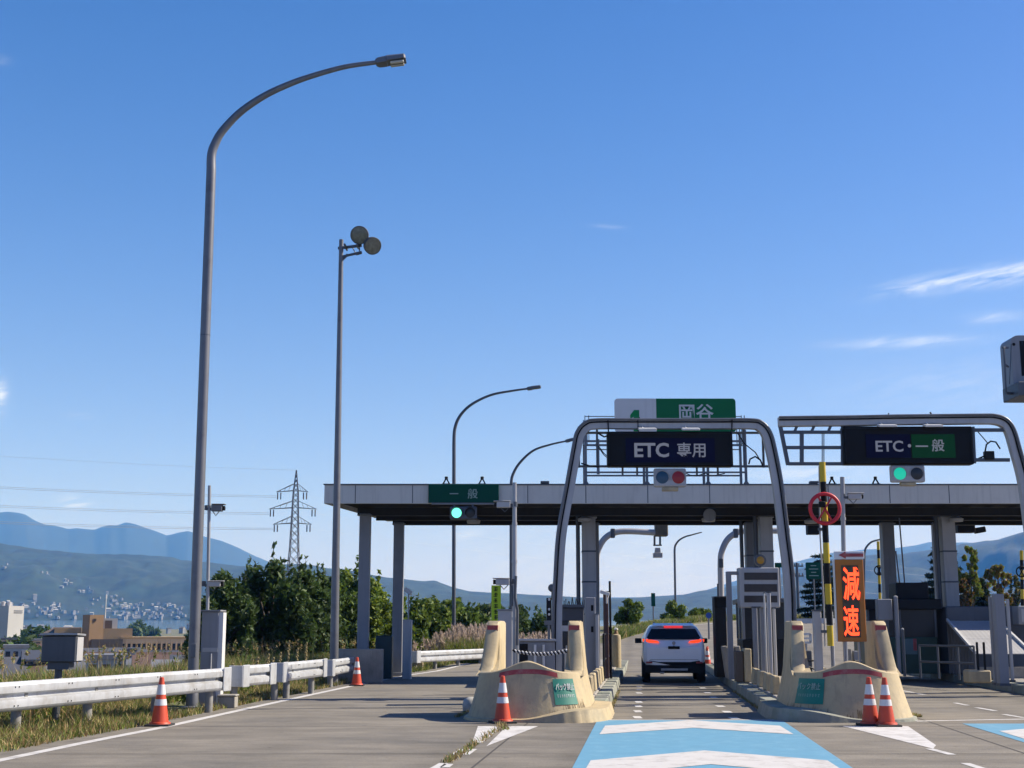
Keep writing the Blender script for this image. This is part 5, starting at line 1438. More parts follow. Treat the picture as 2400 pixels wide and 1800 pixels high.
for x in (A.x + .12, B.x - .12):
    m = MB(); m.tube([(x, Y + .1, .0), (x, Y + .1, B.z + .05)], .025, 8); m.build('leg', M_['galv'], t, o0, smooth=50)

# --- toll fee display and neighbours (island 2)
Y = 35.2
A, B = at(1732, 1330, Y), at(1829, 1424, Y)
t = thing('fee_display', 'grey lane display box with three dark rows on a post, middle island', 'display', ((A.x + B.x) / 2, Y, .24)); o0 = t.location
m = MB(); m.b2(A.x, B.x, Y, Y + .42, B.z, A.z); m.build('cabinet', M_['lightpaint'], t, o0, bevel=.03, segs=2)
for y0, y1 in ((1342, 1359), (1369, 1387), (1396, 1412)):
    p, q_ = at(1744, y0, Y), at(1822, y1, Y); m = MB(); m.b2(p.x, q_.x, Y - .012, Y - .002, q_.z, p.z); m.build('display_row', mat('dark amber row', (.02, .012, .01), .3, 0, .5, 8), t, o0)
m = MB(); m.b2(A.x + .5, A.x + .72, Y + .1, Y + .32, .24, B.z); m.build('post', M_['greypaint'], t, o0, bevel=.01)
m = MB(); m.bar((A.x - .28, Y + .2, A.z - .14), (A.x, Y + .2, A.z - .14), .09); m.bar((A.x - .25, Y + .2, .24), (A.x - .25, Y + .2, A.z - .1), .13); m.build('side_frame', M_['greypaint'], t, o0)
c = at(1782, 1313, Y + .05)
t = thing('warning_lamp', 'round amber lamp standing above the three row display', 'lamp', (c.x, Y + .05, A.z)); o0 = t.location
m = MB(); m.lathe([(0, -.03), (.1, -.02), (.12, .0)], 22, tuple(c), axis='Y'); m.build('lens', mat('amber lens', (.42, .22, .02), .35, 0, .15, 8), t, o0, smooth=50)
m = MB(); m.lathe([(.125, -.02), (.155, -.01), (.155, .1), (0, .12)], 22, tuple(c), axis='Y'); m.bar((c.x, c.y + .06, A.z), (c.x, c.y + .06, c.z - .1), .06); m.build('housing', M_['dpole'], t, o0, smooth=40)
t = thing('toll_booth', 'dark green glazed toll booth beside the car on the middle island', 'booth', (ic(ISL2, 38), 38, .24), -SKA)
m = MB(); m.b2(-.75, .55, 0, 2.6, 0, 1.0); m.build('wall', M_['dark'], t, bevel=.02)
m = MB(); m.b2(-.72, .52, .03, 2.57, 1.0, 2.0); m.build('window', M_['win'], t)
m = MB(); m.b2(-.85, .65, -.1, 2.7, 2.0, 2.14); m.build('roof', M_['dpole'], t, bevel=.02)
for x, y in ((-.72, 0.03), (.52, .03), (-.72, 2.57), (.52, 2.57), (-.72, 1.3)):
    m = MB(); m.box(x, y, 1.5, .07, .07, 1.0); m.build('corner_post', M_['greypaint'], t)
t = solo_col(1675, 1706, 1400, 37.0, 'dark', 'barrier_machine', 'black box topped machine at the right side of the first lane', 'barrier', d=.5)
c = at(1690, 1412, 36.95); m = MB(); m.b2(at(1674, 1400, 36.95).x, at(1707, 1400, 36.95).x, 36.93, 36.97, at(1690, 1424, 36.95).z, at(1690, 1399, 36.95).z); m.build('black_head', M_['black'], t, t.location, bevel=.01)
bm_ = t; a = at(1683, 1368, 38); m = MB(); m.tube([(a.x, 38, .24), (a.x, 38, a.z)], .035, 8); m.box(a.x, 38, 1.7, .1, .1, .12)
m.build('raised_arm', M_['dpole'], bm_, bm_.location, smooth=50)
for x0, x1, y0, Yq, mm, lb in ((1764, 1779, 1424, 34.4, 'greypaint', 'blue grey tall post left of the thin twin posts, middle island'),
                              (1793, 1797, 1391, 34.0, 'white', 'thin pale conduit in front of the three row display'),
                              (1799, 1812, 1389, 33.8, 'lightpaint', 'light grey square post in front of the three row display'),
                              (1812, 1822, 1426, 34.2, 'lightpaint', 'shorter pale post just right of the light grey square post'),
                              (1779, 1786, 1424, 35.0, 'dpole', 'slim dark post between the blue grey post and the pale conduit')):
    solo_col(x0, x1, y0, Yq, mm, 'lane_post', lb, 'post', d=.16)
m, A, B = panel(1744, 1762, 1520, 1555, 33.6, .4, .24); t = thing('cream_block', 'cream painted block on the middle island beside the tall posts', 'block', (A.x, 33.6, .24)); m.build('block', M_['cream'], t, t.location, bevel=.02)
m = MB(); m.b2(A.x - .2, A.x - .01, 33.65, 34, .24, B.z + .3); m.build('side_block', M_['brownd'], t, t.location, bevel=.02)
m, A, B = panel(1695, 1740, 1515, 1580, 36.2, .6, .24); t = thing('guide_wall', 'sloping grey guard plates on the left edge of the middle island', 'guard wall', (A.x, 36.2, .24))
for k in range(3):
    m = MB(); m.box(A.x + .1 + k * .17, 36.4, .24 + .42, .13, .3, .84, ry=R(-7)); m.build('plate', M_['concrete'], t, t.location, bevel=.015)
solo(MB().box(0, 0, .28, .6, .35, .08).box(0, 0, .42, .5, .25, .2), 'post_foot', M_['cream'], 'low cream footing beside the nose of the middle island', 'footing', Vector((ic(ISL2, 27.4) - .95, 27.4, 0)), bevel=.02)
# white open frame cabinet seen between horns of nose 2
Y = 30.2
A, B = at(1862, 1486, Y), at(1900, 1506, Y)
t = thing('bracket_frame', 'white bracket frame behind the left horn of the middle nose', 'frame', (A.x, Y, .24))
m = MB(); m.bar((A.x, Y, A.z), (B.x, Y, A.z), .05); m.bar((A.x, Y, B.z), (B.x, Y, B.z), .05); m.bar((B.x, Y, A.z), (B.x, Y, B.z), .05); m.bar((A.x, Y, (A.z + B.z) / 2), (B.x, Y, (A.z + B.z) / 2), .04); m.build('upper_frame', M_['white'], t, t.location)
m = MB(); m.tube([(A.x + .1, Y + .05, .24), (A.x + .1, Y + .05, B.z)], .03, 8); m.tube([(B.x - .1, Y + .05, .24), (B.x - .1, Y + .05, B.z)], .03, 8); m.build('legs', M_['galv'], t, t.location)
def cyl_cluster(px, py, Y, w, label):
    c = at(px, py, Y); t = thing('equipment_cluster', label, 'equipment', (c.x, Y, .24)); g = random.Random(int(px))
    for k in range(5):
        m = MB(); x = c.x + g.uniform(-.5, .5) * w; z = .24 + (c.z - .24) * g.uniform(.6, 1); s = w * g.uniform(.16, .3)
        m.box(x, Y + g.uniform(0, .25), (z + .24) / 2, s, .2, z - .24); m.build('box', [M_['lightpaint'], M_['dpole'], M_['greypaint'], M_['white'], M_['concrete']][k], t, t.location, bevel=.012)
    m = MB()
    for k in range(3): m.tube([(c.x - w / 2, Y - .05, .5 + k * .15), (c.x, Y - .15, .62 + k * .12), (c.x + w / 2, Y - .05, .45 + k * .2)], .018, 6)
    m.build('hoses', M_['dark'], t, t.location, smooth=50)
cyl_cluster(1886, 1522, 29.6, .5, 'small grey boxes and hoses left of the striped arm foot')
cyl_cluster(1998, 1520, 29.4, .35, 'small boxes and hoses below the orange lit board')
m, A, B = panel(2068, 2078, 1532, 1560, 27.5, .3, .24); t = thing('pale_box', 'low pale box behind the right horn of the middle nose', 'box', (A.x, 27.5, .24)); m.build('body', M_['lightpaint'], t, t.location, bevel=.01)

# ---------------------------------------------------------------- antenna gantries past the canopy
def antenna(label, pxs, Y, box):
    P = smooth3([tuple(at(a, b, Y)) for a, b in pxs], 6)
    P[0] = (P[0][0], P[0][1], .24)
    t = thing('antenna_gantry', label, 'gantry', P[0], 0, 'curved antenna gantries')
    m = MB(); m.tube(P, .115, 14)
    m.build('curved_pole', M_['lightpaint'], t, P[0], smooth=50)
    for f in (.3, .72):
        c = Vector(P[int(f * (len(P) - 1))]); m = MB(); m.box(c.x, c.y, c.z, .16, .30, .34); m.build('flange', M_['dpole'], t, P[0], bevel=.02)
    if box:
        a, b = at(1535, 1227, Y), at(1565, 1257, Y)
        m = MB(); m.b2(a.x, b.x, Y - .2, Y + .3, b.z, a.z); m.build('roadside_unit', mat('weathered brown box', (.10, .08, .05), .6, 0, .4, 3), t, P[0], bevel=.03)
        m = MB()
        for px in (1534, 1547): m.bar(at(px, 1256, Y), at(px, 1277, Y), .07)
        m.bar(at(1531, 1278, Y), at(1551, 1278, Y), .05); m.build('hanger', M_['dpole'], t, P[0])
        a, b = at(1531, 1296, Y), at(1552, 1307, Y)
        m = MB(); m.b2(a.x, b.x, Y - .18, Y + .18, b.z, a.z); m.box((a.x + b.x) / 2, Y, a.z + .1, .22, .25, .18, tx=.8); m.build('antenna', M_['lightpaint'], t, P[0], bevel=.01)
    return t
antenna('pale curved antenna pole reaching over the first lane with a hanging antenna box', [(1398, 1470), (1398, 1400), (1398, 1320), (1401, 1292), (1414, 1266), (1436, 1250), (1470, 1245), (1545, 1249)], 50, True)
antenna('pale curved antenna pole bending right behind the middle columns', [(1690, 1470), (1690, 1400), (1689, 1320), (1692, 1292), (1704, 1266), (1724, 1250), (1750, 1244), (1850, 1244)], 50, False)
c = at(1905, 1241, 47); m = MB(); m.box(c.x, 47, c.z, .42, .4, .36); m.bar((c.x, 47, c.z + .18), (c.x, 47, zb_ + .3), .08); m.bar((c.x, 47, zb_ + .3), (c.x, YK, zb_ + .3), .08)
solo(m, 'ceiling_camera', M_['dark'], 'dark camera box hanging behind the canopy next to the striped arm', 'camera', Vector((c.x, 47, c.z)), bevel=.02)
c = at(2278, 1241, 46.6); t = thing('camera_cluster', 'black cluster of cameras hanging behind the canopy right of the last column', 'camera', (c.x, 46.6, c.z))
m = MB(); m.box(c.x - .25, 46.6, c.z + .05, .62, .4, .34); m.build('case', M_['black'], t, t.location, bevel=.03)
m = MB(); m.box(c.x + .27, 46.6, c.z - .02, .34, .3, .2, ry=R(-10)); m.build('hood', M_['dark'], t, t.location, bevel=.02)
m = MB(); m.bar((c.x - .2, 46.6, c.z + .2), (c.x - .2, 46.6, zb_ + .3), .08); m.bar((c.x - .2, 46.6, zb_ + .3), (c.x - .2, YK, zb_ + .3), .08); m.build('hanger', M_['dark'], t, t.location)
# PA horn under the canopy
c = at(1663, 1207, 41.2); m = MB(); m.lathe([(.16, -.02), (.19, -.02), (.2, .0), (.08, .2), (.06, .3), (0, .3)], 20, (0, 0, 0), axis='Y'); m.bar((0, .2, 0), (0, .2, zb_ - .2 - c.z), .04)
solo_o = m.build('loudspeaker', M_['greypaint'], None, smooth=40); solo_o.location = c; tag(solo_o, 'round grey loudspeaker under the canopy ceiling above the car', 'loudspeaker')

# ---------------------------------------------------------------- car
def car():
    Yc = gd(1574, 1600).y + .15
    x = at(1574, 1600, Yc).x
    t = thing('car', 'white SUV waiting in the first lane with its brake lights on', 'car', (x, Yc - .75, 0), -SKA * .9)
    Wd = .91
    def sec(y, top, wb, wr, zlow=.42, belt=1.22):
        hb = min(belt, top)
        p = [(0, zlow), (wb * .80, zlow), (wb * .93, zlow + .07), (wb * .985, .62), (wb, .82), (wb * .985, 1.0), (wb * .955, hb - .05), (wb * .93, hb)]
        n_ = 5
        for k in range(1, n_ + 1):
            f = k / n_; z = hb + (top - hb) * math.sin(f * math.pi / 2) ** .9; w = wb * .93 + (wr - wb * .93) * f ** 1.3
            p.append((w, z))
        p += [(wr * .6, top + .02 * (top > belt)), (0, top + .03 * (top > belt))]
        return [(a, y, b) for a, b in p]
    st = [sec(.0, 1.0, .78, .70, .5), sec(.04, 1.1, .84, .76, .46), sec(.10, 1.2, .875, .80, .44), sec(.16, 1.30, .89, .78, .42), sec(.42, 1.56, .905, .62), sec(.75, 1.645, .91, .60), sec(1.7, 1.66, .91, .61), sec(2.4, 1.62, .91, .60),
          sec(3.05, 1.30, .905, .68), sec(3.35, 1.1, .90, .76), sec(4.1, 1.0, .87, .72), sec(4.55, .86, .76, .6, .45), sec(4.66, .7, .66, .5, .48)]
    n_ = len(st[0]); m = MB(); full = [[(-a, b, c) for a, b, c in s[::-1]] + s[1:] for s in st]
    m.grid(full); m.add(full[0], [tuple(range(len(full[0])))]); m.add(full[-1], [tuple(range(len(full[0]) - 1, -1, -1))])
    body = m.build('body', M_['carwhite'], t, smooth=32)
    sd_ = body.modifiers.new('sub', 'SUBSURF'); sd_.levels = sd_.render_levels = 1
    # tail gate glass with dark surround
    def rearpt(u, z, l=.012):                    # on the slanted rear above the belt
        y = .16 + (z - 1.22) / .36 * .24; hw = .80 - (z - 1.22) * .55
        return (u * hw, y - .03 - l, z)
    m = MB(); g_ = [[rearpt(-1 + 2 * i / 10, 1.23 + .30 * j / 4) for i in range(11)] for j in range(5)]
    g_ = [[(a, b - .045 * (1 - (abs(a) / .8) ** 2), c) for a, b, c in r] for r in g_]
    m.grid(g_); m.build('rear_window', M_['glass'], t, smooth=60)
    m = MB(); m.b2(-.27, .27, .30, .345, 1.555, 1.615); m.build('high_brake_light', M_['tailhi'], t, bevel=.01)
    m = MB(); m.add([(-.60, .34, 1.60), (.60, .34, 1.60), (.58, .62, 1.668), (-.58, .62, 1.668), (-.60, .34, 1.625), (.60, .34, 1.625), (.58, .66, 1.69), (-.58, .66, 1.69)], [(0, 1, 5, 4), (4, 5, 6, 7), (1, 2, 6, 5), (3, 0, 4, 7), (0, 3, 2, 1)])
    m.build('spoiler', M_['carwhite'], t, bevel=.01)
    for s_ in (-1, 1):
        m = MB(); m.add([(s_ * .42, .035, 1.14), (s_ * .78, .10, 1.13), (s_ * .86, .35, 1.17), (s_ * .86, .35, 1.235), (s_ * .76, .10, 1.235), (s_ * .46, .035, 1.19)], [(0, 1, 4, 5), (1, 2, 3, 4)] if s_ > 0 else [(5, 4, 1, 0), (4, 3, 2, 1)])
        o_ = m.build('tail_light', M_['tail'], t); so = o_.modifiers.new('t', 'SOLIDIFY'); so.thickness = .05; so.offset = 0
        m = MB(); m.box(s_ * 1.0, 2.75, 1.17, .2, .14, .15); m.bar((s_ * .88, 2.78, 1.12), (s_ * .95, 2.76, 1.13), .05); m.build('mirror', M_['dark'], t, bevel=.035, segs=3)
        m = MB(); m.tube([(s_ * .52, .75, 1.70), (s_ * .54, 1.4, 1.725), (s_ * .52, 2.3, 1.70)], .018, 6); m.build('roof_rail', M_['dpole'], t, smooth=50)
        m = MB(); m.b2(s_ * .62, s_ * .80, -.035, .0, .56, .61); m.build('reflector', M_['redtape'], t, bevel=.005)
        m = MB(); m.add([(s_ * .80, .55, 1.30), (s_ * .90, 1.0, 1.25), (s_ * .90, 2.9, 1.25), (s_ * .72, 2.3, 1.56), (s_ * .70, .8, 1.56)], [(0, 1, 2, 3, 4) if s_ > 0 else (4, 3, 2, 1, 0)])
        o_ = m.build('side_window', M_['glass'], t)
    m = MB(); 
    for x0 in (0,):
        m.add([(-.84, .03, .30), (.84, .03, .30), (.88, .12, .58), (.70, -.02, .64), (.45, -.045, .60), (-.45, -.045, .60), (-.70, -.02, .64), (-.88, .12, .58)], [(0, 1, 2, 3, 4, 5, 6, 7)])
    m.box(0, .12, .40, 1.66, .3, .22); m.b2(-.55, .55, -.05, .0, .30, .36)
    m.build('bumper', M_['dark'], t, bevel=.01)
    for s_ in (-1, 1):
        m = MB(); m.bar((s_ * .70, .022, .66), (s_ * .70, .05, 1.10), .008, .02); m.build('panel_gap', M_['black'], t)
    m = MB(); m.bar((-.68, .0, .665), (.68, .0, .665), .012, .008); m.build('panel_gap', M_['black'], t)
    m = MB(); m.lathe([(0, -.012), (.045, -.01), (.05, .0)], 16, (0, .02, 1.13), axis='Y'); m.build('badge', M_['rim'], t)
    m = MB(); m.b2(-.38, .38, -.058, -.046, .36, .42); m.build('skid_plate', M_['lightpaint'], t, bevel=.005)
    m = MB(); m.b2(-.165, .165, -.02, -.006, .96, 1.04); m.build('licence_plate', M_['black'], t, bevel=.02)
    m = MB(); m.box(.0, 1.05, 1.72, .03, .12, .06, tx=.4, ty=.3); m.build('antenna_fin', M_['black'], t)
    m = MB(); m.b2(-.42, -.28, -.06, .15, .27, .33); m.build('exhaust', M_['galv'], t, bevel=.02)
    m = MB(); m.b2(-.8, .8, .4, 4.4, .28, .45); m.build('underbody', M_['black'], t)
    for x0 in (-.79, .79):
        for y0 in (.85, 3.55):
            m = MB(); m.lathe([(.22, -.115), (.33, -.115), (.355, -.08), (.355, .08), (.33, .115), (.22, .115)], 28, (x0, y0, .355), axis='X'); wh = m.build('wheel', M_['tyre'], t, smooth=40)
            m = MB(); m.lathe([(.03, -.10), (.215, -.09), (.215, .09), (.03, .10)], 12, (x0, y0, .355), axis='X'); m.build('rim', M_['rim'], wh, smooth=30)
    return t
car()

# ---------------------------------------------------------------- far signs, posts, plants on the bend
def far_sign(label, px0, px1, py0, py1, Y, mm, round_=False, postpy=1450, cat='sign', txt=None, pxp=None):
    A, B = at(px0, py0, Y), at(px1, py1, Y); cx = (A.x + B.x) / 2
    gz = ground_z(cx, Y)
    t = thing('road_sign', label, cat, (cx, Y, gz), 0, 'distant road signs'); o0 = t.location
    m = MB()
    if round_: r_ = (B.x - A.x) / 2; m.lathe([(0, -.02), (r_, -.02), (r_, .02), (0, .02)], 24, (cx, Y, (A.z + B.z) / 2), axis='Y')
    else: m.prismY(rrect(A.x, B.x, B.z, A.z, (B.x - A.x) * .08), Y, Y + .05)
    bd = m.build('board', mm, t, o0)
    m = MB()
    for x in ([cx] if B.x - A.x < 1.5 else [A.x + .4, B.x - .4]): m.tube([(x, Y + .08, gz), (x, Y + .08, A.z - .1)], .05, 8)
    m.build('post', M_['pole'], t, o0)
    if txt:
        for k in range(4):
            m = MB(); zz = A.z + (B.z - A.z) * (.2 + .2 * k); hw_ = (B.x - A.x) * (.18, .3, .16, .3)[k]
            m.b2(cx - hw_, cx + hw_, Y - .012, Y - .004, zz - .03, zz + .03); m.build('faint_line', M_['signpale'], bd, o0)
    return t
far_sign('small tall green sign on a thin post beyond the car', 1526, 1536, 1390, 1421, 92, M_['greend'])
far_sign('round blue sign on a thin post right of the car', 1654, 1668, 1435, 1450, 75, mat('blue sign', (.01, .06, .28), .5), True)
far_sign('dark green direction sign in front of the conifer, left of the striped arm', 1888, 1926, 1318, 1357, 100, M_['greend'], txt=('長野', '松本'))
far_sign('small dark green panel behind the right leg of the first arch', 1816, 1838, 1319, 1330, 60, M_['greend'])
b = at(1873, 1470, 125); b.z = ground_z(b.x, 125)
t = thing('utility_pole', 'dark utility pole with two crossarms far behind the middle island', 'utility pole', b)
tz = at(1873, 1319, 125).z
m = MB(); m.tube([tuple(b), (b.x, 125, tz)], [.17, .12], 10); m.build('pole', M_['dpole'], t, b, smooth=50)
for py in (1327, 1350):
    z = at(1873, py, 125).z; m = MB(); m.bar((b.x - .6, 125, z), (b.x + .6, 125, z), .12)
    for dx in (-.5, -.2, .2, .5): m.lathe([(.05, 0), (.05, .2), (0, .22)], 8, (b.x + dx, 125, z + .06))
    m.build('crossarm', M_['dpole'], t, b)
m = MB(); c = gd(1648, 1500); 
for k, (px, py) in enumerate(((1658, 1512), (1664, 1500), (1672, 1490), (1652, 1505))):
    Y = 52; p = at(px, py + 22, Y); p.z = road_z(Y)
    make_cone(['red and white cone farthest left in the cluster behind the car', 'red and white cone in the middle of the cluster behind the car', 'red and white cone next to the dark machine behind the car', 'red and white cone closest to the car mirror'][k], Vector((p.x, Y + k * .8, road_z(Y + k * .8))), ((.30, .39), (.455, .60)))

# ---------------------------------------------------------------- island 3 and the right side
Y = 33
t = thing('toll_booth', 'dark green toll booth on the right hand island under the canopy', 'booth', (at(2120, 1500, 40).x, 40, .24), -SKA)
x0, x1 = -1.05, .95
m = MB(); m.b2(x0, x1, 0, 2.8, 0, 1.05); m.build('wall', mat('dark green booth', (.008, .045, .035), .5, 0, .2, 2), t, bevel=.02)
m = MB(); m.b2(x0 + .03, x1 - .03, .03, 2.77, 1.05, 1.85); m.build('window', M_['win'], t)
m = MB(); m.b2(x0 - .15, x1 + .15, -.15, 2.95, 1.85, 2.15); m.build('roof', M_['dark'], t, bevel=.02)
m = MB(); m.b2(-.1, .85, .4, 1.6, 2.152, 2.65); m.build('roof_unit', M_['dark'], t, bevel=.03)
for x in (x0 + .03, -.1, x1 - .03):
    m = MB(); m.box(x, .02, 1.45, .06, .06, .8); m.build('corner_post', M_['dpole'], t)
for x, h in ((.05, 3.6), (.2, 4.6)):
    m = MB(); m.tube([(x, .6, 2.65), (x - .06, .6, h)], .022, 6); m.build('aerial', M_['dpole'], t)
m = MB(); m.b2(-.05, .35, -.012, -.002, .55, 1.0); nt = m.build('notice', mat('grey blue notice', (.08, .14, .16), .5), t)
m = MB(); m.b2(.24, .34, -.018, -.013, .66, 1.0); m.build('red_stripe', M_['redtape'], nt)
for k, (px, py0, Yq, w, lb) in enumerate(((2074, 1408, 38.6, .16, 'grey box topped post at the left end of the right island'), (2100, 1400, 38.4, .1, 'thin pale post before the green booth'), (2116, 1476, 37.6, .07, 'short pale post before the green booth'))):
    p = at(px, py0, Yq); m = MB(); m.b2(p.x - w / 2, p.x + w / 2, Yq, Yq + w, .24, p.z); t = thing('lane_post', lb, 'post', (p.x, Yq, .24)); m.build('body', M_['dpole'] if k != 1 else M_['greypaint'], t, t.location, bevel=.01)
    if k == 0: m = MB(); m.b2(p.x - .22, p.x + .2, Yq - .02, Yq + .25, p.z - .55, p.z + .05); m.build('head_box', M_['greypaint'], t, t.location, bevel=.02)
    else: m = MB(); m.lathe([(w * .6, 0), (w * .6, .03), (0, .05)], 10, (p.x, Yq + w / 2, p.z + .002)); m.build('cap', M_['lightpaint'], t, t.location)
striped_arm('small yellow and black arm with a black ring, far down the second lane', at(2058, 1269, 56), at(2064, 1450, 56), .06, 9, at(2059, 1337, 56), .19, M_['black'], True, 56)
striped_arm('yellow and black arm with a black ring at the right edge of the view', at(2394, 1290, 56), at(2397, 1450, 56), .07, 7, at(2392, 1340, 56), .21, M_['black'], True, 56)
# stair roof: sloping corrugated sheet over the underpass stairs
Yn_, Yf_ = 36.0, 39.5
Lx0, Rx0 = at(2289, 1532, Yn_).x, at(2420, 1532, Yn_).x
zn, zf = at(2289, 1532, Yn_).z, at(2222, 1455, Yf_).z
Lx1, Rx1 = at(2222, 1455, Yf_).x, at(2338, 1455, Yf_).x
t = thing('stair_shelter', 'sloping pale metal roof over a staircase with railings on the right island', 'shelter', (Lx0, Yn_, .24)); o0 = t.location
def L3(a, b, f): return Vector(a).lerp(Vector(b), f)
a0, a1, b0_, b1 = Vector((Lx0, Yn_, zn)), Vector((Lx1, Yf_, zf)), Vector((Rx0, Yn_, zn)), Vector((Rx1, Yf_, zf))
for k, (f0, f1) in enumerate(((0, .42), (.425, .78), (.785, 1))):
    m = MB(); rows = []
    for f in (f0, f1): rows.append([L3(L3(a0, a1, f), L3(b0_, b1, f), i / 24) + Vector((0, 0, .003 * (i % 2))) for i in range(25)])
    m.grid(rows); o_ = m.build('roof_sheet', M_['lightpaint'], t, o0); so = o_.modifiers.new('t', 'SOLIDIFY'); so.thickness = .02; so.offset = -1
for a, b in ((a0, a1), (b0_, b1)):
    m = MB(); m.bar(a + Vector((-.03, 0, .03)), b + Vector((-.03, 0, .03)), .06, .08); m.build('edge_rail', M_['white'], t, o0)
for k in range(9):
    f = k / 8; p = a0.lerp(a1, f) + Vector((-.03, 0, 0)); m = MB(); m.bar((p.x, p.y, .24), (p.x, p.y, p.z - .02), .035); m.build('baluster', M_['dpole'], t, o0)
m = MB(); m.b2(Lx1, Rx1 + 1.2, Yf_ + .1, Yf_ + 1.2, .24, zf + .42); m.build('stair_head', M_['dpole'], t, o0, bevel=.03)
m = MB(); m.add([(Lx0 + .1, Yn_ + .1, .24), (Rx0, Yn_ + .1, .24), (Rx0, Yn_ + .1, zn - .35), (Lx0 + .1, Yn_ + .1, zn - .35)], [(0, 1, 2, 3)]); 
o_ = m.build('front_wall', M_['concrete'], t, o0); so = o_.modifiers.new('t', 'SOLIDIFY'); so.thickness = .12
railing('dark two rail railing in front of the staircase on the right island', [(at(px, 1530, Yq).x, Yq) for px, Yq in ((2155, 36.5), (2198, 35.8), (2245, 35.2), (2283, 34.6))], .85, (1, .5), 'dpole')
m, A, B = panel(2272, 2325, 1571, 1602, 33.0, .5, .24); tag(m.build('planter_block', M_['cream'], bevel=.03), 'cream concrete block at the foot of the staircase railing', 'block')
for px, py, Yq, w, mm, lb in ((2342, 1392, 31.4, .22, 'greypaint', 'stout blue grey square post at the right, tallest of its group'), (2325, 1398, 31.8, .12, 'greypaint', 'slim grey post left of the stout blue grey post'),
                              (2290, 1505, 33.2, .05, 'dark', 'short thin dark stake left of the slim grey post'), (2306, 1505, 33.2, .05, 'dark', 'short thin dark stake nearer the slim grey post'),
                              (2362, 1404, 33.5, .07, 'lightpaint', 'thin pale notched post just right of the stout post')):
    p = at(px, py, Yq); m = MB(); m.b2(p.x - w / 2, p.x + w / 2, Yq, Yq + w, .24, p.z)
    t = thing('lane_post', lb, 'post', (p.x, Yq, .24)); m.build('body', M_[mm], t, t.location, bevel=.01)
    m = MB(); m.b2(p.x - w / 2 - .02, p.x + w / 2 + .02, Yq - .02, Yq + w + .02, .24, .3); m.build('foot_plate', M_['dpole'], t, t.location)
m, A, B = panel(2386, 2460, 1420, 1464, 38.5, .5); t = thing('equipment_cabinet', 'grey framed cabinet on a post, cut by the right edge of the view', 'cabinet', (A.x, 38.5, .24)); m.build('body', M_['greypaint'], t, t.location, bevel=.02)
m = MB(); m.b2(A.x + .08, B.x - .08, 38.49, 38.498, B.z + .08, A.z - .08); m.build('panel', M_['lightpaint'], t, t.location)
m = MB(); m.b2(A.x + .3, A.x + .45, 38.6, 38.75, .24, B.z); m.build('post', M_['dpole'], t, t.location)
m = MB(); m.b2(ic(ISL3, 30) - 1.0, ic(ISL3, 30) + .8, 30.0, 30.35, .24, .62); tag(m.build('guard_wall', M_['concrete'], bevel=.03), 'low concrete guard wall on the right island, nearest the camera', 'wall')

# big variable sign at the right edge
Y = 33.0
A, B = at(2368, 786, Y), at(2640, 916, Y)
t = thing('message_sign', 'large grey cabinet message sign cut by the right edge of the view', 'sign', (A.x + 1.5, Y, 0)); o0 = t.location
m = MB(); pf = rrect(A.x, B.x, B.z, A.z, .18); m.prismY(pf, Y, Y + .75); m.build('cabinet', M_['greypaint'], t, o0)
m = MB(); p, q_ = at(2389, 799, Y), at(2610, 881, Y); m.b2(p.x, q_.x, Y - .01, Y - .002, q_.z, p.z); m.build('display', M_['black'], t, o0)
m = MB(); p, q_ = at(2376, 897, Y - .2), at(2640, 932, Y - .2); m.b2(p.x, q_.x, Y - .5, Y + .6, q_.z, p.z - .02); m.build('catwalk', M_['dpole'], t, o0, bevel=.02)
m = MB(); m.tube([at(2352, 815, Y - .1), at(2355, 855, Y - .1), at(2358, 920, Y - .1)], .022, 8); m.bar(at(2350, 815, Y - .1), at(2362, 815, Y), .05); m.bar(at(2356, 855, Y - .1), at(2364, 860, Y), .035); m.bar(at(2358, 922, Y - .1), at(2380, 922, Y), .06); m.bar(at(2370, 806, Y), at(2366, 900, Y), .02)
m.build('ladder_rail', M_['dpole'], t, o0)
m = MB(); x = at(2560, 900, Y).x; m.tube([(x, Y + .9, 0), (x, Y + .9, A.z)], .2, 16); m.bar((x, Y + .9, A.z - .4), (x, Y + .7, A.z - .4), .2); m.build('pole', M_['greypaint'], t, o0, smooth=50)
c = at(2376, 807, Y); m = MB(); m.lathe([(0, -.02), (.035, -.015), (.04, 0)], 12, (c.x, Y - .002, c.z), axis='Y'); m.build('sensor', M_['black'], t, o0)
# ================================================================ TREES AND PLANTS
def tree(name, label, cat, x, y, z, trunk_h, r0, blobs, n, size, mats, seed, group=None, aspect=1.6, shell=.35, shoots=(), col='bark'):
    t = thing(name, label, cat, (x, y, z), 0, group)
    g = random.Random(seed)
    m = MB(); m.tube([(0, 0, -.3), (g.uniform(-.1, .1), 0, trunk_h * .5), (g.uniform(-.2, .2), g.uniform(-.2, .2), trunk_h)], [r0, r0 * .75, r0 * .3], 9)
    for b in blobs[:14]:
        s = trunk_h * g.uniform(.25, .8)
        m.tube([(0, 0, s), (b[0] * .5, b[1] * .5, s + (b[2] - s) * .6), (b[0], b[1], b[2])], [r0 * .4, r0 * .25, r0 * .08], 6)
    for sx_, sy_, z0, z1, lean in shoots:
        m.tube([(sx_, sy_, z0), (sx_ + lean, sy_, z1)], [r0 * .14, r0 * .04], 5)
    m.build('trunk', M_[col], t, smooth=60)
    bl = list(blobs)
    for sx_, sy_, z0, z1, lean in shoots:
        k = 7
        for i in range(k):
            f = (i + .6) / k; bl.append((sx_ + lean * f + g.uniform(-.06, .06), sy_, z0 + (z1 - z0) * f, .19 * (1.2 - f), .19 * (1.2 - f), (z1 - z0) / k * .5))
    leaves('crown', bl, n, size, [M_[q] for q in mats], t, seed=seed, aspect=aspect, shell=shell)
    return t
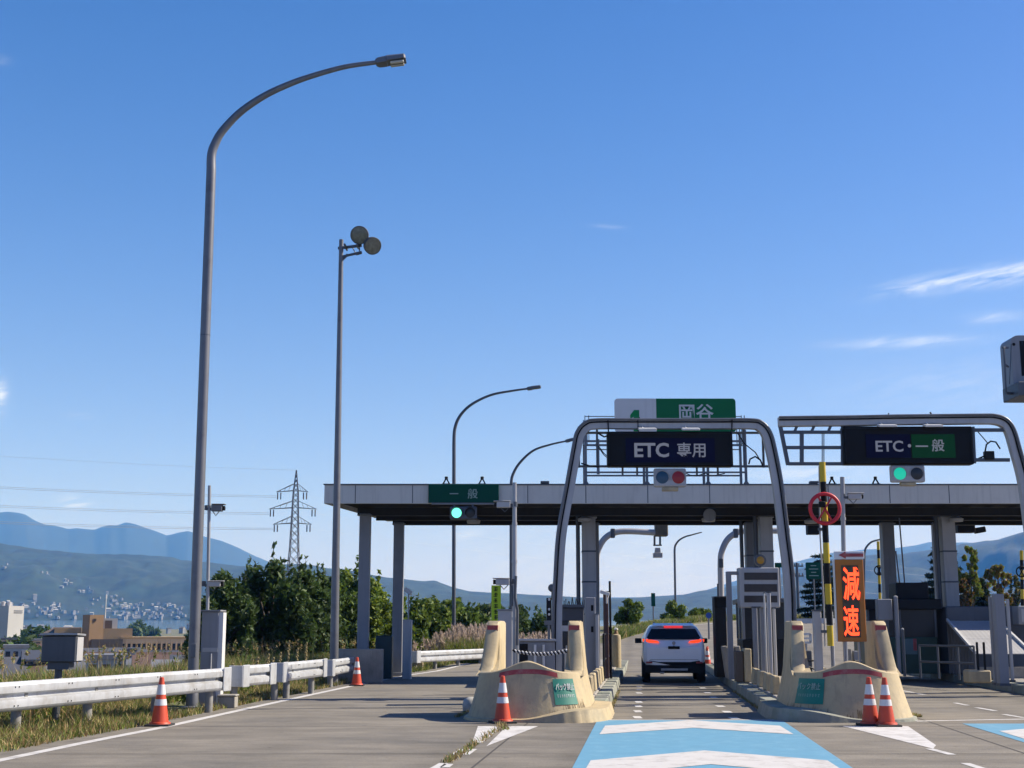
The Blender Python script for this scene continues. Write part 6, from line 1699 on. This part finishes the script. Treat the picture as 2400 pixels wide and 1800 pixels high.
def bush_blobs(g, w, h, d, k, z0=.2):
    out = []
    for _ in range(k):
        a = g.uniform(-1, 1); f = g.random() ** .8
        zz = z0 + h * f * (1 - .28 * a * a); s = g.uniform(.26, .46) * (1.1 - .3 * f)
        out.append((a * w * (1 - .12 * f), g.uniform(-1, 1) * d * .7, zz, w * s * .55 + .2, d * s * .7 + .2, h * s * .42 + .15))
    return out
# (px centre, py of top, Y, half width px, label, palette, shoots)
TR = [(528, 1345, 48, 48, 'dark leafy tree just right of the camera pole', 'AC', 3), (575, 1330, 52, 60, 'dark rounded tree left of the tall shoots', 'AC', 4), (640, 1275, 50, 65, 'tallest dark tree with upright shoots under the pylon', 'AC', 9),
      (705, 1300, 52, 60, 'leafy tree directly left of the floodlight pole', 'AC', 7), (765, 1318, 54, 55, 'leafy tree behind the floodlight pole', 'ABC', 5), (830, 1300, 56, 50, 'bright green tree at the first canopy column', 'ABY', 7),
      (895, 1395, 58, 52, 'bright green bush between the two left columns', 'ABY', 5), (965, 1392, 62, 62, 'green bush just right of the second left column', 'ABY', 8), (1025, 1396, 66, 62, 'green bush behind the beacon and pampas grass', 'AB', 9),
      (1085, 1398, 68, 58, 'green bush at the foot of the thin lamp post', 'AC', 6), (1140, 1412, 70, 50, 'dark bush left of the yellow banner', 'AC', 6), (1215, 1412, 74, 45, 'ragged bush between the banner and the arch leg', 'AC', 7), (1265, 1440, 76, 26, 'small dark bush touching the arch leg', 'CC', 2), (482, 1405, 46, 20, 'small dark bush directly behind the camera pole cabinet', 'AC', 2)]
for i, (px, pt, Y, hw, lb, pal, ns) in enumerate(TR):
    g = random.Random(40 + i)
    top = at(px, pt, Y); x = top.x; z = ground_z(x, Y) ; w = hw * Y / FPX * (1.12 if px < 600 else 1.35 if px < 860 else 1.75)
    z = min(z, at(px, 1560, Y).z)
    H = top.z - z
    body = H * (.86 if px > 860 else .80 if ns > 3 else .93)
    k = 26 if i < 6 else 15
    bl = bush_blobs(g, w * 1.15, body * .93, w * .9, k)
    sh = []
    for s in range(ns):
        sx_ = g.uniform(-1, 1) * w * .85 if s else 0
        hh = H if s == 0 else body + (H - body) * g.uniform(.2, .85) * (1 - .4 * abs(sx_) / w)
        sh.append((sx_, g.uniform(-.5, .5) * w, body * .72 * (1 - .2 * abs(sx_) / w), hh, g.uniform(-.35, .35)))
    tree('leafy_tree' if H > 4 else 'bush', lb, 'tree' if H > 4 else 'bush', x, Y, z, body * .6, .13, bl, (18000 if i < 6 else 15000), .085 if i < 6 else .10, ['leaf' + c for c in pal], 60 + i, 'trees behind the left guardrail', 1.5, .25, sh)
# bushes beyond the bend
for i, (px, pt, Y, hw, lb) in enumerate(((1470, 1411, 84, 30, 'round bush beyond the far guardrail, left of the small green sign'), (1578, 1415, 95, 24, 'round bush at the foot of the distant lamp post, beyond the car'),
                                         (1625, 1432, 104, 10, 'tiny bush on the far bend, left of the round blue sign'), (1650, 1430, 106, 14, 'little dark bush on the far bend behind the round blue sign'))):
    g = random.Random(90 + i); top = at(px, pt, Y); w = hw * Y / FPX; z = at(px, 1452, Y).z - .3
    tree('bush', lb, 'bush', top.x, Y, z, (top.z - z) * .5, .08, bush_blobs(g, w, (top.z - z) * .85, w, 12), 4200, .085, ['leafA', 'leafB', 'leafY'], 90 + i, 'round bushes on the far bend')
def conifer(label, px, pt, pb, Y, hw, seed, n=9000):
    g = random.Random(seed); top = at(px, pt, Y); z = at(px, pb, Y).z; H = top.z - z; w = hw * Y / FPX
    t = thing('conifer', label, 'tree', (top.x, Y, z), 0, 'conifers behind the toll plaza')
    m = MB(); m.tube([(0, 0, -.5), (0, 0, H * .98)], [H * .03, .03], 8); bl = []
    L_ = 12
    for k in range(L_):
        f = .1 + .86 * k / L_; r_ = w * (1 - f) ** .65 * g.uniform(.75, 1.15); nb = 7
        for j in range(nb):
            a = 2 * math.pi * (j + g.random()) / nb; rr = r_ * g.uniform(.7, 1.1)
            tip = (rr * math.cos(a), rr * math.sin(a), H * f - rr * .12 + .05)
            m.tube([(0, 0, H * f), tip], [.05, .012], 5)
            for q in (.35, .6, .85): bl.append((tip[0] * q, tip[1] * q, H * f + (tip[2] - H * f) * q, rr * .2 + .06, rr * .2 + .06, H / L_ * .16))
    m.build('trunk', M_['bark'], t, smooth=60)
    leaves('crown', bl, n, .10, M_['conif'], t, seed=seed, aspect=2.2, shell=.1); return t
conifer('dark conifer behind the green direction sign', 1925, 1282, 1470, 108, 80, 5, 14000)
conifer('tall dark conifer left of the last canopy column', 2205, 1255, 1490, 92, 92, 6, 17000)
conifer('low dark conifer between the two autumn trees', 2298, 1352, 1440, 96, 28, 7, 6000)
for i, (px, pt, pb, Y, hw, lb, pal) in enumerate(((2268, 1277, 1400, 90, 24, 'yellow green tree just right of the last canopy column', ('leafB', 'leafY', 'autA')), (2335, 1320, 1420, 94, 27, 'orange tinted autumn tree near the right edge', ('autA', 'autB', 'leafY')),
                                                  (2378, 1345, 1440, 98, 16, 'thin half bare tree at the right edge', ('autA', 'leafC')), (2256, 1350, 1420, 88, 14, 'small reddish shrub right of the last column', ('autB', 'leafC')))):
    g = random.Random(120 + i); top = at(px, pt, Y); w = hw * Y / FPX; z = at(px, 1462, Y).z; z1 = at(px, pb, Y).z - z; H = top.z - z
    bl = []
    for _ in range(42):
        f = g.random(); ww = w * 1.25 * math.sin(math.pi * min(1, .18 + .75 * f)) ** .8
        bl.append((g.uniform(-1, 1) * ww, g.uniform(-1, 1) * ww * .7, z1 + (H - z1) * f * .93, w * .2, w * .2, (H - z1) * .07))
    tree('broadleaf_tree', lb, 'tree', top.x, Y, z, z1 + .4 * (H - z1), .14, bl, 5200 if i != 2 else 1600, .09, pal, 130 + i, 'trees behind the right columns', 1.4, .1)
# far shrub belt on the right hand side beyond the lanes (small individual hedge)
g = np.random.default_rng(3)
def strip_pts(n, f): return np.array([f(*g.random(3)) for _ in range(n)])
# roadside grass: dense verge under and behind the rail
def verge(a, b, c):
    y = 13 + (47 - 13) * a ** .8; ex_ = edge_x(y); d = .45 + (3.6 + y * .05) * b ** 1.1
    return (ex_ - d, y, ground_z(ex_ - d, y) - .02)
def dens(p): return noise.noise(Vector((p[0] * .7, p[1] * .45, 2))) > -.35
V = np.array([p for p in strip_pts(95000, verge) if dens(p)])
hs = np.array([(.10 + .22 * min(1, (edge_x(p[1]) - p[0] - .4) / 1.6)) * (1 + .9 * max(0, noise.noise(Vector((p[0] * .9, p[1] * .5, 7))))) for p in V])
o = blades('verge_grass', V, hs, .009, [M_['grassG'], M_['grassG'], M_['grassD'], M_['grassR']], 4, .6); tag(o, None, None, None, 'stuff')
def behind(a, b, c):
    y = 14 + 40 * a; ex_ = edge_x(y); d = 2.0 + 4.5 * b
    return (ex_ - d, y, ground_z(ex_ - d, y) - .03)
V = np.array([p for p in strip_pts(60000, behind) if dens(p)])
hs = np.array([.54 + .45 * max(0, noise.noise(Vector((p[0] * .35, p[1] * .3, 17)))) for p in V])
o = blades('tall_weeds', V, hs, .014, [M_['grassG'], M_['grassG'], M_['grassD'], M_['grassR'], M_['leafB']], 5, .5); tag(o, None, None, None, 'stuff')
P_ = np.array([behind(a, b, c) for a, b, c in g.random((420, 3))])
tag(blades('weed_stalks', P_, 1.15, .007, [M_['grassD'], M_['grassD'], M_['grassR'], M_['bark']], 15, .25), None, None, None, 'stuff')
bl = []
for p in P_[:300]: bl.append((p[0], p[1], p[2] + .85 + .25 * rnd.random(), .05, .05, .13))
tag(leaves('seed_heads', bl, 4200, .022, [M_['grassD'], M_['grassR'], M_['grassG']], None, seed=16, shell=.1), None, None, None, 'stuff')
# leafy weed clumps
bl = []
for _ in range(190):
    a, b = rnd.random(), rnd.random(); y = 14.5 + 31 * a; x = edge_x(y) - 1.0 - 4.5 * b; s = rnd.uniform(.1, .30) * (1.6 if b > .4 else 1)
    bl.append((x, y, ground_z(x, y) + s * .7, s, s, s * .8))
o = leaves('leafy_weeds', bl, 17000, .034, [M_['leafB'], M_['leafA'], M_['grassG'], M_['leafY']], None, seed=8, shell=.2); tag(o, None, None, None, 'stuff')
# tall seed stalks (mullein like) beside the tree line
for i, (px, pt, Y) in enumerate(((604, 1560 - 20, 31), (629, 1532, 31.5), (657, 1528, 33), (677, 1500, 34), (697, 1518, 34), (718, 1505, 35), (640, 1540, 32), (545, 1555, 29.5))):
    p = at(px, pt, Y); z = ground_z(p.x, Y)
    m = MB(); m.tube([(0, 0, 0), (0, 0, (p.z - z) * .7), (.02, 0, p.z - z)], [.012, .012, .004], 6)
    for k in range(14):
        f = .55 + .45 * k / 14; m.box(.02 * math.cos(k * 2.4), .02 * math.sin(k * 2.4), (p.z - z) * f, .03, .03, .05, rx=k)
    o = m.build('seed_stalk', M_['grassD']); o.location = (p.x, Y, z); tag(o, 'dry upright seed stalk standing among the weeds before the dark trees', 'weed', 'dry seed stalks behind the guardrail')
# pampas grass patches
def pampas(name, fx, n, h, nplume, seed):
    g = np.random.default_rng(seed); P = np.array([fx(*g.random(2)) for _ in range(n)])
    o = blades(name, P, h, .016, [M_['grassG'], M_['grassG'], M_['grassD'], M_['leafY']], seed, .55); tag(o, None, None, None, 'stuff')
    bl = []
    for _ in range(nplume):
        x, y, z = fx(*g.random(2)); hh = h * g.uniform(.85, 1.35); l = g.uniform(-.12, .12)
        for k in range(4): bl.append((x + l * k * .4, y, z + hh + .1 * k, .05, .05, .10))
    o = leaves(name.replace('grass', 'plumes'), bl, nplume * 26, .035, M_['plume'], None, seed=seed + 1, aspect=3, up=2.5, shell=.1); tag(o, None, None, None, 'stuff')
def f1(a, b):
    px = 960 + (1150 - 960) * a; Y = 56 + 7 * b; p = at(px, 1500, Y)
    return (p.x, Y, -.85 + .75 * sst(950, 1090, px))
pampas('pampas_grass', f1, 17000, 1.1, 300, 21)
def f2(a, b):
    px = 1210 + 90 * a; Y = 56 + 7 * b; p = at(px, 1500, Y); return (p.x, Y, -.35)
pampas('pampas_grass', f2, 5000, 1.0, 130, 22)
def f3(a, b):
    y = 44 + 18 * a; x = edge_x(y) - .5 - 4.5 * b; return (x, y, ground_z(x, y) - .05)
V = np.array([f3(*g.random(2)) for _ in range(20000)])
tag(blades('verge_grass', V, .26, .014, [M_['grassG'], M_['grassD'], M_['grassG']], 23, .6), None, None, None, 'stuff')
# green bank under the far guardrail
V = []
for _ in range(26000):
    a, b = g.random(), g.random(); px = 1425 + 640 * a
    Yr = lerp([(1425, 78), (1500, 88), (1570, 98), (1640, 106), (1720, 112), (2070, 124)], px)
    Y = Yr - .4 - 7 * b; pr = lerp([(1425, 1478), (1500, 1466), (1570, 1457), (1640, 1450), (2070, 1449)], px)
    zr = at(px, pr, Yr).z - .2; p = at(px, 1460, Y); z0 = road_z(Y)
    V.append((p.x, Y, z0 + (zr - z0) * (1 - b) * .9))
V = np.array(V); bank = V
tag(blades('bank_grass', V, .40, .035, [M_['grassG'], M_['grassG'], M_['leafB'], M_['grassD']], 24, .7), None, None, None, 'stuff')
m = MB(); rows = []
for i in range(40):
    px = 1400 + 700 * i / 39; Yr = lerp([(1400, 75), (1425, 78), (1500, 88), (1570, 98), (1640, 106), (1720, 112), (2100, 126)], px)
    pr = lerp([(1400, 1480), (1425, 1477), (1500, 1465), (1570, 1456), (1640, 1449), (2070, 1448)], px)
    zr = at(px, pr, Yr).z - .25; q1 = at(px, 1460, Yr - 7.6); q0 = at(px, 1460, Yr + .3); q2 = at(px, 1460, Yr + 9)
    rows.append([(q1.x, Yr - 7.6, road_z(Yr - 7.6) - .05), (q0.x, Yr + .3, zr), (q2.x, Yr + 9, zr - 4)])
m.grid(rows); structure(m.build('bank', m_ground))
# crack weeds in the gore
P = []
for a, b, k in (((1178, 1705), (1105, 1752), 170), ((1105, 1752), (1045, 1790), 190), ((1172, 1698), (1186, 1712), 110)):
    A, B = gd(*a), gd(*b)
    for _ in range(k): f = g.random(); q = A.lerp(B, f); P.append((q.x + g.normal() * .035, q.y + g.normal() * .05, .004))
tag(blades('crack_weeds', np.array(P), .07, .008, [M_['grassD'], M_['grassG'], M_['grassR']], 31, .9), None, None, None, 'stuff')
V = []
for k in range(2600):
    I = ISL1 if g.random() < .5 else ISL2; s = 1 if g.random() < .5 else -1; y = 24.2 + 10 * g.random() ** 2
    V.append((ic(I, y) + s * (1.33 + .02 * g.normal()), y, 0.004))
tag(blades('kerb_weeds', np.array(V), .05, .006, [M_['grassD'], M_['grassR'], M_['grassG']], 33, .9), None, None, None, 'stuff')

# ================================================================ PYLON AND WIRES
Yp = 300
base = at(684, 1470, Yp); pz = at(684, 1102, Yp).z
t = thing('transmission_tower', 'steel lattice power pylon rising behind the tallest tree', 'pylon', (base.x, Yp, ground_z(base.x, Yp))); o0 = Vector(t.location); zb0 = o0.z
bx = base.x
def hw_at(z): return lerp([(zb0, 2.6), (at(684, 1290, Yp).z, .95), (at(684, 1155, Yp).z, .55), (pz, .05)], z)
m = MB(); zs = []; z = zb0
while z < pz - .3: zs.append(z); z += max(1.0, hw_at(z) * 2.0)
zs.append(pz)
for sx_, sy_ in ((-1, -1), (1, -1), (1, 1), (-1, 1)):
    for a, b in zip(zs, zs[1:]): m.bar((bx + sx_ * hw_at(a), Yp + sy_ * hw_at(a), a), (bx + sx_ * hw_at(b), Yp + sy_ * hw_at(b), b), .15)
for a, b in zip(zs, zs[1:]):
    for (x0, y0), (x1, y1) in (((-1, -1), (1, -1)), ((1, -1), (1, 1)), ((1, 1), (-1, 1)), ((-1, 1), (-1, -1))):
        ha, hb = hw_at(a), hw_at(b)
        m.bar((bx + x0 * ha, Yp + y0 * ha, a), (bx + x1 * hb, Yp + y1 * hb, b), .09); m.bar((bx + x1 * ha, Yp + y1 * ha, a), (bx + x0 * hb, Yp + y0 * hb, b), .09)
tower_mat = mat('pylon steel', (.10, .10, .11), .6, .1, .1, .3)
m.build('lattice_body', tower_mat, t, o0)
WP = []
for py, xl0_, xr0_ in ((1150, 648, 722), (1190, 631, 742), (1226, 640, 730)):
    z = at(684, py, Yp).z; a, b = at(xl0_, py, Yp).x, at(xr0_, py + 4, Yp).x
    m = MB()
    for s_, xe in ((-1, a), (1, b)):
        h = hw_at(z)
        for dy in (-h, h):
            m.bar((bx + s_ * h, Yp + dy, z), (xe, Yp, z - .3), .13); m.bar((bx + s_ * h, Yp + dy, z + 1.5), (xe, Yp, z - .3), .10)
        for f in (.3, .55, .8):
            xq = bx + s_ * h + (xe - bx - s_ * h) * f; m.bar((xq, Yp, z - .2 * f), (xq - s_ * .4, Yp, z + 1.5 * (1 - f)), .07)
        WP.append((xe, z - .3, s_))
    m.build('crossarm', tower_mat, t, o0)
    m = MB()
    for s_, xe in ((-1, a), (1, b)):
        for dx in (.3, 1.0): m.lathe([(.05, -1.9), (.14, -1.8), (.14, -.4), (.04, -.3)], 8, (xe - s_ * dx, Yp, z - .1))
    m.build('insulator', tower_mat, t, o0)
# (wires) paired conductors to the next towers, left behind the camera side and right down the valley
wm_ = mat('conductor wire', (.42, .45, .48), .6, .2)
wires = thing('power_line', 'pale power line wires strung from the pylon across the left of the sky', 'power line', o0)
for (xe, z, s_) in WP:
    if s_ < 0:
        for dz in (0, .35):
            m = MB(); P_ = [(xe - 150 * f, Yp - 55 * f, z - 1.2 + dz + 4.2 * f * f * 2 - 3.2 * f) for f in [k / 24 for k in range(25)]]
            m.tube(P_, .035, 5, caps=False); m.build('wire', wm_, wires, o0)
    else:
        m = MB(); P_ = [(xe + 320 * f, Yp + 260 * f, z - 1 - 30 * f + 16 * f * f) for f in [k / 24 for k in range(25)]]
        m.tube(P_, .016, 5, caps=False); m.build('wire', wm_, wires, o0)
m = MB(); P_ = [(bx - 150 * f, Yp - 55 * f, pz + 8 * f * f - 2 * f) for f in [k / 24 for k in range(25)]]; m.tube(P_, .02, 5, caps=False); m.build('earth_wire', wm_, wires, o0)

# ================================================================ TOWN BELOW
def gable(name, label, px0, px1, pyt, pyb, Y, wallm, roofm, depth=9, win=True, grp=None, flat=False, rz=0.0, nwin=3, cat='house', eave=None):
    A, B = at(px0, pyt, Y), at(px1, pyb, Y)
    w = B.x - A.x; h = A.z - B.z; zg = min(B.z, ground_z((A.x + B.x) / 2, Y)) - .3
    t = thing(name, label, cat, ((A.x + B.x) / 2, Y + depth / 2, zg), rz - math.atan2((A.x + B.x) / 2, Y), grp)
    hw = (h * .40 if not flat else h) + (B.z - zg)
    m = MB(); m.b2(-w / 2, w / 2, -depth / 2, depth / 2, 0, hw)
    if not flat: m.add([(-w / 2, -depth / 2, hw), (-w / 2, depth / 2, hw), (-w / 2, 0, hw + h * .57), (w / 2, -depth / 2, hw), (w / 2, depth / 2, hw), (w / 2, 0, hw + h * .57)], [(0, 2, 1), (3, 4, 5)])
    wl = m.build('wall', wallm, t)
    m = MB(); e = .5
    if flat:
        m.b2(-w / 2 - .15, w / 2 + .15, -depth / 2 - .15, depth / 2 + .15, hw + .003, hw + .35)
    else:
        k = h * .60 / (depth / 2)
        for s_ in (-1, 1):
            a = [(-w / 2 - e, s_ * (depth / 2 + e), hw - e * k + .05), (w / 2 + e, s_ * (depth / 2 + e), hw - e * k + .05), (w / 2 + e, 0, hw + h * .60 + .05), (-w / 2 - e, 0, hw + h * .60 + .05)]
            m.add(a + [(x, y, z + .18) for x, y, z in a], [(0, 1, 2, 3), (4, 7, 6, 5), (0, 4, 5, 1), (1, 5, 6, 2), (2, 6, 7, 3), (3, 7, 4, 0)])
    m.build('roof', roofm, t)
    if win:
        for k in range(nwin):
            x = -w / 2 + w * (k + .5) / nwin; z = hw * .45 + (B.z - zg) * .3
            m = MB(); m.b2(x - w / nwin * .3, x + w / nwin * .3, -depth / 2 - .05, -depth / 2 - .01, hw - .45 * (hw - (B.z - zg)) - .9, hw - .25 * (hw - (B.z - zg)) ); m.build('window', M_['win'], t)
    return t
# white office tower far left; far buildings stand turned, so that two faces show
def frame_at(name, label, cat, pxc, Y, zg):
    c = at(pxc, 1480, Y); an = -math.atan2(c.x, Y); t = thing(name, label, cat, (c.x, Y, zg), an)
    D = math.hypot(c.x, Y)
    return t, (lambda px: (px - pxc) * D / FPX * .96), (lambda py: at(pxc, py, Y).z - zg)
Y = 330; zg = ground_z(-120, Y) - 4
t, lx, lz = frame_at('office_tower', 'plain white tower block at the far left edge with a shaded side', 'building', 17, Y, zg)
m = MB(); H_ = lz(1420); xl, xr = lx(-22), lx(50)
m.add([(xl, 5, 0), (0, 0, 0), (xr, 2.5, 0), (xr - 2, 14, 0), (xl, 5, H_), (0, 0, H_), (xr, 2.5, H_), (xr - 2, 14, H_)], [(0, 1, 5, 4), (1, 2, 6, 5), (2, 3, 7, 6), (4, 5, 6, 7), (3, 0, 4, 7)])
m.build('wall', M_['bwhite'], t)
for k in range(3):
    m = MB(); m.lathe([(.55, 0), (.55, 1.0), (0, 1.2)], 10, (-2.6 + k * 1.3, 4, H_ + .01)); m.build('roof_tank', M_['lightpaint'], t)
for q_ in (0, 1):
    m = MB(); a_, b_ = lx(29), lx(47); z = lz(1431 + q_ * 4.5); k_ = 2.5 / xr
    m.bar((a_, a_ * k_ - .08, z), (b_, b_ * k_ - .08, z), .06, .22); m.build('sign_line', M_['roofgrey'], t)
# brown civic building
Y = 250; zg = -9.0
t, lx, lz = frame_at('civic_building', 'large brown tiled building with a square tower and long windowed wing', 'building', 209, Y, zg)
def blk(px0, px1, pyt, y0, d, nm, mm, pyb=None):
    m = MB(); m.b2(lx(px0), lx(px1), y0, y0 + d, lz(pyb) if pyb else 0, lz(pyt)); return m.build(nm, mm, t)
H_ = lz(1441); m = MB(); xl, xr = lx(193), lx(240)
m.add([(xl, 3.2, 0), (0, 0, 0), (xr, .8, 0), (xr - .3, 6, 0), (xl, 3.2, H_), (0, 0, H_), (xr, .8, H_), (xr - .3, 6, H_)], [(0, 1, 5, 4), (1, 2, 6, 5), (2, 3, 7, 6), (3, 0, 4, 7), (4, 5, 6, 7)])
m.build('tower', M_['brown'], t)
m = MB(); x = lx(220); m.b2(x - .26, x + .26, .1, .3, lz(1456), lz(1450)); m.build('window', M_['brownd'], t)
m = MB(); x = lx(243); m.tube([(x, 3, lz(1450)), (x, 3, lz(1392))], [.09, .06], 8); m.lathe([(.11, 0), (.14, .1), (.14, .7), (0, .8)], 8, (x, 3, lz(1392) - .8)); m.build('mast', M_['white'], t)
blk(241, 271, 1449, 2, 5, 'tower_frame', M_['bwhite'], 1476); blk(243, 259, 1454, 1.94, .05, 'recess', M_['brownd'], 1474)
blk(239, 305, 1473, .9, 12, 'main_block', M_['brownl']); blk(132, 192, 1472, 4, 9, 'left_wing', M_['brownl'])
m = MB(); m.add([(lx(98), 3.4, lz(1488)), (lx(192), 3.4, lz(1488)), (lx(192), 9, lz(1470)), (lx(130), 9, lz(1470))], [(0, 1, 2, 3)]); o_ = m.build('sloping_roof', M_['brownd'], t); so = o_.modifiers.new('t', 'SOLIDIFY'); so.thickness = .3
blk(215, 284, 1498, -1.2, 1.9, 'front_block', M_['brownd'])
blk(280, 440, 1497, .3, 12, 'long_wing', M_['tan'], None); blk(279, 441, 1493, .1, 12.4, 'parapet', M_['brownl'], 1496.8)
for k in range(14):
    px = 284 + k * 11.2; blk(px, px + 6.5, 1509, .24, .05, 'window', M_['win'], 1524); blk(px + 8, px + 9.6, 1504, .05, .18, 'pier', M_['tan'], 1528)
blk(280, 440, 1527, -1.5, 1.5, 'canopy_slab', M_['tan'], 1531)
# near roofs just beyond the guardrail
HS = [(-12, 38, 1519, 1550, 150, 'bwhite', 'roofgrey', 'white house with square windows at the far left edge', True), (40, 96, 1530, 1560, 135, 'tan', 'roofdark', 'low pale house between the white tower and the dark box', False),
      (175, 262, 1546, 1590, 100, 'lightpaint', 'roofgrey', 'grey metal roof right of the dark junction box', True), (272, 298, 1527, 1556, 150, 'lightpaint', 'roofdark', 'small dark roofed house below the brown building', True),
      (300, 352, 1544, 1600, 98, 'tan', 'roofbrown', 'house with a sloping dark brown roof above the guardrail', False), (345, 418, 1556, 1600, 92, 'lightpaint', 'roofgrey', 'house with a wide pale grey roof above the cone', False),
      (372, 440, 1541, 1566, 140, 'tan', 'roofdark', 'dark roofed house in front of the long windowed wing', False), (302, 366, 1539, 1560, 160, 'lightpaint', 'roofgrey', 'pale roofed house at the foot of the long wing', False),
      (-10, 50, 1500, 1514, 230, 'tan', 'roofdark', 'dark flat roofed house below the white tower', True), (50, 100, 1502, 1516, 240, 'tan', 'roofgrey', 'long low building right of the white tower', True),
      (96, 130, 1492, 1502, 280, 'lightpaint', 'roofgrey', 'small white roofed building left of the brown wing', True)]
for i, (a, b, c, d, Y, wm2, rm, lb, fl) in enumerate(HS):
    gable('house', lb, a, b, c, d, Y, M_[wm2], M_[rm], depth=max(6, (b - a) * Y / FPX * .7), grp='town houses below the guardrail', flat=fl)
# more low roofs between them
g = random.Random(501)
for i in range(34):
    Y = g.uniform(125, 235); px = g.uniform(-30, 445)
    if Y > 205 and px > 90: Y -= 60
    py = max(1538, 1472 + (7.5 + CAMZ - 3.2 - g.uniform(-.3, .8)) * FPX / Y); wpx = g.uniform(7, 12) * FPX / Y
    o_ = gable('town_house', 'low roofed small house in the crowd of roofs between guardrail and brown building', px - wpx / 2, px + wpx / 2, py - g.uniform(3.2, 4.6) * FPX / Y * .55, py + 1.2 * FPX / Y, Y, M_[g.choice(('tan', 'lightpaint', 'concrete', 'townwall'))], M_[g.choice(('roofgrey', 'roofdark', 'roofdark', 'roofbrown'))], depth=g.uniform(7, 9), win=(i % 2 == 0), grp='crowded roofs below the guardrail', rz=g.uniform(-.5, .5), nwin=2)
# many small houses of the town by the lake and on the slope across it
def mini(seed):
    g = random.Random(seed); w, d, h = g.uniform(7, 13), g.uniform(7, 10), g.uniform(4, 7)
    m = MB(); m.b2(-w / 2, w / 2, -d / 2, d / 2, -3, h)
    k = g.uniform(.18, .3) * d
    m.add([(-w / 2, -d / 2, h), (-w / 2, d / 2, h), (-w / 2, 0, h + k), (w / 2, -d / 2, h), (w / 2, d / 2, h), (w / 2, 0, h + k)], [(0, 2, 1), (3, 4, 5)])
    for s_ in (-1, 1): m.add([(-w / 2 - .4, s_ * (d / 2 + .4), h), (w / 2 + .4, s_ * (d / 2 + .4), h), (w / 2 + .4, 0, h + k + .1), (-w / 2 - .4, 0, h + k + .1)], [(0, 1, 2, 3) if s_ < 0 else (3, 2, 1, 0)], mi=1)
    me = bpy.data.meshes.new('town_house'); me.from_pydata([tuple(v) for v in m.v], [], m.f)
    me.materials.append(M_['townwall']); me.materials.append((M_['roofdark'], M_['roofgrey'], M_['bwhite'], M_['roofdark'])[seed % 4])
    me.polygons.foreach_set('material_index', m.mi); me.update(); return me
MINI = [mini(s) for s in range(8)]
g = random.Random(77)
def put_mini(p, s, label, grp, near=0):
    o = bpy.data.objects.new('town_house', g.choice(MINI)); COL.objects.link(o); o.location = p; o.scale = (s, s, s * g.uniform(.8, 1.4)); o.rotation_euler = (0, 0, g.uniform(-.8, .8))
    tag(o, label, 'house', grp)
for _ in range(70):                                            # near shore
    px = g.uniform(290, 1400) if g.random() < .75 else g.uniform(-30, 160); Y = 1000 + 380 * g.random()
    p = at(px, 1480, Y); p.z = ground_z(p.x, Y) + 1
    put_mini(p, g.uniform(.35, .65), 'tiny pale house in the town on the near side of the lake', 'tiny houses before the lake')
for _ in range(120):                                           # far shore line
    px = g.choice((g.gauss(110, 50), g.gauss(330, 60), g.uniform(0, 900))); tt = abs(g.gauss(0, .05)) + .012
    p = near_pos(px, tt); p.z += 1.5
    put_mini(p, g.uniform(.35, .7), 'tiny white house on the far shore at the foot of the wooded hill', 'tiny houses across the lake')
for cx_, t0, s_, k in ((262, .22, 26, 20), (300, .20, 22, 14), (400, .13, 25, 16), (150, .30, 8, 5), (105, .33, 5, 3), (205, .26, 12, 6), (320, .16, 8, 4), (15, .42, 8, 3), (1060, .12, 40, 10), (1200, .12, 40, 10)):
    for _ in range(k):
        p = near_pos(g.gauss(cx_, s_), max(.02, t0 + g.gauss(0, .03))); p.z += 2
        put_mini(p, g.uniform(.35, .6), 'tiny pale house among the trees high on the far wooded slope', 'tiny houses on the far slope')
# town trees
def small_tree_mesh(seed):
    g2 = random.Random(seed); bl = [(g2.uniform(-2, 2), g2.uniform(-2, 2), 2.5 + g2.uniform(0, 4), 1.9, 1.9, 1.6) for _ in range(8)]
    o = leaves('town_tree', bl, 900, .55, [M_['leafC'], M_['leafA']], None, seed=seed, shell=.3); return o
protos = [small_tree_mesh(s) for s in (1, 2, 3)]
spots = []
for _ in range(70):
    px = g.uniform(-40, 1400); Y = g.choice((g.uniform(150, 300), g.uniform(300, 800)))
    if 180 < px < 460 and 160 < Y < 262: Y += 120
    p = at(px, 1500, Y); p.z = ground_z(p.x, Y) - .5; spots.append((p, g.uniform(.6, 1.1)))
spots += [(Vector((at(px, 1500, Y).x, Y, ground_z(at(px, 1500, Y).x, Y) - .4)), s) for px, Y, s in ((62, 300, 1.1), (75, 305, 1.3), (88, 298, 1.2), (100, 310, 1.0), (112, 300, 1.1), (320, 640, 1.6), (345, 650, 1.4), (215, 170, .8), (235, 165, .7), (265, 150, .7), (380, 150, .6), (405, 155, .7), (430, 150, .8))]
for i, (p, s) in enumerate(spots):
    o = protos[i] if i < 3 else protos[i % 3].copy()
    if i >= 3: COL.objects.link(o)
    o.location = p; o.scale = (s, s, s); o.rotation_euler = (0, 0, g.uniform(0, 6)); tag(o, 'small dark tree among the roofs of the town in the valley', 'tree', 'small trees in the town')
